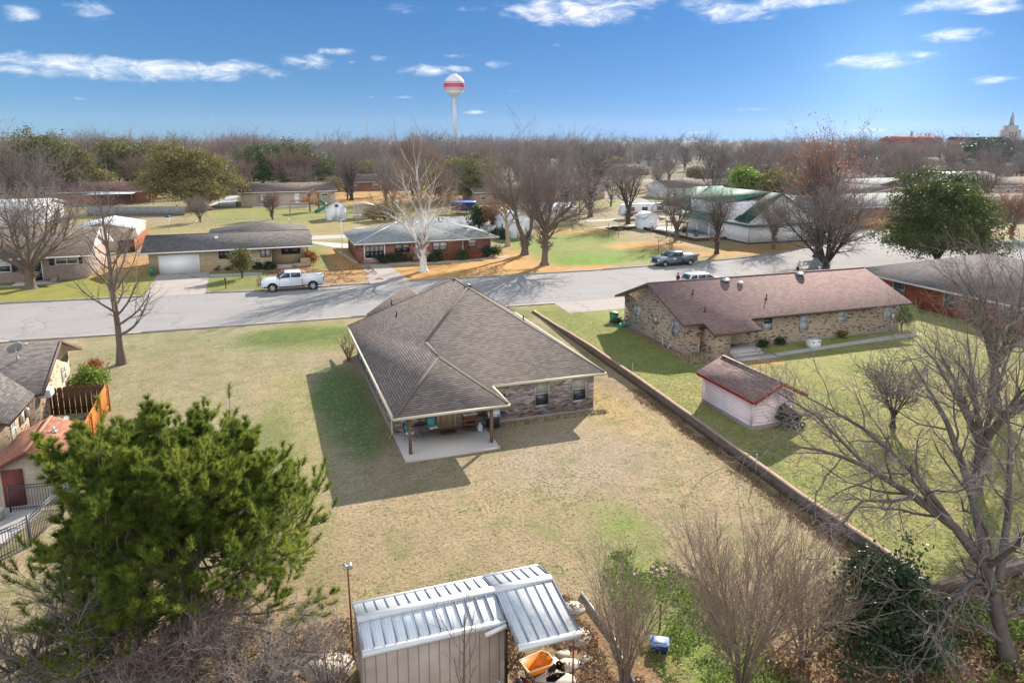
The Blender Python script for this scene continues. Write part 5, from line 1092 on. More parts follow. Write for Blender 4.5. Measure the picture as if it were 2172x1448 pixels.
def green_house():
    T = thing('two_storey_house', 'white two-storey house with green metal roofs at the street corner', 'house', 79, 103, 0); org = (79, 103, 0)
    u0, u1, v0, v1 = 72.5, 85.5, 93.7, 113; zf = 2.75
    w = MB(); w.rings([[(u0,v0,0),(u1,v0,0),(u1,v1,0),(u0,v1,0)],[(u0,v0,zf+.3),(u1,v0,zf+.3),(u1,v1,zf+.3),(u0,v1,zf+.3)]])
    um, rz = 78.2, 7.9; e = 3.75
    w.add([(u0,v0+.02,zf+.3),(u1,v0+.02,zf+.3),(u1,v0+.02,e),(um,v0+.02,rz-.2),(u0,v0+.02,e)],[(0,1,2,3,4)]); w.add([(u0,v1,zf+.3),(u1,v1,zf+.3),(u1,v1,e),(um,v1,rz-.2),(u0,v1,e)],[(4,3,2,1,0)])
    # shed dormer walls
    w.rings([[(u0+.5,96.6,zf+.3),(u1-2,96.6,zf+.3),(u1-2,111,zf+.3),(u0+.5,111,zf+.3)],[(u0+.5,96.6,6.1),(u1-2,96.6,7.2),(u1-2,111,7.2),(u0+.5,111,6.1)]]); w.build('wall', [M['siding_white']], T, org)
    band = MB(); band.box((u0-.3,v0-.35,zf),(u1+.3,v1,zf+.28)); band.build('eave_band', [M['greenpaint']], T, org)
    b2 = MB(); b2.box((u0-.2,v0-.15,zf+.28),(u1+.2,v1,zf+.5)); b2.build('trim_band', [M['white']], T, org)
    shell([[(u0-.5,v0-.5,e-.1),(um,v0-.5,rz),(um,97.0,rz),(u0-.5,97.0,e-.1)],[(u1+.6,v0-.5,e-.6),(u1+.6,v1+.5,e-.6),(um,v1+.5,rz),(um,97.0,rz),(um,v0-.5,rz)],[(u0-.5,110.6,e-.1),(um,110.6,rz),(um,v1+.5,rz),(u0-.5,v1+.5,e-.1)]], .15).build('roof', [M['green_roof'], M['greenpaint']], T, org)
    shell([[(u0+.1,99.5,6.15),(um,96.2,rz+.06),(um,111.2,rz+.06),(u0+.1,111.2,6.15)]], .14).build('dormer_roof', [M['green_roof_pale'], M['greenpaint']], T, org)
    shell([[(69.5,99.8,3.2),(u0+.3,100.2,3.9),(u0+.3,114.5,3.9),(69.5,114.5,3.2)]], .1).build('porch_roof', [M['green_roof_pale'], M['greenpaint']], T, org)
    shell([[(72.2,113.6,4.2),(77.6,117.3,7.6),(84,117.3,7.6),(86,113.2,4.2)],[(72.2,113.6,4.2),(72.2,121,4.2),(77.6,117.3,7.6)]], .14).build('rear_roof', [M['green_roof'], M['greenpaint']], T, org)
    for v in (100.5,104,108,112,114): p = MB(); p.box((69.7,v,0),(69.85,v+.15,3.15)); p.build('porch_post', [M['white']], T, org)
    dk = MB(); dk.box((66.5,99.5,0),(72.4,116,.4)); dk.build('deck', [M['concrete_pale']], T, org); df = MB(); df.box((66.3,99.3,-.1),(66.5,116,.5)); df.box((66.5,99.3,-.1),(72.4,99.5,.5)); df.build('deck_wall', [M['wood_dark']], T, org)
    window(T, org, 'S', v0, 77.5, 78.8, 4.4, 5.75, 'white', 2, True, 'blind', 'glass', .1, muntin=1); window(T, org, 'W', u0+.5, 102.2, 102.8, 4.9, 5.9, 'white', 1, True, 'glass', 'glass', .06)
    ft = MB(); ft.box((u0-.06,v0-.06,-.1),(u1+.06,v1,.22)); ft.build('foundation', [M['black']], T, org); d = MB(); d.tube([(u0-.06,v0-.1,zf),(u0-.06,v0-.1,.2)], .06, 6); d.build('downspout', [M['alu']], T, org)
green_house()
def orange_house():
    T = thing('ranch_house', 'orange-red brick house with dark hip roof at the right edge beyond the bare trees', 'house', 66, 48, 0); org = (66, 48, 0)
    e = 2.8; ro = shell(hip_polys(57.6,74.5,33,58.2,e,5.3), .17).build('roof', [M['shingle_dk2'], M['white']], T, org)
    w = MB(); w.rings([[(58.4,33.8,0),(73.8,33.8,0),(73.8,57.4,0),(58.4,57.4,0)],[(58.4,33.8,e-.1),(73.8,33.8,e-.1),(73.8,57.4,e-.1),(58.4,57.4,e-.1)]]); w.build('wall', [M['brick_orange']], T, org)
    for (a, b, z0, z1) in [(51.6,52.9,1.3,2.4),(46.2,47.2,1.2,2.4),(40.8,42.0,1.3,2.4)]: window(T, org, 'W', 58.4, a, b, z0, z1, 'alu', 1, True, 'glass', 'glass', .05)
    pipe_vent(T, org, (62,44,4.2), .4)
orange_house()
FPS = [(66,90,88,122),(-30,-16,115,135),(48,60,126,138),(36,46,110,126),(70,84,130,138),(9,15,167,176),(12,23,150,157),(38,48,150,160),(-4,14,184,192)]
def back_house(label, fp, e, rz, wall, roof, trim='white', axis='u', wins=(), doors=(), pos=None, hip=False):
    FPS.append(fp); u0, u1, v0, v1 = fp; T = thing('house', label, 'house', (u0+u1)/2, (v0+v1)/2, 0); org = ((u0+u1)/2, (v0+v1)/2, 0)
    if hip:
        shell(hip_polys(u0,u1,v0,v1,e,rz), .18).build('roof', [M[roof], M[trim]], T, org); w = MB(); a=.6
        w.rings([[(u0+a,v0+a,0),(u1-a,v0+a,0),(u1-a,v1-a,0),(u0+a,v1-a,0)],[(u0+a,v0+a,e-.1),(u1-a,v0+a,e-.1),(u1-a,v1-a,e-.1),(u0+a,v1-a,e-.1)]]); w.build('wall', [M[wall]], T, org)
    else:
        gable_roof(fp, e, rz, axis, roof, trim, T, org, .18); gable_walls((u0+.6,u1-.6,v0+.6,v1-.6), e, rz-.25, axis, wall, T, org)
    for (a, b, z0, z1) in wins: window(T, org, 'S', v0+.6, a, b, z0, z1, 'white', 1, True, 'curtain', 'glass', .1)
    for (a, b, z0, z1, m_) in doors: door(T, org, 'S', v0+.6, a, b, z0, z1, m_, 'white')
    return T, org
T, org = back_house('long low beige house with brown-grey roof in the second row, behind the play tower', (-5.3,19.0,190.8,211), 3.5, 5.2, 'wall_beige', 'shingle_brownfar', wins=[(15.0,16.4,2.2,3.1),(11.2,12.4,2.2,3.1)], doors=[(.2,1.1,.1,2.9,'white'),(8.3,9.3,.1,2.9,'white')])
ps = MB(); ps.box((-2,186,-.1),(13,191.3,.15)); ps.build('patio_slab', [M['concrete_pale']], T, org)
for (u, v) in [(3,197),(6.5,200),(9.5,196.5),(12.5,199),(1,203)]: pipe_vent(T, org, (u, v, 3.5+(v-190.8)*.168), .5)
bin_('dark bin against the left end wall of the long beige house', -5.6, 190.8, 0, 'black')
T, org = back_house('dark maroon-roofed house behind the grey fence at the left', (-50,-27.5,212,238), 3.1, 5.0, 'wall_brick_far', 'shingle_maroon')
pr = MB(); pr.box((-41.5,206,2.75),(-31,212.5,2.85)); pr.build('patio_roof', [M['metal_roof']], T, org)
for u in (-41.2,-36,-31.3): p = MB(); p.box((u,206.1,0),(u+.15,206.25,2.75)); p.build('post', [M['wood_brown']], T, org)
board_fence('long weathered grey board fence across the second row back yard, at left', (-36,178.4), (-16,172), 2.0, 'wood_grey', .15, .01, dog=False)
back_house('white metal building partly hidden by the large bare tree at the left', (-56,-40,160,180), 3.2, 4.6, 'wall_white', 'metal_roof', axis='u')
def small_shed(name, label, fp, e, rz, axis, wall, roof, trim='white', extra=None):
    u0, u1, v0, v1 = fp; T = thing(name, label, 'shed', (u0+u1)/2, (v0+v1)/2, 0); org = ((u0+u1)/2, (v0+v1)/2, 0)
    gable_walls((u0,u1,v0,v1), e, rz-.1, axis, wall, T, org, z0=0); gable_roof((u0-.2,u1+.2,v0-.2,v1+.2), e, rz, axis, roof, trim, T, org, .1)
    if extra: extra(T, org)
    return T
def ws(T, org):
    f = fmap('S', 151.6)
    for a, b in ((13.6,14.6),(14.66,15.7)): d = MB(); fbox(d, f, a, b, -.02, .06, .1, 2.5); d.build('door', [M['white']], T, org)
    window(T, org, 'S', 151.6, 14.4, 14.95, 2.75, 3.2, 'alu', 1, False)
small_shed('garden_shed', 'white wooden shed with double doors beside the play tower', (12.8,16.6,151.6,156), 2.7, 4.0, 'v', 'siding_white', 'shingle_brownfar', 'white', ws)
small_shed('garden_shed', 'low tan lap-sided shed right of the white double-door shed', (18.5,22.3,151.9,155.5), 2.9, 3.3, 'v', 'siding_tan', 'panel_beige', 'white')
def ws9(T, org):
    f = fmap('S', 112.9)
    for a, b in ((40.4,41.15),(41.2,41.95)): d = MB(); fbox(d, f, a, b, -.02, .05, .05, 2.3); d.build('door', [M['white']], T, org)
    window(T, org, 'W', 39.2, 116.5, 117.5, 1.2, 2.0, 'white', 1, True, 'glass', 'glass')
small_shed('garden_shed', 'white gabled storage building between the bare trees right of the red brick house', (39.2,43.2,112.9,124), 2.8, 4.2, 'v', 'siding_white', 'metal_roof', 'white', ws9)
small_shed('workshop', 'beige metal building with pale roof behind the double-trunked tree', (50.4,58.6,128.5,136), 3.0, 4.0, 'u', 'panel_beige', 'metal_roof', 'white')
small_shed('garden_shed', 'small white gabled shed by the camper and the green-roofed house', (66.5,69.5,116,119.5), 2.2, 3.2, 'v', 'siding_white', 'metal_roof', 'white')
T = thing('carport', 'white-roofed carport behind the left corner of the red brick house', 'carport', 15.6, 111.5, 0)
r = MB(); r.box((-2.2,-2.6,2.55),(5.0,2.6,2.68)); r.build('roof', [M['metal_roof']], T)
for x in (-2,4.8):
    for y in (-2.4,2.4): p = MB(); p.box((x-.06,y-.06,0),(x+.06,y+.06,2.55)); p.build('post', [M['white']], T)
def vinyl_fence(label, a, b, h):
    A, B = Vector((*a,0)), Vector((*b,0)); L = (B-A).length; o = thing('vinyl_fence', label, 'fence', a[0], a[1], 0, math.atan2(B.y-A.y, B.x-A.x)); n = max(1, round(L/2.4))
    for k in range(n+1): p = MB(); x = k*L/n; p.box((x-.07,-.07,0),(x+.07,.07,h+.12)); p.build('post', [M['vinyl']], o)
    for k in range(n):
        x0, x1 = k*L/n+.07, (k+1)*L/n-.07; p = MB(); p.box((x0,-.03,.1),(x1,.03,h-.35)); p.box((x0,-.045,h-.35),(x1,.045,h-.27)); p.box((x0,-.045,h-.07),(x1,.045,h))
        j = x0
        while j < x1: p.beam((j,0,h-.27),(min(j+.2,x1),0,h-.07),.02,.03); j += .12
        p.build('panel', [M['vinyl']], o)
vinyl_fence('tall white lattice-topped vinyl fence behind the red brick house', (25.5,131), (37.6,128.2), 2.2); vinyl_fence('low white fence stepping down toward the white storage building', (37.7,128.1), (38.7,119.5), 1.4)
def trampoline():
    T = thing('trampoline', 'blue-rimmed netted trampoline behind the white vinyl fence', 'trampoline', 43, 156, 0)
    n = MB(); n.lathe([(2.6,.9),(2.6,2.7)], 24) if False else n.rings([[(2.6*math.cos(k*.2618),2.6*math.sin(k*.2618),z) for k in range(24)] for z in (.9,2.6)], False); n.build('net', [M['darknet']], T)
    r = MB(); r.lathe([(2.4,2.6),(2.9,2.6),(2.9,2.75),(2.4,2.75)], 24); r.build('rim_pad', [M['bluevinyl']], T); b = MB(); b.lathe([(0,.85),(2.6,.85),(2.6,.95),(0,.96)], 24); b.build('bed', [M['black']], T)
    for k in range(8): p = MB(); a = k*.785; p.tube([(2.75*math.cos(a),2.75*math.sin(a),0),(2.75*math.cos(a),2.75*math.sin(a),2.7)], .05, 6); p.build('pole', [M['black']], T)
trampoline()
def play_tower():
    T = thing('play_tower', 'brown wooden play tower with pitched roof and green spiral slide', 'play tower', 11.6, 171.5, 0)
    for x in (-1,1):
        for y in (-1,1): p = MB(); p.box((x*1.0-.09,y*1.0-.09,0),(x*1.0+.09,y*1.0+.09,4.3)); p.build('post', [M['wood_brown']], T)
    f = MB(); f.box((-1.1,-1.1,1.9),(1.1,1.1,2.05)); f.build('floor', [M['wood_brown']], T)
    w = MB(); w.box((-1.05,-1.12,2.05),(-.2,-1.05,3.0)); w.box((.1,-1.12,2.05),(1.05,-1.05,3.0)); w.build('front_panel', [M['wood_panel']], T); w = MB(); w.box((-1.12,-1.05,2.05),(-1.05,1.05,3.0)); w.build('side_panel', [M['wood_panel']], T)
    w = MB(); w.box((-2.6,-1.0,2.4),(-1.15,.3,3.6)); w.build('side_box', [M['wood_panel']], T); bm = MB(); bm.beam((-1,0,2.6),(-5.2,0,2.6),.12,.15); bm.build('swing_beam', [M['wood_brown']], T)
    for s in (-1,1): l = MB(); l.beam((-5.2,0,2.6),(-5.5,s*1.2,0),.1,.1); l.build('leg', [M['wood_brown']], T)
    shell([[(-1.35,-1.35,4.0),(0,-1.35,5.3),(0,1.35,5.3),(-1.35,1.35,4.0)],[(1.35,-1.35,4.0),(1.35,1.35,4.0),(0,1.35,5.3),(0,-1.35,5.3)]], .1).build('roof', [M['wood_brown'], M['wood_brown']], T)
    gpp = MB(); gpp.add([(-1.2,-1.2,4.05),(1.2,-1.2,4.05),(0,-1.2,5.15)],[(0,1,2)]); gpp.build('gable_panel', [M['wood_panel']], T)
    s = MB(); s.tube([(1.0+1.5*math.sin(a*1.0)+ .0, -1.0+1.2*math.cos(a)*1.0-.2, 2.6-a*.62) for a in [k*.35 for k in range(12)]] , .38, 10); s.build('slide', [M['green_plastic']], T, None, True)
    for x in (-2.6,-3.6): c = MB(); c.tube([(x,0,2.6),(x,0,.6)], .02, 4); c.tube([(x+.5,0,2.6),(x+.5,0,.6)], .02, 4); c.box((x-.05,-.2,.55),(x+.55,.2,.6)); c.build('swing', [M['redplastic']], T)
play_tower()
for (px, py, lab) in [(1290,503,'left post'), (1312,503,'right post')]: pass
def clothes_line(label, a, b):
    T = thing('clothes_line', label, 'clothes line', a[0], a[1], 0, math.atan2(b[1]-a[1], b[0]-a[0])); L = math.dist(a, b)
    for x in (0, L):
        p = MB(); p.tube([(x,0,0),(x,0,2.35)], .05, 8); po = p.build('post', [M['wood_grey']], T); c = MB(); c.tube([(x,-.7,2.33),(x,.7,2.33)], .04, 6); c.build('crossbar', [M['wood_grey']], po)
clothes_line('pair of T-shaped clothes line posts on the far green lawn, left of the woodpile', g(1290,503), g(1312,503)); clothes_line('pair of T-shaped clothes line posts on the slope above the grey pickup', g(1396,537), g(1420,530))
def woodpile():
    u, v = g(1320, 488); rr = random.Random(5); m = MB()
    for k in range(26): x, y, z = rr.uniform(-2.2,2.2), rr.uniform(-.6,.6), rr.uniform(.05,.6); a = rr.gauss(0,.35); L = rr.uniform(.6,1.6); m.tube([(x-L*math.cos(a),y-L*math.sin(a),z),(x+L*math.cos(a),y+L*math.sin(a),z+rr.uniform(-.1,.1))], rr.uniform(.06,.13), 6)
    o = m.build('brush_pile', [M['bark_dark']]); o.location = (u, v, 0); tag(o, 'dark pile of logs and brush beside the tall dark tree', 'woodpile', kind='stuff')
woodpile()
# ---------------------------------------------------------------- camper
def camper():
    T = thing('camper_trailer', 'white camper trailer with rounded end, parked behind the trees left of the green-roofed house', 'camper', 76.5, 134, 0, R(3))
    prof = [(-5.4,.6),(-5.5,1.5),(-5.2,2.7),(-4.6,3.05),(5.0,3.1),(5.5,2.8),(5.6,1.8),(5.2,.6)]; b = MB(); b.rings([[(x,-1.2,z) for x,z in prof],[(x,1.2,z) for x,z in prof]]); b.build('body', [M['white']], T)
    for x0, x1 in ((-4.4,-3.0),(-1.2,.2),(2.5,4.1)): w = MB(); w.cbox((x0,-1.25,1.7),(x1,-1.19,2.5),.02); w.build('window', [M['glass']], T)
    d = MB(); d.cbox((.9,-1.25,.8),(1.6,-1.19,2.6),.02); d.build('door', [M['alu']], T); s = MB(); s.box((-5.2,-1.23,1.15),(5.2,-1.2,1.4)); s.build('stripe', [M['redplastic']], T)
    for x in (-.6,.5): w = MB(); w.x = Matrix.Translation((x,-1.0,.38)) @ Matrix.Rotation(R(90),4,'X'); w.lathe([(.1,-.12),(.38,-.12),(.38,.12),(.1,.12)], 14); w.build('wheel', [M['rubber']], T)
camper()
# deck clutter by the green-roofed house
rr = random.Random(11)
clut = [('plant_pot','green tub with a small shrub on the deck of the green-roofed house',68.0,101.5,'green_plastic',.35),('plant_pot','pale tub at the left end of the deck',67.2,105,'white',.3),('plant_pot','dark tub beside the porch post',69.2,107,'black',.4),('plant_pot','red tub near the small white shed',66.2,112.5,'redplastic',.3)]
for nm, lab, u, v, m_, r_ in clut:
    T = thing(nm, lab, 'plant pot', u, v, .4 if v < 112 else 0); b = MB(); b.lathe([(r_*.7,0),(r_,r_*1.6),(r_*.9,r_*1.6),(r_*.85,r_*1.3)], 14); b.build('pot', [M[m_]], T); fmesh('foliage', *leaves(np.random.RandomState(int(u*10)), np.array([[0,0,r_*2.2]]), .25, 60, .12), M['leaf_dark'], T)
def pergola():
    T = thing('pergola', 'weathered post-and-beam arbour at the end of the deck', 'pergola', 65.5, 103.5, 0)
    for x in (-1,1):
        for y in (-1.5,1.5): p = MB(); p.box((x-.08,y-.08,0),(x+.08,y+.08,2.7)); p.build('post', [M['wood_brown']], T)
    for y in (-1.5,-.5,.5,1.5): b = MB(); b.box((-1.4,y-.05,2.7),(1.4,y+.05,2.85)); b.build('beam', [M['wood_brown']], T)
pergola()
# chain-link fence in the second row
def chain_fence(label, a, b, h=1.2):
    A, B = Vector((*a,0)), Vector((*b,0)); L = (B-A).length; o = thing('chain_link_fence', label, 'fence', a[0], a[1], 0, math.atan2(B.y-A.y, B.x-A.x)); n = int(L/3)
    for k in range(n+1): p = MB(); p.tube([(k*L/n,0,0),(k*L/n,0,h)], .035, 5); p.build('post', [M['alu']], o)
    t = MB(); t.tube([(0,0,h),(L,0,h)], .025, 5); t.build('top_rail', [M['alu']], o); w = MB(); k = 0.
    while k < L: w.beam((k,0,.05),(min(k+.6,L),0,h),.008,.008); w.beam((min(k+.6,L),0,.05),(k,0,h),.008,.008); k += .3
    w.build('mesh', [M['alu']], o)
chain_fence('chain link fence along the far side of the alley, left of the play tower', (-12,150), (5,147)); chain_fence('chain link fence along the alley in front of the sheds', (5.2,146.5), (22,149)); 
# utility poles
def upole(label, u, v, h, arms=1, r=.13):
    T = thing('utility_pole', label, 'utility pole', u, v, 0); p = MB(); p.tube([(0,0,0),(0,0,h)], [r,r*.7], 8); p.build('pole', [M['bark']], T)
    for k in range(arms): a = MB(); a.beam((-1.1,0,h-.5-k*.8),(1.1,0,h-.5-k*.8),.1,.12); ao = a.build('crossarm', [M['bark']], T)
    if arms:
        for x in (-1,0,1): i = MB(); i.lathe([(.04,0),(.07,.08),(.03,.16)], 8, c=(x,0,h-.44)); i.build('insulator', [M['alu']], T)
for i, (px, py, h, lab) in enumerate([(1229,465,12,'slim utility pole right of the beige metal building'),(1175,440,11,'utility pole standing behind the beige metal building'),(233,432,10.5,'utility pole among bare trees at the left, behind the workshop'),(532,390,11,'utility pole left of the round evergreen, second row'),(293,372,15,'utility pole rising above the dark evergreens at the left'),(885,365,19,'twin-lamp utility pole just left of the water tower'),(1128,350,18,'utility pole above the tree line right of the water tower'),(1483,345,17,'utility pole on the skyline left of the green roof'),(1582,345,17,'crossarm utility pole on the skyline above the green roof')]):
    u, v = g(px, py); upole(lab, u, v, h, 1, .15 if v > 300 else .12)
def wire(label, pts, sag=.8, r=.012):
    m = MB()
    for i in range(len(pts)-1):
        a, b = Vector(pts[i]), Vector(pts[i+1]); m.tube([tuple(a.lerp(b, t) - Vector((0,0,sag*4*t*(1-t)))) for t in [k/8 for k in range(9)]], r, 3)
    tag(m.build('power_line', [M['black']]), label, 'power line')
pA, pB, pC, pD = g(233,432), g(532,390), g(1175,440), g(1229,465)
wire('thin power line crossing the back yards between four utility poles', [(*pA,10.2),(-2,172,9.5),(*pC,10.6),(*pD,11.6)], 1.2, .02)
pE, pF, pG, pH = g(885,365), g(1128,350), g(1483,345), g(1582,345)
wire('power line strung between the skyline poles right of the water tower', [(*pE,18),(*pF,17.3),(*pG,16.3),(*pH,16.3)], 3, .05)
wire('power line running from the left skyline pole down to the second-row pole', [(*g(293,372),14.2),(*pB,10.4)], 2, .03)
u, v = g(887, 498); T = thing('antenna_pole', 'thin white pole with a short crossbar at the left corner of the red brick house', 'pole', 10.6, 104, 0); p = MB(); p.tube([(0,0,0),(0,0,5.1)], .05, 6); p.build('pole', [M['white']], T); p = MB(); p.tube([(-.5,0,5.0),(.5,0,5.0)], .03, 5); p.build('crossbar', [M['white']], T)
T = thing('bird_house', 'small white martin house on a thin pole beyond the yellow brick house', 'bird house', *g(358,492), 0); p = MB(); p.tube([(0,0,0),(0,0,2.2)], .03, 6); p.build('pole', [M['alu']], T); b = MB(); b.cbox((-.35,-.3,2.2),(.35,.3,2.6),.02); b.build('box', [M['white']], T); b = MB(); b.rings([[(-.42,-.36,2.6),(.42,-.36,2.6),(.42,.36,2.6),(-.42,.36,2.6)],[(-.42,-.02,2.9),(.42,-.02,2.9),(.42,.02,2.9),(-.42,.02,2.9)]]); b.build('roof', [M['greenpaint']], T)
T = thing('mailbox', 'black mailbox on a post at the kerb by the driveway', 'mailbox', *g(479,612), 0, R(5)); p = MB(); p.box((-.05,-.05,0),(.05,.05,1.0)); p.build('post', [M['wood_dark']], T); b = MB(); b.x = Matrix.Translation((0,0,1.0)); b.rings([[(x,-.25,z) for x,z in ((-.1,0),(.1,0),(.1,.12),(.06,.19),(-.06,.19),(-.1,.12))],[(x,.25,z) for x,z in ((-.1,0),(.1,0),(.1,.12),(.06,.19),(-.06,.19),(-.1,.12))]]); b.build('box', [M['black']], T)
# ---------------------------------------------------------------- water tower, masts, turbines, church, school
def water_tower():
    d = 900.0; r = pray(965, 300); k = d/math.hypot(r.x, r.y); u, v = r.x*k, r.y*k; s = d/1545.0       # metres per photo pixel there
    T = thing('water_tower', 'white water tower with a broad red band rising over the tree line', 'water tower', u, v, 0)
    zc = CH + (300-192)*s; R_ = 22*s
    def z(y): return CH + (302-y)*s*1.02
    w = MB(); w.lathe([(R_*.93,z(200.5)),(R_*.55,z(208)),(R_*.28,z(213)),(R_*.18,z(215.5)),(R_*.165,z(240)),(R_*.165,0.0)][::-1], 32); w.build('stem', [M['tower_white']], T, None, True)
    b = MB(); b.lathe([(R_*.93,z(200.5)),(R_*.985,z(197.5)),(R_,z(194)),(R_*1.0,z(188)),(R_*.97,z(184)),(R_*.80,z(177)),(R_*.5,z(171.5)),(R_*.3,z(168.5)),(R_*.0,z(168))], 32); b.build('tank', [M['tower_white']], T, None, True)
    q = R_*1.015
    for (a, c, m_) in ((186,194.5,'tower_red'),(196,197,'tower_red'),(183.4,184.4,'tower_red')):
        f = lambda y: q*np.interp(y, [184,188,194,197.5], [.975,1,1,.988]); bb = MB(); bb.rings([[(f(y)*math.cos(t*.19635),f(y)*math.sin(t*.19635),z(y)) for t in range(32)] for y in (c, (a+c)/2, a)], False); bb.build('red_band', [M[m_]], T, None, True)
    c = MB(); c.lathe([(R_*.28,z(168.6)),(R_*.26,z(167.2)),(0,z(167))], 12); c.build('hatch', [M['tower_white']], T)
water_tower()
def far(px, d): r = pray(px, 300); k = d/math.hypot(r.x, r.y); return r.x*k, r.y*k
for (px, ytop, d, lab) in [(779,246,1200,'faint lattice radio mast, left of the pair near the water tower'),(839,238,1200,'taller radio mast just left of the water tower'),(452,253,1500,'thin radio mast above the left tree line')]:
    u, v = far(px, d); T = thing('radio_mast', lab, 'radio mast', u, v, 0); h = CH+(301-ytop)*d/1545; m = MB()
    for k in range(3): a = k*2.094; m.tube([(.8*math.cos(a),.8*math.sin(a),0),(.5*math.cos(a),.5*math.sin(a),h)], .18, 4)
    z_ = 0
    while z_ < h-3: m.beam((.7,0,z_),(-.35,.6,z_+3),.12,.12); m.beam((-.35,-.6,z_),(.7,0,z_+3),.12,.12); z_ += 3
    m.build('lattice', [M['mast']], T); b = MB(); b.lathe([(.6,h),(.6,h+1.5),(0,h+2)], 8); b.build('beacon', [M['mast']], T)
for (px, d, lab, rot) in [(10,2600,'wind turbine at the far left edge of the skyline',.3),(34,2500,'second wind turbine, right of the one at the far left edge',.9)]:
    u, v = far(px, d); T = thing('wind_turbine', lab, 'wind turbine', u, v, 0, -AZ); p = MB(); hh = CH+(300-265)*d/1545; p.tube([(0,0,0),(0,0,hh)], [1.5,.8], 10); p.build('tower', [M['mast']], T); n = MB(); n.cbox((-1.2,-3,hh-1.2),(1.2,4,hh+1.2),.3); n.build('nacelle', [M['mast']], T)
    for k in range(3): a = rot+k*2.094; b = MB(); b.tube([(0,-3.5,hh),(12*math.cos(a),-3.5,hh+12*math.sin(a)),(26*math.cos(a),-3.5,hh+26*math.sin(a))], [.8,.6,.2], 5); b.build('blade', [M['mast']], T)
def church():
    d = 700; u, v = far(2141, d); s = d/1545*.86; T = thing('church', 'pale stone church tower with slender spire on the right skyline', 'church', u, v, 0, -AZ)
    z = lambda y: CH+(300-y)*s; m = MB(); m.box((-16*s,-8*s,0),(16*s,12*s,z(277))); m.box((-11*s,-6*s,0),(11*s,10*s,z(268.5))); m.build('tower', [M['church']], T)
    b = MB(); b.rings([[(x*3.6*s,y*3.6*s,z(268.5)) for x,y in ((-1,-1),(1,-1),(1,1),(-1,1))],[(x*2.6*s,y*2.6*s,z(262)) for x,y in ((-1,-1),(1,-1),(1,1),(-1,1))],[(x*2.6*s,y*2.6*s,z(257)) for x,y in ((-1,-1),(1,-1),(1,1),(-1,1))],[(x*.15*s,y*.15*s,z(239)) for x,y in ((-1,-1),(1,-1),(1,1),(-1,1))]]); b.build('spire', [M['steeple']], T)
    for x in (-6,0,6): w = MB(); w.box((x*s-1.2*s,-8.1*s,z(292)),(x*s+1.2*s,-7.9*s,z(281))); w.build('window', [M['black']], T)
    n = MB(); n.box((-122*s,-6*s,0),(-16*s,10*s,z(296))); n.build('nave', [M['wall_brick_far']], T); r_ = MB(); r_.rings([[(x,-7*s,z(297)),(x,11*s,z(297)),(x,2*s,z(291))] for x in (-122*s,-16.2*s)]); r_.build('roof', [M['shingle_dark']], T)
church()
def school():
    d = 760; u, v = far(1937, d); s = d/1545; T = thing('school_building', 'long dark brick building with red tiled roofs on the right skyline', 'building', u, v, 0, -AZ)
    z = lambda y: CH+(300-y)*s; m = MB(); m.box((-50*s,0,0),(55*s,24*s,z(296))); m.build('wall', [M['wall_brick_far']], T)
    r_ = MB(); r_.rings([[(x,-1*s,z(297)),(x,25*s,z(297)),(x2,12*s,z(288.5))] for x, x2 in ((-53*s,-43*s),(58*s,46*s))]); r_.build('roof', [M['redtile']], T)
    for x in (-42,8,40): g_ = MB(); g_.rings([[(x*s-9*s,-4*s,z(299)),(x*s+9*s,-4*s,z(299)),(x*s,-4*s,z(291))],[(x*s-9*s,12*s,z(299)),(x*s+9*s,12*s,z(299)),(x*s,12*s,z(291))]]); g_.build('gable', [M['redtile']], T)
    for x, h in ((2,281),(29,285),(35,285)): c = MB(); c.box((x*s-1.3*s,10*s,z(292)),(x*s+1.3*s,13*s,z(h))); c.build('chimney', [M['steeple']], T)
school()
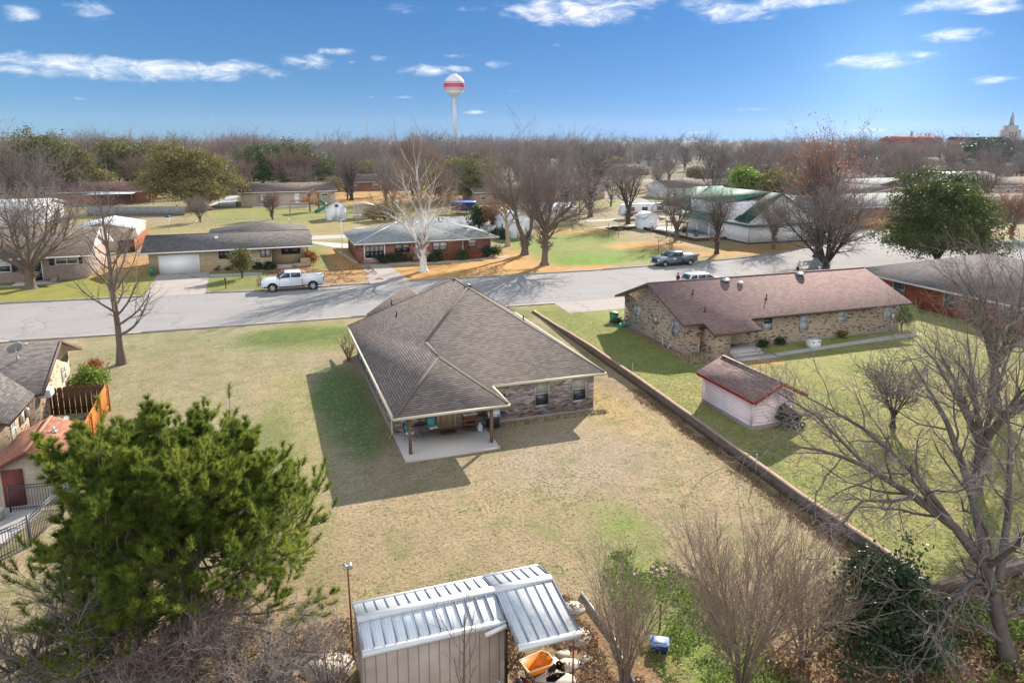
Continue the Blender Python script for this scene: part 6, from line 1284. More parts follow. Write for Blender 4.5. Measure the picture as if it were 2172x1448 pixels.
# ---------------------------------------------------------------- more roofs among the trees
FH = [ # px, py of base middle, width m, depth, wall, roof, ridge axis, label
 (820,404,26,14,'wall_brick_far','shingle_grey','u','low red-brown house among bare trees left of the white-barked tree'),
 (1090,430,22,14,'wall_tan_far','shingle_tan','u','tan-roofed house hidden behind the double-trunked tree'),
 (1185,425,30,16,'wall_tan_far','shingle_tan','u','tan house behind the tall bare tree in the middle distance'),
 (1500,420,26,14,'wall_white','shingle_tan','u','pale-roofed house beyond the green-roofed house'),
 (1620,372,30,14,'wall_white','shingle_grey','u','grey-roofed house in the trees above the green roof'),
 (1560,385,24,12,'wall_tan_far','shingle_light','u','light-roofed house between dark bare trees'),
 (1850,418,34,16,'wall_brick_far','shingle_light','u','red brick house with pale roof left of the big evergreen, farther row'),
 (1830,470,36,16,'wall_brick_far','shingle_light','u','long red brick house with pale grey roof directly left of the big evergreen'),
 (1900,440,26,18,'wall_tan_far','shingle_tan','v','tan gabled house partly behind the big evergreen'),
 (1800,400,26,14,'wall_brick_far','shingle_grey','u','brick house with grey roof on the side street'),
 (2145,415,34,18,'wall_tan_far','shingle_tan','u','tan gabled house at the right edge, third row'),
 (2150,470,30,16,'wall_beige','shingle_tan','u','pinkish house with pale roof at the right edge beyond the street'),
 (2060,395,30,14,'wall_white','metal_roof','u','pale metal-roofed building behind the big evergreen'),
 (2130,368,40,18,'wall_tan_far','shingle_dark','u','dark-roofed house near the right edge below the church'),
 (2010,420,26,14,'wall_brick_far','shingle_grey','u','grey-roofed house peeping over the big evergreen'),
 (515,372,26,12,'wall_white','shingle_light','u','pale-roofed house left of the round evergreen'),
 (520,355,24,12,'wall_brick_far','shingle_maroon','u','brownish house in the third row at left centre'),
 (215,365,26,14,'wall_brick_far','shingle_maroon','u','maroon-roofed house between evergreens at the left'),
 (690,352,24,12,'wall_tan_far','shingle_grey','u','grey-roofed house behind the round evergreen'),
 (60,420,26,14,'wall_beige','shingle_brownfar','u','brown-roofed house behind the big bare tree at the left edge'),
 (1000,392,26,14,'wall_brick_far','shingle_brownfar','u','brown-roofed house behind the olive evergreen'),
 (1400,350,26,12,'wall_white','shingle_grey','u','small pale house in the distance, centre right'),
 (1150,355,28,12,'wall_white','shingle_light','u','pale distant house right of the water tower'),
 (1330,372,26,12,'wall_brick_far','shingle_tan','u','distant tan-roofed house right of the dark oak'),
 (1700,345,30,12,'wall_white','shingle_light','u','distant white building behind the russet tree'),
 (1965,350,34,14,'wall_tan_far','shingle_grey','u','distant grey-roofed house below the red-roofed school'),
 (2080,345,30,14,'wall_white','shingle_light','u','distant pale building left of the church')]
for (px, py, w_, dd, wl, rf, ax, lab) in FH:
    u, v = g(px, py); fp = (u-w_/2, u+w_/2, v, v+dd); rs2 = random.Random(px)
    ww = []; x = u-w_/2+2
    while x < u+w_/2-3: 
        if rs2.random() < .7: ww.append((x, x+1.3, 1.0, 2.2))
        x += 3.4
    back_house(lab, fp, 2.9, 5.0, wl, rf, 'white', ax, wins=ww if v < 420 else ())
board_fence('bright orange-tan board fence at the right edge beyond the side street', (101,106), (116,101), 1.9, 'wood_tan', .15, .005, dog=False)
for (px, py, m_, lab) in [(1283,378+20,'bluevinyl','blue parked car far down the back street behind the dark oak')]: pass
# ================================================================ trees
def proj_row(u, v, z):
    ca, sa = math.cos(AZ), math.sin(AZ); x, y = u*ca - v*sa, u*sa + v*ca; d = z-CH; s, c = math.sin(TH), math.cos(TH)
    return CY - F*(y*s + d*c)/(y*c - d*s)
def hgt(u, v, row):
    lo, hi = -5, 90
    for _ in range(50):
        m = (lo+hi)/2
        if proj_row(u, v, m) > row: lo = m
        else: hi = m
    return lo
# the big tree in the far left front yard
u, v = g(65, 612); h = 14.8; rr = random.Random(2)
base = [([(0,0,-.1),(0,0,.15),(.05,0,.6),(0,.05,2.6),(-.05,0,3.4)], [.95,.7,.55,.47,.45])]
for k in range(9):
    a = k*.698+.2; e = .35+.3*(k % 3); L = 8+rr.random()*3.2
    base.append(([(-.05,0,3.0),(math.cos(a)*1.2*e*1.6,math.sin(a)*1.2*e*1.6,4.4),(math.cos(a)*L*.42*e*1.8,math.sin(a)*L*.42*e*1.8,3.6+L*.45),(math.cos(a)*L*.52*e*1.9,math.sin(a)*L*.52*e*1.9,4+L*.95)], [.26,.2,.13,.03]))
tree('bare_tree', 'big thick-trunked bare tree on the far left front lawn across the street', u, v, base, [LV(n=11,t0=.3,t1=1,ang=38,dang=10,len=.42,segs=5,jit=.14,up=.07,rr=.5,tip=True),LV(n=8,t0=.2,t1=1,ang=38,dang=12,len=.5,segs=4,jit=.18,up=.05,rr=.55,rmin=.02,tip=True),LV(n=7,t0=.15,t1=1,ang=38,dang=14,len=.5,segs=2,jit=.25,up=.05,rr=.6,rmin=.014,tip=True)], 'bark', 'twig', 11, 2, fit=hgt(u,v,325))
# slender tree on the near left lawn
u, v = g(258, 772)
tree('bare_tree', 'slender bare tree standing alone on the near left lawn', u, v, [([(0,0,-.1),(0,0,.2),(0,0,.8),(.02,0,2.5),(-.05,.05,5),(-.1,.1,8),(-.25,.2,11),(-.35,.3,13.2)], [.42,.3,.24,.21,.17,.12,.07,.03])],
     [LV(n=26,t0=.17,t1=.98,ang=50,dang=9,angt=-22,len=.30,lenf=lambda t: 1.12-.62*t,segs=7,jit=.12,up=.16,rr=.5,taper=.25),LV(n=7,t0=.25,t1=1,ang=38,dang=12,len=.42,segs=4,jit=.18,up=.1,rr=.55,rmin=.012,tip=True),LV(n=5,t0=.2,t1=1,ang=38,dang=14,len=.5,segs=3,jit=.22,up=.06,rr=.6,rmin=.009,tip=True)], 'bark', 'twig', 5, 2, fit=hgt(u,v,352))
# white-barked tree
u, v = g(898, 575)
base = [([(0,0,-.1),(0,0,.25),(-.02,0,1),(0,0,2.6),(.05,0,3.9)], [.75,.52,.42,.40,.40]), ([(0.05,0,3.6),(.0,.1,6),(-.05,.1,9),(-.3,.2,12),(-.7,.3,16)], [.34,.30,.24,.16,.05]),
        ([(.0,0,3.5),(-1.2,-.3,5.2),(-2.4,-.6,8),(-3.2,-.8,9.5),(-4.6,-1,11)], [.25,.2,.15,.1,.03]), ([(.1,0,3.6),(.9,.2,6),(.9,.3,8),(1.4,.3,11),(2.4,.5,14.5)], [.24,.2,.16,.1,.03]),
        ([(-.9,-.2,4.8),(-2.5,.6,7),(-4.5,1.0,8.6),(-6.2,1.3,9.5)], [.16,.13,.08,.03]), ([(0,.1,8),(-1.5,-.6,10.5),(-2.8,-1,13),(-3.2,-1.2,15)], [.16,.12,.08,.03]), ([(.9,.3,8.5),(2.5,.8,10),(4.0,1.2,11.5),(4.8,1.4,13)], [.14,.1,.06,.03]), ([(0,.1,6.2),(1.8,-.8,8.5),(3.2,-1.4,9.5),(4.6,-2,10)], [.13,.1,.06,.03])]
tree('bare_tree', 'tall white-barked tree in front of the rosy red brick house', u, v, base, [LV(n=14,t0=.35,t1=1,ang=42,dang=10,len=.36,segs=5,jit=.15,up=.14,rr=.45,tip=True),LV(n=8,t0=.2,t1=1,ang=38,dang=12,len=.5,segs=4,jit=.2,up=.1,rr=.55,rmin=.016,tip=True),LV(n=6,t0=.15,t1=1,ang=38,dang=14,len=.5,segs=2,jit=.25,up=.1,rr=.6,rmin=.012,tip=True)], 'bark_white', 'twig_tan', 8, 2, fit=hgt(u,v,284))
# double-trunked tree
u, v = g(1113, 540)
base = [([(0,0,-.1),(0,0,.2),(.05,0,1),(.15,0,2.3)], [.85,.62,.5,.48]), ([(.1,0,2.0),(-.9,0,4.2),(-1.2,.1,5),(-1.7,.2,8),(-2.4,.3,11),(-2.6,.4,14.5)], [.38,.32,.28,.2,.12,.03]), ([(.2,0,2.0),(1.0,0,3.6),(1.2,.1,6.5),(1.5,.1,9),(2.2,.2,12)], [.33,.27,.2,.12,.03]), ([(-1.3,.1,6.5),(-3.5,.4,9),(-5.0,.6,11)], [.15,.1,.03]), ([(-1.8,.2,8),(-.5,-.8,11),(0,-1.4,14)], [.15,.1,.03]), ([(1.3,.1,6.5),(3,-.6,9),(3.8,-1,11)], [.12,.08,.03]), ([(-1.5,.2,7),(-3,-1.5,8.6),(-4.6,-2.4,9.5)], [.12,.08,.03])]
BL = lambda d=1.0: [LV(n=int(13*d),t0=.25,t1=1,ang=42,dang=10,len=.42,segs=5,jit=.16,up=.10,rr=.48,tip=True),LV(n=8,t0=.2,t1=1,ang=38,dang=12,len=.5,segs=4,jit=.2,up=.07,rr=.55,rmin=.018,tip=True),LV(n=6,t0=.15,t1=1,ang=38,dang=14,len=.5,segs=2,jit=.25,up=.06,rr=.6,rmin=.013,tip=True)]
tree('bare_tree', 'double-trunked bare tree with dark forked bark right of the red brick house', u, v, base, BL(), 'bark', 'twig', 14, 2, fit=hgt(u,v,300))
u, v = g(1077, 522)
tree('bare_tree', 'cream-barked slim tree between the red brick house and the double-trunked tree', u, v, [([(0,0,-.1),(0,0,.2),(0,0,1),(-.2,0,4.5),(-.5,.1,8),(-1.2,.2,12),(-2.4,.3,16.5)], [.55,.4,.33,.28,.24,.15,.04]),([(-.4,.1,7.5),(-2,.2,9.5),(-3.6,.2,11.5),(-4.6,.3,13)],[.16,.12,.08,.03]),([(-.4,.1,6.5),(1.0,.2,9),(1.6,.4,13)],[.14,.1,.03])], BL(.9), 'bark_cream', 'twig_tan', 21, 2, fit=hgt(u,v,300))
u, v = g(1155, 562)
base = [([(0,0,-.1),(0,0,.2),(0,0,.9),(.1,0,2.6),(.2,0,5.3)], [.8,.55,.44,.40,.40])]
for (a, L, e) in [(0,10.5,.62),(.9,8,.5),(1.8,9,.35),(2.7,7,.5),(3.6,8,.45),(4.5,9,.5),(5.4,9.5,.6),(.4,11,.2),(3.1,11,.22),(5.9,8,.85)]:
    base.append(([(.2,0,4.9),(.2+math.cos(a)*L*e*.3,math.sin(a)*L*e*.3,5.2+L*.22),(.2+math.cos(a)*L*e*.75,math.sin(a)*L*e*.75,5.3+L*(.95-e*.45)*.62),(.2+math.cos(a)*L*e,math.sin(a)*L*e,5.3+L*(1.05-e*.5))], [.22,.17,.10,.03]))
tree('bare_tree', 'straight dark-trunked bare tree nearest the kerb across the street', u, v, base, BL(), 'bark', 'twig', 31, 2, fit=hgt(u,v,284))
# prototype makers for the rest
def generic(label, px, py, top, spread=.55, bark='bark', twig='twig', seed=1, dens=1., fork=.25, leafs=None, name='bare_tree', uv=None, nl=7, extra=None):
    u, v = uv or g(px, py); h = hgt(u, v, top); rr = random.Random(seed); r0 = h*.03
    base = [([(0,0,-.1),(0,0,.2),(0,0,h*.08),(rr.gauss(0,.1),rr.gauss(0,.1),h*fork)], [r0*1.7,r0*1.2,r0,r0*.9])]
    for k in range(nl):
        a = k*6.28/nl+rr.random()*.6; e = spread*(.25+.75*((k*5) % nl)/nl); L = h*(1-fork)
        base.append(([(0,0,h*fork*.85),(math.cos(a)*L*e*.3,math.sin(a)*L*e*.3,h*fork+L*.22),(math.cos(a)*L*e*.8,math.sin(a)*L*e*.8,h*fork+L*.6),(math.cos(a)*L*e,math.sin(a)*L*e,h*fork+L*(.97-.3*e)*(.85+.2*rr.random()))], [r0*.5,r0*.38,r0*.22,r0*.07]))
    lv = [LV(n=int(11*dens),t0=.25,t1=1,ang=42,dang=10,len=.42,segs=4,jit=.17,up=.08,rr=.48,tip=True),LV(n=7,t0=.2,t1=1,ang=38,dang=12,len=.5,segs=3,jit=.2,up=.06,rr=.55,rmin=.02,tip=True),LV(n=5,t0=.15,t1=1,ang=38,dang=14,len=.52,segs=2,jit=.25,up=.05,rr=.6,rmin=.015,tip=True)]
    return tree(name, label, u, v, base, lv, bark, twig, seed, 2, leafs=leafs, fit=h, fitr=h*spread*.95)
generic('very dark old oak with gnarled bare crown left of the tall pole', 1252, 460, 292, .65, 'bark_dark', 'twig_dark', 41, 1.0, .3)
generic('dark-trunked bare tree beside the brush pile on the green lawn', 1332, 475, 318, .6, 'bark_dark', 'twig', 42, 1.0, .25)
generic('forked bare tree at the edge of the deck, left of the green-roofed house', 1434, 510, 375, .75, 'bark', 'twig', 43, 1.0, .2)
generic('slim bare tree behind the grey pickup, in front of the white wall', 1520, 538, 392, .55, 'bark_dark', 'twig', 44, .8, .35)
generic('curved-trunk bare tree in front of the white two-storey house', 1640, 528, 400, .75, 'bark', 'twig', 45, 1.0, .3)
generic('large many-limbed bare tree behind the roof of the buff brick house', 1750, 582, 372, .85, 'bark_dark', 'twig', 46, 1.5, .14, nl=11)
generic('tall tree with rusty top leaves behind the many-limbed bare tree', 1735, 545, 273, .42, 'bark_dark', 'twig', 47, 1.3, .3, leafs=(.28, 5, .25, .11, lambda p: p[:, 2] > 8))
u, v = g(1893, 905, .4)
generic('small brown-twigged bare tree on the right back lawn', 1893, 905, 765, .75, 'bark_dark', 'twig', 48, .8, .2, uv=(u, v))
def big_right():
    base = [([(0,0,-.1),(.05,-.05,.3),(-.15,.15,1.2),(-.28,.5,2.4),(-.62,.78,3.7)], [.56,.38,.31,.28,.26]),
        ([(-.5,.7,3.3),(-1.4,1.3,4.7),(-2.6,2.0,5.7),(-3.9,2.8,6.6),(-5.2,3.2,7.2),(-6.4,3.6,7.4)], [.24,.21,.17,.12,.08,.03]),
        ([(-1.3,1.2,4.5),(-2.0,2.6,6.2),(-2.9,4.2,7.4),(-4.2,5.6,8.2)], [.17,.13,.09,.03]), ([(-2.6,2.0,5.7),(-4.2,1.6,6.0),(-5.6,1.4,6.4),(-6.6,1.2,5.6)], [.12,.09,.06,.03]),
        ([(-.5,.7,3.5),(.2,2.2,5.6),(.4,3.6,7.6),(.2,5.0,9.2)], [.22,.18,.12,.03]), ([(0,.6,2.8),(1.5,1.6,4.5),(2.6,2.6,6.6),(3.4,3.6,8.2)], [.2,.15,.1,.03]),
        ([(-.4,.5,2.6),(-1.6,.3,3.5),(-3.0,-.2,3.4),(-4.2,-.6,2.8),(-4.9,-.8,2.2)], [.15,.12,.09,.06,.02]), ([(-.5,.7,3.4),(-1.0,-.6,5.2),(-1.8,-1.4,6.8),(-3.0,-2.0,7.8)], [.15,.11,.07,.03]), ([(-3.9,2.8,6.6),(-4.8,4.4,8.0),(-6.0,5.6,8.8)], [.09,.06,.02])]
    base = [(p, [x*.68 for x in r]) for p, r in base]
    lv = [LV(n=12,t0=.2,t1=1,ang=46,dang=12,len=.34,segs=6,jit=.18,up=.06,rr=.42,rmin=.015,tip=True,wind=(-.03,0,0)),LV(n=8,t0=.15,t1=1,ang=42,dang=14,len=.48,segs=4,jit=.2,up=.05,rr=.5,rmin=.010,tip=True),LV(n=6,t0=.15,t1=1,ang=42,dang=16,len=.45,segs=3,jit=.25,up=.03,rr=.6,rmin=.006,tip=True)]
    tree('bare_tree', 'large lichen-grey bare tree leaning over the retaining wall at the lower right', 20.9, 13.4, base, lv, 'bark_fg', 'twig_grey', 61, 2, z=0, fit=9.8)
    base = [([(0,0,-.1),(0,0,.2),(.1,0,1.2),(.3,.2,2.8)], [.4,.3,.24,.22])]
    for k in range(8):
        a = k*.785+.3; e = .5+.35*((k*3) % 8)/8; base.append(([(.3,.2,2.4),(.3+math.cos(a)*2*e,.2+math.sin(a)*2*e,4.4),(.3+math.cos(a)*4.4*e,.2+math.sin(a)*4.4*e,6.4),(.3+math.cos(a)*6.5*e,.2+math.sin(a)*6*e,9.2-2.6*e)], [.14,.1,.06,.02]))
    tree('bare_tree', 'wide pale-twigged bare tree on the right back lawn behind the leaning tree', 29.7, 21.4, base, [LV(n=12,t0=.2,t1=1,ang=44,dang=12,len=.36,segs=5,jit=.17,up=.05,rr=.42,rmin=.016,tip=True,wind=(-.08,0,0)),LV(n=7,t0=.15,t1=1,ang=40,dang=14,len=.5,segs=3,jit=.2,up=.03,rr=.5,rmin=.009,tip=True),LV(n=6,t0=.15,t1=1,ang=40,dang=16,len=.5,segs=2,jit=.25,rr=.6,rmin=.006,tip=True)], 'bark_fg', 'twig_grey', 62, 2, fit=8.6, fitr=4.6)
    base = [([(0,0,-.1),(0,0,.2),(-.1,0,1.5),(-.2,.2,3)], [.4,.3,.24,.22])]
    for k in range(8):
        a = k*.785+.1; e = .45+.4*((k*3) % 8)/8; base.append(([(-.2,.2,2.6),(math.cos(a)*2*e,math.sin(a)*2*e,5),(math.cos(a)*4.2*e,math.sin(a)*4.2*e,7.4),(-.8+math.cos(a)*6*e,math.sin(a)*6*e,10.6-2.6*e)], [.14,.1,.06,.02]))
    tree('bare_tree', 'tall pale-twigged bare tree at the right edge in front of the orange-red house', 41.5, 29.5, base, [LV(n=12,t0=.2,t1=1,ang=44,dang=12,len=.36,segs=5,jit=.17,up=.05,rr=.42,rmin=.02,tip=True,wind=(-.1,0,0)),LV(n=7,t0=.15,t1=1,ang=40,dang=14,len=.5,segs=3,jit=.2,up=.03,rr=.5,rmin=.011,tip=True),LV(n=6,t0=.15,t1=1,ang=40,dang=16,len=.5,segs=2,jit=.25,rr=.6,rmin=.008,tip=True)], 'bark_fg', 'twig_grey', 63, 2, fit=10.5, fitr=5)
big_right()
def myrtle(label, u, v, h, w, seed, ns=9, name='crepe_myrtle', twig='twig_myrtle', nl=(9,7,5)):
    rr = random.Random(seed); base = []
    for k in range(ns):
        a = k*2.4+rr.random(); e = w*math.sqrt((k+.6)/ns); x, y = math.cos(a), math.sin(a); hh = h*(.86-.16*(k/ns))
        base.append(([(x*.12,y*.12,-.1),(x*e*.25,y*e*.25,h*.22),(x*e*.6+rr.gauss(0,.06),y*e*.6+rr.gauss(0,.06),h*.5),(x*e*.9,y*e*.9,hh)], [.042,.034,.022,.008]))
    return tree(name, label, u, v, base, [LV(n=nl[0],t0=.25,t1=1,ang=26,dang=8,len=.38,segs=4,jit=.12,up=.16,rr=.55,rmin=.010,tip=True),LV(n=nl[1],t0=.2,t1=1,ang=25,dang=10,len=.48,segs=3,jit=.14,up=.12,rr=.6,rmin=.007,tip=True),LV(n=nl[2],t0=.15,t1=1,ang=24,dang=10,len=.5,segs=2,jit=.16,up=.1,rr=.65,rmin=.005,tip=True)], 'bark', twig, seed, 1, cat='shrub', fit=h, fitr=w)
myrtle('smaller multi-stemmed bare shrub beside the pale edging strip', 9.4, 16.7, 4.5, 1.8, 71, 8)
myrtle('large fan-shaped bare shrub of fine brown twigs, bottom right of centre', 12.75, 15.5, 5.5, 3.0, 72, 13, nl=(11,8,6))
myrtle('brown twiggy bare shrub between the fan-shaped shrub and the dark evergreen shrub', 15.2, 15.7, 4.2, 1.9, 73, 9)
# evergreen shrub and undergrowth lower right
evergreen('evergreen_shrub', 'dark glossy evergreen shrub at the lower right beside the wall', 17.3, 14.7, 1.75, 1.5, 3.6, 1.6, 'leaf_dark', 81, 330, 40, .075, group=None, cat='shrub', spread=.2)
evergreen('evergreen_shrub', 'small russet-leaved shrub under the leaning tree by the wall corner', 19.6, 15.6, .6, .6, 1.5, .8, 'leaf_russet', 82, 60, 30, .07, cat='shrub', spread=.12)
M['leaf_weed'] = leafmat('weedy_green', (.09,.14,.025), (.14,.20,.04), (.20,.25,.06), spec=.1)
def ground_cover(name, u0, u1, v0, v1, n, size, hh, mat, seed, w=None, z0=.03):
    rng = np.random.RandomState(seed); U_, V_ = u0+(u1-u0)*rng.rand(n), v0+(v1-v0)*rng.rand(n)
    k = near_noise(U_, V_, 1.1, seed+3) > -.25
    if w is not None: k &= w(U_, V_)
    U_, V_ = U_[k], V_[k]; C = np.stack([U_, V_, gz(U_, V_)+z0+hh*rng.rand(len(U_))**1.5], 1)
    o = fmesh(name, *leaves(rng, C, .04, 1, size, .3), M[mat], None); return tag(o, kind='stuff')
ground_cover('ground_cover', 17.5, 27, 9, 15.8, 26000, .07, .55, 'leaf_lime', 91, lambda a, b: near_noise(a, b, 1.0, 5) > .0); ground_cover('ground_cover', 14, 27, 9, 16.3, 26000, .065, .45, 'leaf_brown', 92, lambda a, b: near_noise(a, b, 1.0, 5) < .15)
ground_cover('green_ground_cover', 10.2, 15.0, 13.4, 23, 15000, .045, .10, 'leaf_weed', 93, lambda a, b: ((a-12.6)/2.0)**2+((b-17.5)/5.6)**2 < 1)
ground_cover('fallen_leaves', 6.3, 11.3, 14.6, 21.2, 22000, .045, .03, 'leaf_brown', 94, lambda a, b: a < 9.9+(17-b)*.1+.6*near_noise(a, b, 2, 4))
ground_cover('fallen_leaves', 20, 24.2, 15.5, 40, 30000, .045, .04, 'leaf_brown', 95, lambda a, b: (wallu(b)-a > .13) & (wallu(b)-a < 1.1+.4*near_noise(a, b, 1, 8)))
ground_cover('fallen_leaves', -9, 3, 15, 22.5, 16000, .05, .05, 'leaf_brown', 96)
ground_cover('fallen_leaves', -1, 13, 83, 94, 11000, .065, .03, 'leaf_brown', 97, lambda a, b: near_noise(a, b, .5, 2) > -.1)
M['straw'] = leafmat('straw_grass', (.20,.145,.08), (.32,.245,.145), (.44,.36,.24), scale=5, trans=0, spec=0)
M['blade_green'] = leafmat('green_grass_blades', (.09,.13,.03), (.14,.19,.05), (.21,.25,.09), scale=5, trans=0, spec=0)
def grass(name, n, u0, u1, v0, v1, mat, seed, size, cond, tilt=.35):
    """short blades lying nearly flat, as in a mown lawn"""
    rng = np.random.RandomState(seed); U_, V_ = u0+(u1-u0)*rng.rand(n), v0+(v1-v0)*rng.rand(n)**1.4
    k = cond(U_, V_); U_, V_ = U_[k], V_[k]; n = len(U_); Z = gz(U_, V_)+.012; a = rng.rand(n)*6.28; s = size*(.5+rng.rand(n))
    d = np.stack([np.cos(a), np.sin(a), tilt*rng.rand(n)], 1)*s[:, None]; e = np.stack([-np.sin(a), np.cos(a), tilt*rng.randn(n)*.4], 1)*s[:, None]*.35; p = np.stack([U_, V_, Z], 1)
    V = np.stack([p-d*.5-e, p-d*.5+e, p+d], 1).reshape(-1, 3); tag(fmesh(name, V, np.arange(n*3).reshape(-1, 3), M[mat], None), kind='stuff')
offroad = lambda a, b: ~((a > 1.7) & (a < 8.0) & (b > 16.5) & (b < 20.2)) & ~((a > 5.9) & (a < 18.4) & (b > 33.8) & (b < 55)) & (np.abs(a-wallu(b)) > .15) & (b < 64) & ~((a > 28.2) & (b > 43)) & ~((a > 24.5) & (a < 27.6) & (b > 30.5) & (b < 35.6)) & ~((a < -9.2) & (b < 50) & (b > 30)) & ~((a < -11) & (b < 57))
grass('dry_grass', 60000, -14, 34, 15, 62, 'straw', 101, .07, offroad); grass('green_grass', 70000, -14, 34, 15, 62, 'blade_green', 102, .07, lambda a, b: offroad(a, b) & ((near_noise(a, b, .35, 1)+.8*near_noise(a, b, 1.2, 6) > .45) | (a > wallu(b)+.2)))
grass('rough_grass', 1600, 10.9, 18.9, 36.5, 37.15, 'straw', 103, .09, lambda a, b: b < 37.15, 1.5); grass('rough_grass', 1500, 28.2, 30.6, 42, 45, 'straw', 104, .12, lambda a, b: (a < 30.5) & (b < 44.3), 1.5)
# ---------------------------------------------------------------- the foreground pine
def pine():
    u, v = -3.0, 23.6; rng = np.random.RandomState(7)
    base = [([(0,0,-.1),(0,0,.3),(.1,.1,2),(.0,.2,4),(-.2,.2,5.2),(-.4,.2,6.6)], [.36,.28,.22,.16,.1,.03]), ([(.1,.1,2.2),(1.2,.3,4),(1.6,.4,5.2),(1.7,.4,6.2)], [.15,.12,.08,.03]), ([(0,.1,2.4),(-1.6,.4,4.2),(-2.4,.6,5.2),(-2.7,.7,6.5)], [.15,.12,.08,.03]), ([(0,.1,1.8),(-.6,-1.0,3.6),(-1.0,-1.5,4.8),(-1.0,-1.6,6.2)], [.13,.1,.07,.03])]
    Ls = grow(rng, base, [LV(n=32,t0=.06,t1=.98,ang=74,dang=6,angt=-42,len=.47,lenf=lambda t: 1.5-1.25*t,segs=7,jit=.09,up=.11,rr=.3,rmin=.02,taper=.3,tip=True),
        LV(n=11,t0=.28,t1=1,ang=46,dang=10,len=.36,segs=4,jit=.1,up=.16,rr=.5,rmin=.012,tip=True), LV(n=4,t0=.3,t1=1,ang=42,dang=12,len=.5,segs=3,jit=.1,up=.28,rr=.6,rmin=.009,tip=True)])
    o = thing('pine_tree', 'large bushy green pine with upturned needle tufts at the lower left', 'pine tree', u, v, 0)
    fmesh('trunk', *merge([tubes(P, Rr, s) for (P, Rr), s in zip(Ls[:2], (8, 5))]), M['bark'], o, True); fmesh('branches', *merge([tubes(P, Rr, 3) for P, Rr in Ls[2:]]), M['bark'], o)
    P = np.concatenate([Ls[3][0][:, -3:], Ls[2][0][:, -3:]]); K = len(P); nn = 105
    t = rng.rand(K, nn)*1.6+.4; i = np.clip(t.astype(int), 0, 1); f = (t-i)[..., None]; b = np.arange(K)[:, None]
    c = P[b, i]*(1-f)+P[b, i+1]*f; ax = unit(P[:, 2]-P[:, 1]); ax = unit(ax + np.array([0,0,.35])); T_, Q_ = frames(ax); a = rng.rand(K, nn)*6.28; th = np.radians(20+40*rng.rand(K, nn))
    d = ax[:, None]*np.cos(th)[..., None]+(T_[:, None]*np.cos(a)[..., None]+Q_[:, None]*np.sin(a)[..., None])*np.sin(th)[..., None]; L = (.17+.08*rng.rand(K, nn))[..., None]; s = unit(np.cross(d, rng.randn(K, nn, 3)))*.010
    V = np.stack([c-s, c+s, c+d*L], 2).reshape(-1, 3); fmesh('needles', V, np.arange(len(V)).reshape(-1, 3), M['needle'], o)
pine()
# bare tangle in the lower left corner
def tangle(label, px, py, h, w, seed, limbs=6, twig='twig_grey', leafs=None, bark='bark_fg', name='bare_tree'):
    u, v = g(px, py); rr = random.Random(seed); base = [([(0,0,-.1),(0,0,.2),(rr.gauss(0,.1),.1,h*.25),(rr.gauss(0,.2),.2,h*.4)], [.2,.14,.12,.1])]
    for k in range(limbs):
        a = k*6.28/limbs+rr.random()*.7; z0 = h*rr.uniform(.2,.4); L = w*rr.uniform(.7,1.1); b = a+rr.gauss(0,.6)
        base.append(([(0,.1,z0),(math.cos(a)*L*.35,math.sin(a)*L*.35,z0+h*rr.uniform(.0,.2)),(math.cos(a)*L*.6,math.sin(a)*L*.6,z0+h*rr.uniform(.1,.3)),(math.cos(b)*L,math.sin(b)*L,z0+h*rr.uniform(.3,.6))], [.09,.07,.05,.015]))
    tree(name, label, u, v, base, [LV(n=14,t0=.15,t1=1,ang=55,dang=16,len=.45,segs=5,jit=.24,up=.12,rr=.45,rmin=.016,tip=True),LV(n=8,t0=.15,t1=1,ang=45,dang=16,len=.5,segs=4,jit=.26,up=.08,rr=.5,rmin=.009,tip=True),LV(n=6,t0=.15,t1=1,ang=42,dang=16,len=.48,segs=2,jit=.28,up=.04,rr=.6,rmin=.005,tip=True)], bark, twig, seed, 2, leafs=leafs)
tangle('tangled grey bare tree in the lower left corner', 70, 1470, 3.2, 2.4, 201); tangle('grey bare tree with crooked horizontal limbs, second from the lower left corner', 275, 1490, 3.2, 2.5, 202, 6)
tangle('bare brush with dead rusty leaves in front of the pine', 380, 1465, 2.2, 1.6, 203, 6, 'twig_red', (.12, 3, .06, .05, lambda p: p[:, 2] < 1.8, 'leaf_brown')); tangle('low grey bare brush left of the metal shed', 560, 1490, 2.3, 1.9, 204, 5)
myrtle('thin upright bare saplings by the corner of the metal shed', *g(700, 1500), 2.8, 1.2, 205, 7, 'sapling', 'twig_grey', (6,5,4)); 
tree('sapling', 'slim bare sapling standing against the front wall of the metal shed', *g(985, 1560), [([(0,0,0),(0,0,1.4),(.03,0,2.6),(.05,0,3.7)], [.05,.045,.03,.01])], [LV(n=9,t0=.3,t1=.97,ang=35,dang=8,len=.34,segs=5,jit=.1,up=.1,rr=.6,rmin=.012),LV(n=4,t0=.3,t1=1,ang=35,len=.4,segs=3,jit=.12,rr=.6,rmin=.007)], 'bark', 'twig', 206, 1)
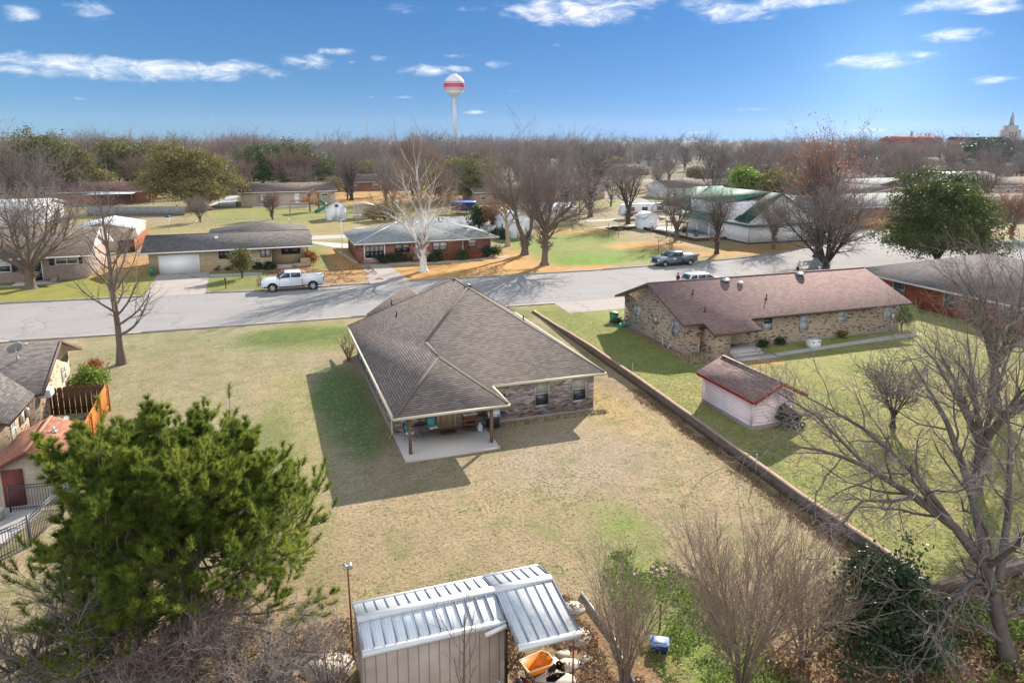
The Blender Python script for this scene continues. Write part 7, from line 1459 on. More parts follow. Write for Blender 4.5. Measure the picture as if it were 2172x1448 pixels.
# ---------------------------------------------------------------- evergreens and other trees with leaves
evergreen('evergreen_tree', 'large glossy evergreen tree with olive top at the street bend, upper right', *g(1985,572), 6.8, 6.8, hgt(*g(1985,572), 376), 5.0, 'leaf_magnolia', 301, 640, 80, .13, spread=.5, lump=.3)
evergreen('evergreen_tree', 'golden-olive rounded evergreen behind the yellow brick house, left of the beige house', *g(402,440), 11, 8, hgt(*g(402,440), 324), 6.5, 'leaf_gold', 302, 520, 70, .22, spread=.8)
evergreen('evergreen_tree', 'dark spreading evergreen behind the maroon-roofed house', *g(285,398), 13, 9, hgt(*g(285,398), 303), 8, 'leaf_olive', 303, 520, 62, .28, spread=1.0)
evergreen('evergreen_tree', 'wide dark green domed evergreen behind the long beige house', *g(605,402), 15, 9, hgt(*g(605,402), 312), 7, 'leaf_green', 304, 600, 66, .26, spread=1.0)
evergreen('evergreen_tree', 'brownish-green evergreen at the left beyond the big bare tree', *g(105,415), 13, 9, hgt(*g(105,415), 298), 8, 'leaf_olive', 305, 520, 62, .28, spread=1.0)
evergreen('evergreen_tree', 'olive evergreen right of the white-barked tree, behind the trampoline', *g(985,425), 10, 8, hgt(*g(985,425), 340), 5.5, 'leaf_olive', 306, 460, 60, .22, spread=.8)
evergreen('evergreen_tree', 'yellow-green leafy tree behind the ridge of the green-roofed house', *g(1577,440), 3.4, 3, hgt(*g(1577,440), 362), 6.5, 'leaf_lime', 307, 160, 34, .3, spread=.7)
evergreen('evergreen_tree', 'soft grey-green tree right of the yellow-green tree behind the green roof', *g(1640,440), 8, 6, hgt(*g(1640,440), 372), 5, 'leaf_olive', 308, 260, 34, .3, spread=.9)
evergreen('evergreen_tree', 'dark evergreen at the right skyline below the church', *g(2100,345), 26, 12, hgt(*g(2100,345), 300), 12, 'leaf_dark', 309, 300, 30, .8, spread=2)
evergreen('evergreen_bush', 'low olive evergreen bush beside the tan lap-sided shed', *g(815,468), 3.2, 2.4, 3.2, 1.4, 'leaf_olive', 310, 130, 34, .18, cat='bush', spread=.4)
evergreen('young_tree', 'small round olive-leaved tree on the lawn of the yellow brick house', *g(514,590), 1.15, 1.15, hgt(*g(514,590), 532), 2.0, 'leaf_olive', 311, 110, 40, .09, spread=.22)
evergreen('holly_bush', 'rounded dark holly at the corner of the white vinyl fence', *g(1016,492), 1.6, 1.6, 4.4, 2.6, 'leaf_dark', 312, 130, 34, .14, cat='bush', spread=.3)
evergreen('hedge', 'low dark hedge along the white storage building', *g(1060,505), .9, 3.2, 1.5, .7, 'leaf_dark', 313, 130, 36, .1, cat='hedge', spread=.22)
evergreen('bush', 'rounded green bush at the right end of the path behind the buff brick house', 50.6, 44.6, .75, .75, 2.0, 1.0, 'leaf_lime', 314, 110, 40, .07, cat='bush', spread=.16)
evergreen('shrub', 'green shrub beside the wall of the left neighbour house', -11.3, 52.0, .9, 1.0, 1.1, .5, 'leaf_lime', 315, 90, 34, .08, cat='shrub', spread=.2); evergreen('shrub', 'dark red shrub above the green shrub at the left house', -11.6, 54.0, .7, .7, 1.2, .6, 'leaf_russet', 316, 60, 34, .07, cat='shrub', spread=.18)
for i, (px, py, r_, hh, mt, lab) in enumerate([(835,556,1.6,1.15,'leaf_dark','clipped dark hedge under the left window of the rosy red brick house'),(914,555,.75,1.1,'leaf_dark','dark bush just right of the white-barked trunk'),(928,553,.7,1.1,'leaf_dark','second dark bush right of the white-barked trunk'),(946,552,.7,.8,'leaf_russet','brown bush below the right double window'),(960,550,.6,.8,'leaf_russet','brown bush left of the downspout'),(981,551,.8,1.2,'leaf_green','round green bush right of the downspout'),(1002,548,.6,.8,'leaf_russet','small brown bush under the single window'),(1014,547,.6,.8,'leaf_russet','second small brown bush under the single window'),(1034,545,.9,1.3,'leaf_dark','green bush at the right corner of the red brick house'),(1050,544,.9,1.3,'leaf_green','outermost green bush beyond the right corner of the red brick house'),
    (463,574,.4,.6,'leaf_dark','small round shrub in the dark bed, left one'),(488,573,.4,.6,'leaf_dark','small round shrub in the dark bed, behind the small olive tree'),(547,571,.45,.7,'leaf_dark','small round shrub in the dark bed, third from left'),(571,571,.5,.8,'leaf_dark','rightmost round shrub in the dark bed by the porch steps'),(659,562,.9,1.7,'leaf_russet','rust-coloured shrub at the right end of the yellow brick house'),(2080,540,2.4,2.2,'leaf_olive','olive bush by the street at the right edge'),(1705,470,1,1.5,'leaf_green','green bush at the right corner of the white two-storey house'),
    (118,582,.9,.8,'leaf_dark','dark low shrub beside the porch of the white gable house'),(140,580,.8,.7,'leaf_olive','olive low shrub below the double window of the white gable house'),(20,592,.8,.8,'leaf_dark','dark shrub at the left edge under the window')]):
    evergreen('bush', lab, *g(px, py), r_ if i else 2.3, r_*.8, hh, hh*.5, mt, 330+i, 70 if i else 150, 30, .09, cat='bush', spread=.18)
for (u, v, lab) in [(36.0,43.9,'small dark shrub near the porch of the buff brick house'),(37.6,44.0,'small dark shrub under the first back window of the buff brick house'),(43.8,44.0,'yellow-flowering plant against the back wall of the buff brick house'),(28.9,54.3,'green weeds at the left wall of the buff brick house, near the bin')]:
    evergreen('shrub', lab, u, v, .38, .3, .5, .25, 'leaf_gold' if 'yellow' in lab else 'leaf_dark', int(u*7), 26, 26, .06, cat='shrub', spread=.12)
myrtle('bare brown shrub at the front left corner of the middle house', 5.4, 52.0, 2.2, .7, 88, 7, 'bare_shrub', 'twig_red', (6,5,4))
generic('small bare tree with dense dark reddish twigs in the second row yard', 578, 466, 403, .7, 'bark_dark', 'twig_red', 401, 1.2, .3)
generic('small pale grey bare shrub-tree by the alley left of the chain link fence', 425, 472, 412, .8, 'bark', 'twig', 402, 1.2, .15)
generic('dark bare street tree right of the long beige house', 746, 425, 300, .5, 'bark_dark', 'twig', 403, 1.1, .3)
generic('thin bare tree with orange-red leaves left of the white storage building', 1043, 492, 425, .6, 'bark', 'twig_red', 404, 1.0, .25, leafs=(.25, 2, .1, .09))
generic('huge tan-red crowned bare tree behind the white-barked tree', 862, 385, 279, .7, 'bark', 'twig_red', 405, 1.5, .15, nl=11)
generic('big bare crowned tree on the left skyline', 200, 372, 271, .75, 'bark_dark', 'twig', 406, 1.4, .15, nl=10)
generic('gnarled sparse snag-like tree on the left skyline', 385, 378, 276, .5, 'bark_dark', 'twig_dark', 407, .5, .25)
generic('gnarled sparse tree with forked top, just right of the snag-like skyline tree', 432, 380, 284, .6, 'bark_dark', 'twig_dark', 408, .5, .2)
generic('rounded brown-twigged tree above the second row, left of centre', 492, 372, 279, .7, 'bark_dark', 'twig_red', 409, 1.5, .12, nl=11)
generic('small russet-leaved tree at the right edge beyond the big evergreen', 2145, 505, 395, .5, 'bark', 'twig_red', 410, 1.0, .2, leafs=(.25, 2, .15, .12))
generic('broad bare tree behind the big evergreen, right of the many-limbed tree', 1935, 440, 318, .75, 'bark_dark', 'twig', 411, 1.4, .2, nl=10)
generic('bare tree with pale branches right of the big evergreen', 2090, 430, 325, .7, 'bark', 'twig', 412, 1.2, .2)
# ---------------------------------------------------------------- the wooded neighbourhood: individuals, then the far wood
M['twig_far'] = plain('greyish_mauve_twigs', (.22, .195, .19), .9, .2)
def proto(seed, twig, spread, leafs=None):
    rng = np.random.RandomState(seed); rr = random.Random(seed); h = 12.; nl = 8; base = [([(0,0,-.1),(0,0,1),(.1,0,3)], [.4,.28,.26])]
    for k in range(nl):
        a = k*6.28/nl+rr.random()*.6; e = spread*(.25+.75*((k*5) % nl)/nl); base.append(([(0,0,2.6),(math.cos(a)*2.6*e,math.sin(a)*2.6*e,4.6),(math.cos(a)*6.5*e,math.sin(a)*6.5*e,8),(math.cos(a)*8.6*e,math.sin(a)*8.6*e,3+9*(1-.3*e)*(.8+.2*rr.random()))], [.16,.12,.07,.03]))
    Ls = grow(rng, base, [LV(n=9,t0=.25,t1=1,ang=42,dang=10,len=.42,segs=4,jit=.17,up=.08,rr=.48,rmin=.04,tip=True),LV(n=6,t0=.2,t1=1,ang=38,dang=12,len=.5,segs=2,jit=.2,up=.06,rr=.55,rmin=.03,tip=True),LV(n=5,t0=.15,t1=1,ang=38,dang=14,len=.55,segs=1,jit=.25,rr=.6,rmin=.022,tip=True)])
    tr = make_mesh('trunk', *merge([tubes(P, Rr, 5) for P, Rr in Ls[:2]]), [M['bark_dark']]); cr = make_mesh('crown', *merge([tubes(P, Rr, 3) for P, Rr in Ls[2:]]), [M[twig]])
    return tr, cr
PR = [proto(501,'twig',.55), proto(502,'twig',.7), proto(503,'twig_red',.6), proto(504,'twig_dark',.7), proto(505,'twig_far',.65), proto(506,'twig_far',.5)]

def ever_proto(seed, mat):
    rng = np.random.RandomState(seed); d = unit(rng.randn(170, 3)); d[:, 2] = np.abs(d[:, 2])*rng.choice([1, 1, -.6], 170); k = rng.rand(170)**.3*(1+.25*np.sin(3*np.arctan2(d[:, 1], d[:, 0])+seed)+.2*np.sin(5*d[:, 2]+seed))
    C = np.stack([d[:, 0]*4.2*k, d[:, 1]*4.2*k, 4+d[:, 2]*4*k], 1); tr = make_mesh('trunk', *merge([tubes(np.array([[[0,0,-.1],[0,0,2.],[0,0,6.]]]), np.array([[.35,.25,.1]]), 6)]), [M['bark_dark']])
    return tr, make_mesh('crown', *leaves(rng, C, .75, 34, .24, .75), [M[mat]])
EV = [ever_proto(601, 'leaf_olive'), ever_proto(602, 'leaf_dark'), ever_proto(603, 'leaf_gold')]
REG = [(0,330,'at the left beyond the workshop and the grey fence'),(330,700,'around and behind the long beige house'),(700,1010,'behind the rosy red brick house near the water tower'),(1010,1400,'behind the bare trees at centre'),(1400,1720,'beyond the green-roofed house'),(1720,2000,'behind the big evergreen'),(2000,2400,'at the right edge below the church')]
KIND = ['grey-brown bare tree','wide grey-brown bare tree','reddish-twigged bare tree','dark-limbed bare tree','greyish mauve bare tree','narrow greyish bare tree']
def px_of(u, v):
    ca, sa = math.cos(AZ), math.sin(AZ); x, y = u*ca-v*sa, u*sa+v*ca; return CX+F*x/(y*math.cos(TH)+CH*math.sin(TH))
def mid_wood():
    rng = random.Random(77); placed = []; n = 0; tries = 0
    while n < 285 and tries < 60000:
        tries += 1; row = 347 + 99*rng.random()**1.2; px = rng.uniform(-40, 2230); u, v = g(px, row)
        if v < 158 or 258 < v < 275 or 416 < v < 434 or 90 < u < 108: continue
        if px < 420 and v < 215 and px > 180: continue
        if 440 < px < 720 and v < 212: continue
        if 0 < px < 90 and v < 150: continue
        if any(a-3 < u < b+3 and c-9 < v < d+3 for a, b, c, d in FPS): continue
        if any((u-a)**2+(v-b)**2 < (5.5+v*.009)**2 for a, b in placed): continue
        placed.append((u, v)); k = rng.randrange(6); s = rng.uniform(.72, 1.12)*(1.0 if v > 230 else .82)
        if 1700 < px: s *= .9
        r_ = next(x[2] for x in REG if px < x[1])
        o = thing('bare_tree', KIND[k]+' '+r_, 'tree', u, v, 0, rng.random()*6.28, KIND[k]+'s '+r_); o.scale = (s*rng.uniform(.9,1.2), s*rng.uniform(.9,1.2), s)
        pr_ = PR[k]
        if rng.random() < .15:
            e_ = rng.randrange(3); pr_ = EV[e_]; w_ = ['olive-green evergreen tree','dark evergreen tree','golden-green evergreen tree'][e_]; o.name = 'evergreen_tree'; o['label'] = w_+' '+r_; o['group'] = w_+'s '+r_
        link(bpy.data.objects.new('trunk', pr_[0]), o); link(bpy.data.objects.new('crown', pr_[1]), o); n += 1
mid_wood()
def far_wood():
    rng = np.random.RandomState(5); protos = []
    for sd in range(4):
        base = [([(0,0,0),(0,0,3.5)], [.3,.25])]+[([(0,0,3),(math.cos(a)*3,math.sin(a)*3,6),(math.cos(a)*4.5,math.sin(a)*4.5,10)], [.15,.1,.05]) for a in np.arange(6)*1.05+sd]
        Ls = grow(rng, base, [LV(n=7,t0=.2,t1=1,ang=45,dang=12,len=.5,segs=2,jit=.2,up=.05,rr=.6,rmin=.06,tip=True),LV(n=7,t0=.15,t1=1,ang=42,dang=14,len=.55,segs=1,jit=.2,rr=.6,rmin=.05,taper=.6)])
        protos.append(merge([tubes(P[:, ::(3 if P.shape[1] > 5 else 1)], Rr[:, ::(3 if P.shape[1] > 5 else 1)], 3) for P, Rr in Ls]))
    def okf(px, row):
        u, v = g(px, row)
        return not (416 < v < 434) and not any(a-3 < u < b+3 and c-8 < v < d+3 for a, b, c, d in FPS) and (v > 430 or abs(px-745) > 6)
    def field(name, mat, n, rows, hmul, seed, cond=None):
        rr = np.random.RandomState(seed); VV = []; FF = []; b = 0; c = 0
        for _ in range(n*3):
            if c >= n: break
            row = rows[0]+(rows[1]-rows[0])*rr.rand(); px = -150+2500*rr.rand(); u, v = g(px, row)
            if v > 2600 or (cond and not cond(px, row)): continue
            V, Fq = protos[rr.randint(4)]; a = rr.rand()*6.28; s = hmul*(.5+1.0*rr.rand()**2.0); R2 = np.array([[math.cos(a),-math.sin(a),0],[math.sin(a),math.cos(a),0],[0,0,1]]); w = 1.25
            VV.append((V*np.array([w,w,1])@R2.T)*s+np.array([u,v,0])); FF.append(Fq+b); b += len(V); c += 1
        tag(fmesh(name, np.concatenate(VV), np.concatenate(FF), M[mat], None), kind='stuff')
    field('far_wood', 'twig_far', 800, (306, 348), 1.1, 1, lambda px, row: not ((1870 < px < 2000 or px > 2015) and row > 340 and False) and okf(px, row)); field('far_wood', 'twig', 400, (307, 348), 1.15, 2, okf); field('far_reddish_wood', 'twig_red', 130, (308, 346), 1.15, 3, okf)
    # distant evergreens in the wood
    rr = np.random.RandomState(9); C = []
    for _ in range(90):
        u, v = g(-100+2400*rr.rand(), 309+20*rr.rand()); s = 3+3*rr.rand(); d = rr.randn(26, 3)*.45; C.append(np.array([u, v, s])+d*np.array([s*1.3, s*1.1, s*.9]))
    C = np.concatenate(C); C[:, 2] = np.abs(C[:, 2]); tag(fmesh('far_evergreens', *leaves(rr, C, 1.2, 16, .8), M['leaf_olive'], None), kind='stuff')
far_wood()
# ================================================================ vehicles
def carpaint(name, col, metal=.2, rough=.25):
    m = plain(name, col, rough, .03, .5, metal); m.node_tree.nodes['Principled BSDF'].inputs['Coat Weight'].default_value = .5; return m
M['paint_white'] = carpaint('white_car_paint', (.72,.74,.76), 0); M['paint_grey'] = carpaint('grey_car_paint', (.17,.20,.23), .4); M['headlight'] = plain('headlight', (.7,.7,.72), .1, .05); M['taillight'] = plain('taillight', (.5,.02,.02), .2, .05); M['carglass'] = plain('car_glass', (.015,.025,.035), .04, .1, spec=1.0)
def loft(mb, st, m=0):
    """st: (x, halfwidth low, halfwidth high, z low, z high, chamfer)"""
    rs = []
    for x, w0, w1, z0, z1, c in st:
        rs.append([(x,-w0+c*.5,z0),(x,-w0,z0+c),(x,-w0,z0+(z1-z0)*.55),(x,-w1,z1-c),(x,-w1+c*1.4,z1),(x,w1-c*1.4,z1),(x,w1,z1-c),(x,w0,z0+(z1-z0)*.55),(x,w0,z0+c),(x,w0-c*.5,z0)])
    return mb.rings(rs, True, m)
def wheel(T, x, y, r, wd=.24, rim='chrome', spokes=6):
    w = MB(); s = 1 if y > 0 else -1
    w.x = Matrix.Translation((x, y, r)) @ Matrix.Rotation(R(-90*s), 4, 'X'); w.lathe([(r*.6,-wd/2),(r*.94,-wd/2),(r,-wd/3),(r,wd/3),(r*.94,wd/2),(r*.62,wd/2),(r*.6,wd/2-.03)], 24)
    o = w.build('wheel', [M['rubber']], T, None, True); q = MB(); q.x = w.x; q.lathe([(r*.62,wd/2-.07),(r*.62,wd/2),(r*.55,wd/2+.005),(r*.53,wd/2-.04)], 24)
    for k in range(spokes): a = k*6.283/spokes; q.beam((r*.05*math.cos(a), r*.05*math.sin(a), wd/2-.01), (r*.57*math.cos(a), r*.57*math.sin(a), wd/2-.01), r*.17, .03)
    q.lathe([(0,wd/2-.02),(r*.14,wd/2-.01),(r*.12,wd/2+.015),(0,wd/2+.02)], 12); q.build('rim', [M[rim]], o); h = MB(); h.x = w.x; h.lathe([(0,wd/2-.075),(r*.6,wd/2-.075),(r*.6,wd/2-.07),(0,wd/2-.07)], 16); h.build('brake', [M['black']], o)
def side_panels(T, name, pts, y, mat, t=.02):
    """flat panel with outline pts (x, z) on both sides"""
    for s in (-1, 1):
        m = MB(); a = [(x, s*(y(z) if callable(y) else y), z) for x, z in pts]; b = [(x, s*((y(z) if callable(y) else y)+t), z) for x, z in pts]; m.rings([a, b]); m.build(name, [M[mat]], T)
def pickup(label, u, v, rot, sc, paint, crew=True, lid=False, z=0, lift=0.):
    T = thing('pickup_truck', label, 'pickup truck', u, v, z, rot); T.scale = (sc,)*3; W_ = 1.0; L = 3.15; r = .44 if crew else .39; l = lift
    b = MB(); loft(b, [(L-.02,.80,.80,.62+l,1.12+l,.08),(L-.12,.95,.93,.55+l,1.22+l,.07),(2.5,.99,.97,.52+l,1.27+l,.07),(1.65,W_,.97,.5+l,1.32+l,.06),(1.3,W_,.98,.48+l,1.33+l,.05),(-.95,W_,.98,.48+l,1.33+l,.05)]); b.build('body', [M[paint]], T)
    bd = MB(); x0 = -1.0 if crew else -.6
    for s in (-1,1): loft_pts = [[(x,s*1.0,.52+l),(x,s*1.0,1.34+l),(x,s*.97,1.4+l),(x,s*.88,1.4+l),(x,s*.88,.7+l),(x,s*.90,.52+l)] for x in (x0+.02 if not crew else -.98,-3.12)]; bd.rings(loft_pts)
    bd.box((-3.14,-.97,.60+l),(-3.06,.97,1.38+l)); bd.box((-.99,-.9,.6+l),(-3.07,.9,.72+l)); bd.box((-.99,-.9,.7+l),(-1.05,.9,1.38+l)); bd.build('bed', [M[paint]], T)
    li = MB(); li.box((-1.06,-.87,.725+l),(-3.05,.87,.74+l)) if not lid else li.box((-1.0,-.93,1.405+l),(-3.1,.93,1.46+l)); li.build('bed_liner' if not lid else 'bed_cover', [M['black'] if not lid else M['white']], T)
    c = MB(); xr = -.95; xf = 1.6
    c.rings([[(xf,-.93,1.3+l),(xr,-.93,1.3+l),(xr,.93,1.3+l),(xf,.93,1.3+l)], [(.72,-.76,1.92+l),(xr+.12,-.76,1.92+l),(xr+.12,.76,1.92+l),(.72,.76,1.92+l)], [(.6,-.68,1.97+l),(xr+.2,-.68,1.97+l),(xr+.2,.68,1.97+l),(.6,.68,1.97+l)]]); c.build('cab', [M[paint]], T)
    yy = lambda z: .935-(z-1.3-l)*.276
    xm = .2 if crew else .0
    side_panels(T, 'window', [(1.3,1.38+l),(xm+.05,1.38+l),(xm+.05,1.84+l),(.80,1.84+l)], yy, 'carglass', .012); side_panels(T, 'window', [(xm-.04,1.39+l),(xr+.14,1.39+l),(xr+.17,1.84+l),(xm-.04,1.84+l)], yy, 'carglass', .012)
    w = MB(); w.rings([[(1.52,-.84,1.37+l),(1.52,.84,1.37+l),(.80,.70,1.88+l),(.80,-.70,1.88+l)],[(1.54,-.84,1.38+l),(1.54,.84,1.38+l),(.82,.70,1.89+l),(.82,-.70,1.89+l)]]); w.build('windscreen', [M['carglass']], T)
    w = MB(); w.rings([[(xr-.01,-.75,1.42+l),(xr-.01,.75,1.42+l),(xr+.09,.68,1.8+l),(xr+.09,-.68,1.8+l)],[(xr-.03,-.75,1.42+l),(xr-.03,.75,1.42+l),(xr+.07,.68,1.8+l),(xr+.07,-.68,1.8+l)]]); w.build('rear_window', [M['carglass']], T)
    fx, rx = 2.05, -2.0
    for x in (fx, rx):
        for s in (-1,1):
            a = MB(); n = 12; a.rings([[(x+(r+.12)*math.cos(t*math.pi/n), s*.99, r+(r+.12)*math.sin(t*math.pi/n)) for t in range(n+1)]+[(x+(r+.02)*math.cos(t*math.pi/n), s*.99, r+(r+.02)*math.sin(t*math.pi/n)) for t in range(n,-1,-1)], [(x+(r+.12)*math.cos(t*math.pi/n), s*1.03, r+(r+.12)*math.sin(t*math.pi/n)) for t in range(n+1)]+[(x+(r+.02)*math.cos(t*math.pi/n), s*1.03, r+(r+.02)*math.sin(t*math.pi/n)) for t in range(n,-1,-1)]]); a.build('fender_trim', [M['black']], T)
            d = MB(); d.rings([[(x+(r+.04)*math.cos(t*math.pi/n), s*1.0, r+(r+.04)*math.sin(t*math.pi/n)) for t in range(n+1)]+[(x-.3,s*1.0,.3),(x+.3,s*1.0,.3)], [(x+(r+.04)*math.cos(t*math.pi/n), s*1.008, r+(r+.04)*math.sin(t*math.pi/n)) for t in range(n+1)]+[(x-.3,s*1.008,.3),(x+.3,s*1.008,.3)]]); d.build('wheel_arch', [M['black']], T); wheel(T, x, s*.91, r, .26)
    g_ = MB(); g_.box((L-.05,-.62,.72+l),(L+.03,.62,1.08+l)); g_.build('grille', [M['black']], T)
    bu = MB(); bu.cbox((L-.15,-.97,.42+l),(L+.12,.97,.62+l),.05); bu.build('bumper', [M['chrome'] if crew else M[paint]], T); bu = MB(); bu.cbox((-3.3,-.95,.5+l),(-3.1,.95,.68+l),.04); bu.build('bumper', [M['chrome']], T)
    for s in (-1,1):
        h = MB(); h.cbox((L-.2,s*.66,.86+l),(L+.0,s*.96,1.06+l),.02); h.build('headlight', [M['headlight']], T); t = MB(); t.cbox((-3.17,s*.86,.85+l),(-3.08,s*1.01,1.32+l),.015); t.build('taillight', [M['taillight']], T)
        mi = MB(); mi.cbox((1.25,s*1.0,1.36+l),(1.39,s*1.28,1.6+l),.04); mi.build('mirror', [M['black']], T); hd = MB(); hd.box((.12,s*.985,1.18+l),(.3,s*1.015,1.22+l)); hd.build('door_handle', [M[paint]], T)
        for x in (1.35, .18, -.93): sm = MB(); sm.box((x-.008,s*.985,.56+l),(x+.008,s*1.003,1.3+l)); sm.build('door_seam', [M['black']], T)
        sb = MB(); sb.box((-1.2,s*.93,.36+l),(1.4,s*1.04,.42+l)); sb.build('running_board', [M['black']], T)
    ch = MB(); ch.box((-3.0,-.6,.35+l),(2.9,.6,.56+l)); ch.build('chassis', [M['black']], T)
    return T
pickup('white crew-cab pickup parked at the far kerb before the yellow brick house', 2.75, 80.9, R(180), 1.04, 'paint_white', lift=.06)
T = pickup('grey pickup with a pale bed cover, parked below the green-roofed house', 50.9, 80.75, R(181.5), .95, 'paint_grey', False, True)
b = MB(); b.box((.35,1.003,.95),(.75,1.01,1.15)); b.build('door_sign', [M['white']], T)
def suv():
    T = thing('suv', 'white estate-style car parked on the street behind the buff brick house', 'car', 45.9, 66.8, 0, R(1)); b = MB()
    loft(b, [(2.48,.7,.7,.5,.8,.08),(2.35,.88,.85,.42,.98,.08),(1.2,.96,.92,.38,1.08,.07),(-2.2,.96,.93,.38,1.14,.07),(-2.45,.88,.85,.45,1.1,.08)]); b.build('body', [M['paint_white']], T)
    c = MB(); c.rings([[(1.35,-.86,1.05),(-2.35,-.86,1.1),(-2.35,.86,1.1),(1.35,.86,1.05)],[(.45,-.70,1.66),(-2.0,-.68,1.68),(-2.0,.68,1.68),(.45,.70,1.66)],[(.2,-.6,1.73),(-1.8,-.6,1.75),(-1.8,.6,1.75),(.2,.6,1.73)]]); c.build('cabin', [M['paint_white']], T)
    yy = lambda z: .87-(z-1.05)*.27
    side_panels(T, 'window', [(1.0,1.16),(-.1,1.16),(-.1,1.58),(.4,1.58)], yy, 'carglass', .012); side_panels(T, 'window', [(-.18,1.16),(-1.15,1.18),(-1.1,1.6),(-.18,1.58)], yy, 'carglass', .012); side_panels(T, 'window', [(-1.25,1.18),(-2.12,1.25),(-1.9,1.6),(-1.25,1.6)], yy, 'carglass', .012)
    w = MB(); w.rings([[(1.25,-.78,1.12),(1.25,.78,1.12),(.5,.64,1.62),(.5,-.64,1.62)],[(1.28,-.78,1.13),(1.28,.78,1.13),(.53,.64,1.63),(.53,-.64,1.63)]]); w.build('windscreen', [M['carglass']], T)
    w = MB(); w.rings([[(-2.33,-.76,1.16),(-2.33,.76,1.16),(-2.03,.64,1.62),(-2.03,-.64,1.62)],[(-2.36,-.76,1.16),(-2.36,.76,1.16),(-2.06,.64,1.62),(-2.06,-.64,1.62)]]); w.build('rear_window', [M['carglass']], T)
    for x in (1.5,-1.45):
        for s in (-1,1): wheel(T, x, s*.86, .36, .22, 'alu', 5)
    for s in (-1,1):
        t = MB(); t.cbox((-2.49,s*.6,.9),(-2.3,s*.92,1.08),.02); t.build('taillight', [M['taillight']], T); h = MB(); h.cbox((2.2,s*.55,.75),(2.44,s*.85,.88),.02); h.build('headlight', [M['headlight']], T); rr_ = MB(); rr_.tube([(.1,s*.62,1.73),(.0,s*.62,1.8),(-1.6,s*.62,1.82),(-1.75,s*.62,1.74)], .02, 6); rr_.build('roof_rail', [M['alu']], T); mi = MB(); mi.cbox((.85,s*.9,1.1),(1.0,s*1.1,1.25),.03); mi.build('mirror', [M['paint_white']], T)
suv()
def utility_trailer():
    T = thing('utility_trailer', 'small open trailer on the ground behind the grey pickup', 'trailer', 55.9, 84.3, 0, R(20)); b = MB(); b.box((-1.0,-.6,.4),(1.0,.6,.48)); b.build('bed', [M['alu']], T)
    for s in (-1,1): w = MB(); w.x = Matrix.Translation((0,s*.7,.25)) @ Matrix.Rotation(R(90),4,'X'); w.lathe([(.08,-.07),(.25,-.07),(.25,.07),(.08,.07)], 14); w.build('wheel', [M['rubber']], T)
    d = MB(); d.tube([(-1.0,0,.42),(-1.8,0,.4)], .04, 6); d.build('drawbar', [M['black']], T)
    for s in (-1,1): rl = MB(); rl.box((-1.0,s*.6-.02,.48),(1.0,s*.6+.02,.75)); rl.build('side_rail', [M['alu']], T)
utility_trailer()
def far_car(label, u, v, rot, paint):
    T = thing('parked_car', label, 'car', u, v, 0, rot); b = MB(); loft(b, [(2.2,.7,.7,.35,.7,.08),(1.9,.86,.84,.3,.85,.08),(-2.0,.86,.84,.3,.95,.08),(-2.25,.75,.72,.4,.9,.08)]); b.build('body', [M[paint]], T); c = MB(); c.rings([[(1.1,-.8,.85),(-1.7,-.8,.9),(-1.7,.8,.9),(1.1,.8,.85)],[(.35,-.62,1.42),(-1.1,-.62,1.42),(-1.1,.62,1.42),(.35,.62,1.42)]]); c.build('windows', [M['carglass']], T); rf = MB(); rf.box((.33,-.6,1.42),(-1.08,.6,1.46)); rf.build('roof', [M[paint]], T)
    for x in (1.35,-1.3):
        for s in (-1,1): w = MB(); w.x = Matrix.Translation((x,s*.8,.32)) @ Matrix.Rotation(R(90),4,'X'); w.lathe([(.05,-.1),(.32,-.1),(.32,.1),(.05,.1)], 14); w.build('wheel', [M['rubber']], T)
M['paint_blue'] = carpaint('blue_car_paint', (.03,.08,.30)); M['paint_dark'] = carpaint('dark_car_paint', (.03,.03,.035))
far_car('blue car far down the back street behind the dark gnarled oak', *g(1285,398), .4, 'paint_blue'); far_car('dark car parked on the far side street beyond the green-roofed house', *g(1778,455), 1.2, 'paint_dark'); far_car('white car on the driveway of a far house left of the big evergreen', *g(1762,460), .2, 'paint_white')
# ================================================================ people
M['skin'] = plain('skin', (.45,.27,.2), .6, .05); M['hair_blond'] = plain('light_hair', (.42,.32,.2), .7, .15); M['hair_red'] = plain('auburn_hair', (.22,.09,.05), .7, .15); M['cloth_dark'] = plain('dark_maroon_cloth', (.05,.02,.03), .9, .15); M['cloth_grey'] = plain('light_grey_cloth', (.42,.46,.50), .9, .1); M['cloth_black'] = plain('dark_shorts', (.025,.025,.03), .9, .15); M['denim'] = plain('pale_denim', (.30,.36,.45), .9, .1)
def skin(name, verts, edges, radii, mat, parent=None, sub=2):
    me = bpy.data.meshes.new(name); me.from_pydata(verts, edges, []); me.materials.append(mat); o = bpy.data.objects.new(name, me); link(o, parent)
    md = o.modifiers.new('skin', 'SKIN'); md.use_smooth_shade = True
    sv = me.skin_vertices[0].data if me.skin_vertices else None
    if sv is None: return o
    for i, r in enumerate(radii): sv[i].radius = (r, r) if isinstance(r, (int, float)) else r
    sv[0].use_root = True; s = o.modifiers.new('sub', 'SUBSURF'); s.levels = sub; s.render_levels = sub
    return o
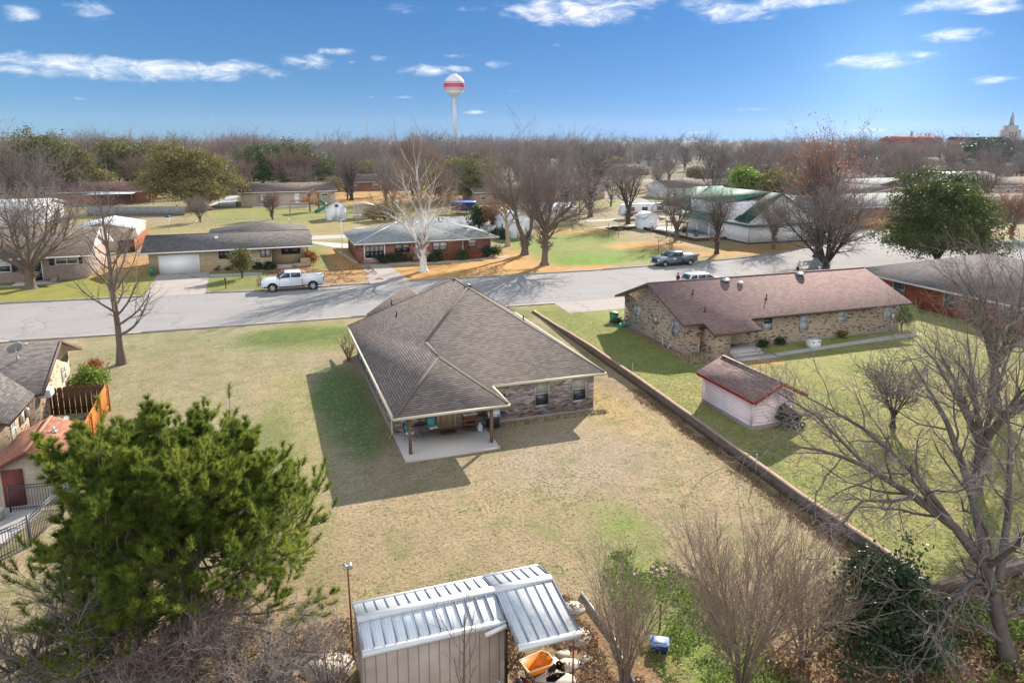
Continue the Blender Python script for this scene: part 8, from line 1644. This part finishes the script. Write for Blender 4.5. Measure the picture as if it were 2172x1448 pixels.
def person(label, u, v, rot, stride, lean, arms, top, bottom, hair, bottom_len, longhair=False, sc=1.0):
    # joints: x forward, y left, z up
    hip = (0,0,.93); ch = (lean*.6,0,1.28); nk = (lean,0,1.47); hd = (lean+.03,0,1.62); ht = (lean+.05,0,1.72)
    V = [hip, (lean*.3,0,1.1), ch, nk, hd, ht]; E = [(0,1),(1,2),(2,3),(3,4),(4,5)]; Rr = [.13,.12,(.13,.15),.055,.085,.06]
    J = {}
    for s, sd in ((1, 'l'), (-1, 'r')):
        k = len(V); st = stride*s; knee = (st*.32+.04, s*.1, .5); ank = (st*.55-(.12 if s < 0 else -.02), s*.1, .09+(.06 if (stride and s < 0) else 0)); toe = (ank[0]+.17, s*.12, ank[2]-.05)
        V += [(0, s*.09, .88), knee, ank, toe]; E += [(0,k),(k,k+1),(k+1,k+2),(k+2,k+3)]; Rr += [.095,.06,.042,.035]; J[sd] = (V[k], knee, ank)
        k = len(V); el, ha = arms[0 if s > 0 else 1]; sh = (ch[0]+lean*.2, s*.19, 1.40); V += [sh, (sh[0]+el[0], s*(.24+el[1]), sh[2]+el[2]), (sh[0]+ha[0], s*(.24+ha[1]), sh[2]+ha[2])]; E += [(2,k),(k,k+1),(k+1,k+2)]; Rr += [.055,.042,.03]; J['a'+sd] = V[k:k+3]
        # hand: palm, four fingers and a thumb rooted in the palm
        kh = len(V)-1; w = Vector(V[kh]); d = (w-Vector(V[kh-1])).normalized()
        pm = len(V); V.append(tuple(w+d*.07)); E.append((kh, pm)); Rr.append((.03,.02))
        for f in range(4): a = len(V); off = Vector((0,.018*(f-1.5),0)); V += [tuple(w+d*.11+off), tuple(w+d*(.165-.008*abs(f-1.5))+off+Vector((.012,0,-.008)))]; E += [(pm,a),(a,a+1)]; Rr += [.009,.008]
        a = len(V); V += [tuple(w+d*.06+Vector((.03,s*-.01,0))), tuple(w+d*.1+Vector((.045,s*-.01,0)))]; E += [(pm,a),(a,a+1)]; Rr += [.011,.009]
    o = skin('person', V, E, Rr, M['skin']); o.location = (u, v, 0); o.rotation_euler = (0,0,rot); o.scale = (sc,)*3; tag(o, label, 'person')
    # face: nose, ears, eyes and mouth
    fc = MB(); c = Vector(hd); fc.x = Matrix.Translation(c)
    fc.rings([[(.085,-.012,.01),(.085,.012,.01),(.078,.008,.045),(.078,-.008,.045)],[(.108,-.006,.012),(.108,.006,.012),(.088,.004,.045),(.088,-.004,.045)]]); fc.build('nose', [M['skin']], o)
    for s in (-1,1): e = MB(); e.x = Matrix.Translation(c); e.cbox((.076,s*.024,.04),(.088,s*.044,.052),.003); e.build('eye', [M['black']], o); e = MB(); e.x = Matrix.Translation(c); e.cbox((-.02,s*.08,-.0),(.02,s*.1,.055),.008); e.build('ear', [M['skin']], o)
    mo = MB(); mo.x = Matrix.Translation(c); mo.cbox((.074,-.025,-.03),(.088,.025,-.02),.003); mo.build('mouth', [M['redplastic']], o)
    skin('hair', [tuple(c+Vector((-.02,0,.03))), tuple(c+Vector((-.01,0,.10)))] + ([tuple(c+Vector((-.06,0,-.06))), tuple(c+Vector((-.07,0,-.2)))] if longhair else []), [(0,1)] + ([(0,2),(2,3)] if longhair else []), [.098,.07] + ([.085,.07] if longhair else []), M[hair], o)
    t = [(0,0,.9), (lean*.3,0,1.1), ch, (lean*.9,0,1.43)]; te = [(0,1),(1,2),(2,3)]; tr = [.155,.145,(.155,.175),.075]
    for sd in 'lr': k = len(t); t += [J['a'+sd][0], J['a'+sd][1]]; te += [(2,k),(k,k+1)]; tr += [.075,.058]; 
    if longhair:
        for i, sd in enumerate('lr'): k = len(t); t.append(tuple(Vector(J['a'+sd][1]).lerp(Vector(J['a'+sd][2]), .85))); te.append((len(t)-1, 5+2*i)); tr.append(.045)
    skin('shirt', t, te, tr, M[top], o)
    t = [(0,0,.95)]; te = []; tr = [.14]
    for sd in 'lr':
        a, b, c_ = J[sd]; k = len(t); e_ = Vector(a).lerp(Vector(b), .95) if bottom_len == 'shorts' else Vector(b); t += [a, tuple(e_)]; te += [(0,k),(k,k+1)]; tr += [.105,.085 if bottom_len == 'shorts' else .075]
        if bottom_len != 'shorts': t.append(c_); te.append((k+1,k+2)); tr.append(.06)
    skin('shorts' if bottom_len == 'shorts' else 'trousers', t, te, tr, M[bottom], o)
    for sd in 'lr': a = J[sd][2]; s = MB(); s.x = Matrix.Translation(a); s.cbox((-.08,-.05,-.09),(.2,.05,-.01),.02); s.build('shoe', [M['white'] if bottom_len == 'shorts' else M['black']], o)
person('person with light hair in a light grey shirt and dark shorts walking on the road', *g(1691,583.5), R(-8), .62, .16, [((-.05,0,-.28),(.12,.0,-.48)), ((.02,0,-.28),(.2,0,-.46))], 'cloth_grey', 'cloth_black', 'hair_blond', 'shorts', sc=1.03)
person('person with auburn hair and dark top standing behind the white car holding a pale bag', *g(1436.5,612), R(-70), 0, .04, [((.02,.02,-.27),(.24,-.12,-.26)), ((.02,.02,-.27),(.24,-.12,-.26))], 'cloth_dark', 'denim', 'hair_red', 'long', True, sc=1.03)
u, v = g(1436.5, 612); o = MB(); o.cbox((-.1,-.06,-.14),(.1,.06,.1),.02); o = o.build('bag', [M['white']]); o.location = (u+.11, v-.33, 1.06); tag(o, 'small pale bag held by the person in the dark top', 'bag')
# ---------------------------------------------------------------- the air
hb = MB(); hb.box((-2700, -60, -25), (3600, 3300, 110)); hz = hb.build('haze', []); tag(hz, kind='stuff')
hm, hnt, hbs = newmat('air'); hnt.nodes.remove(hbs); pv = hnt.nodes.new('ShaderNodeVolumePrincipled'); pv.inputs['Color'].default_value = (.72, .84, 1, 1); pv.inputs['Density'].default_value = .00005; pv.inputs['Anisotropy'].default_value = .2
hnt.links.new(pv.outputs[0], hnt.nodes['Material Output'].inputs['Volume']); hz.data.materials.append(hm)
bpy.context.view_layer.update()
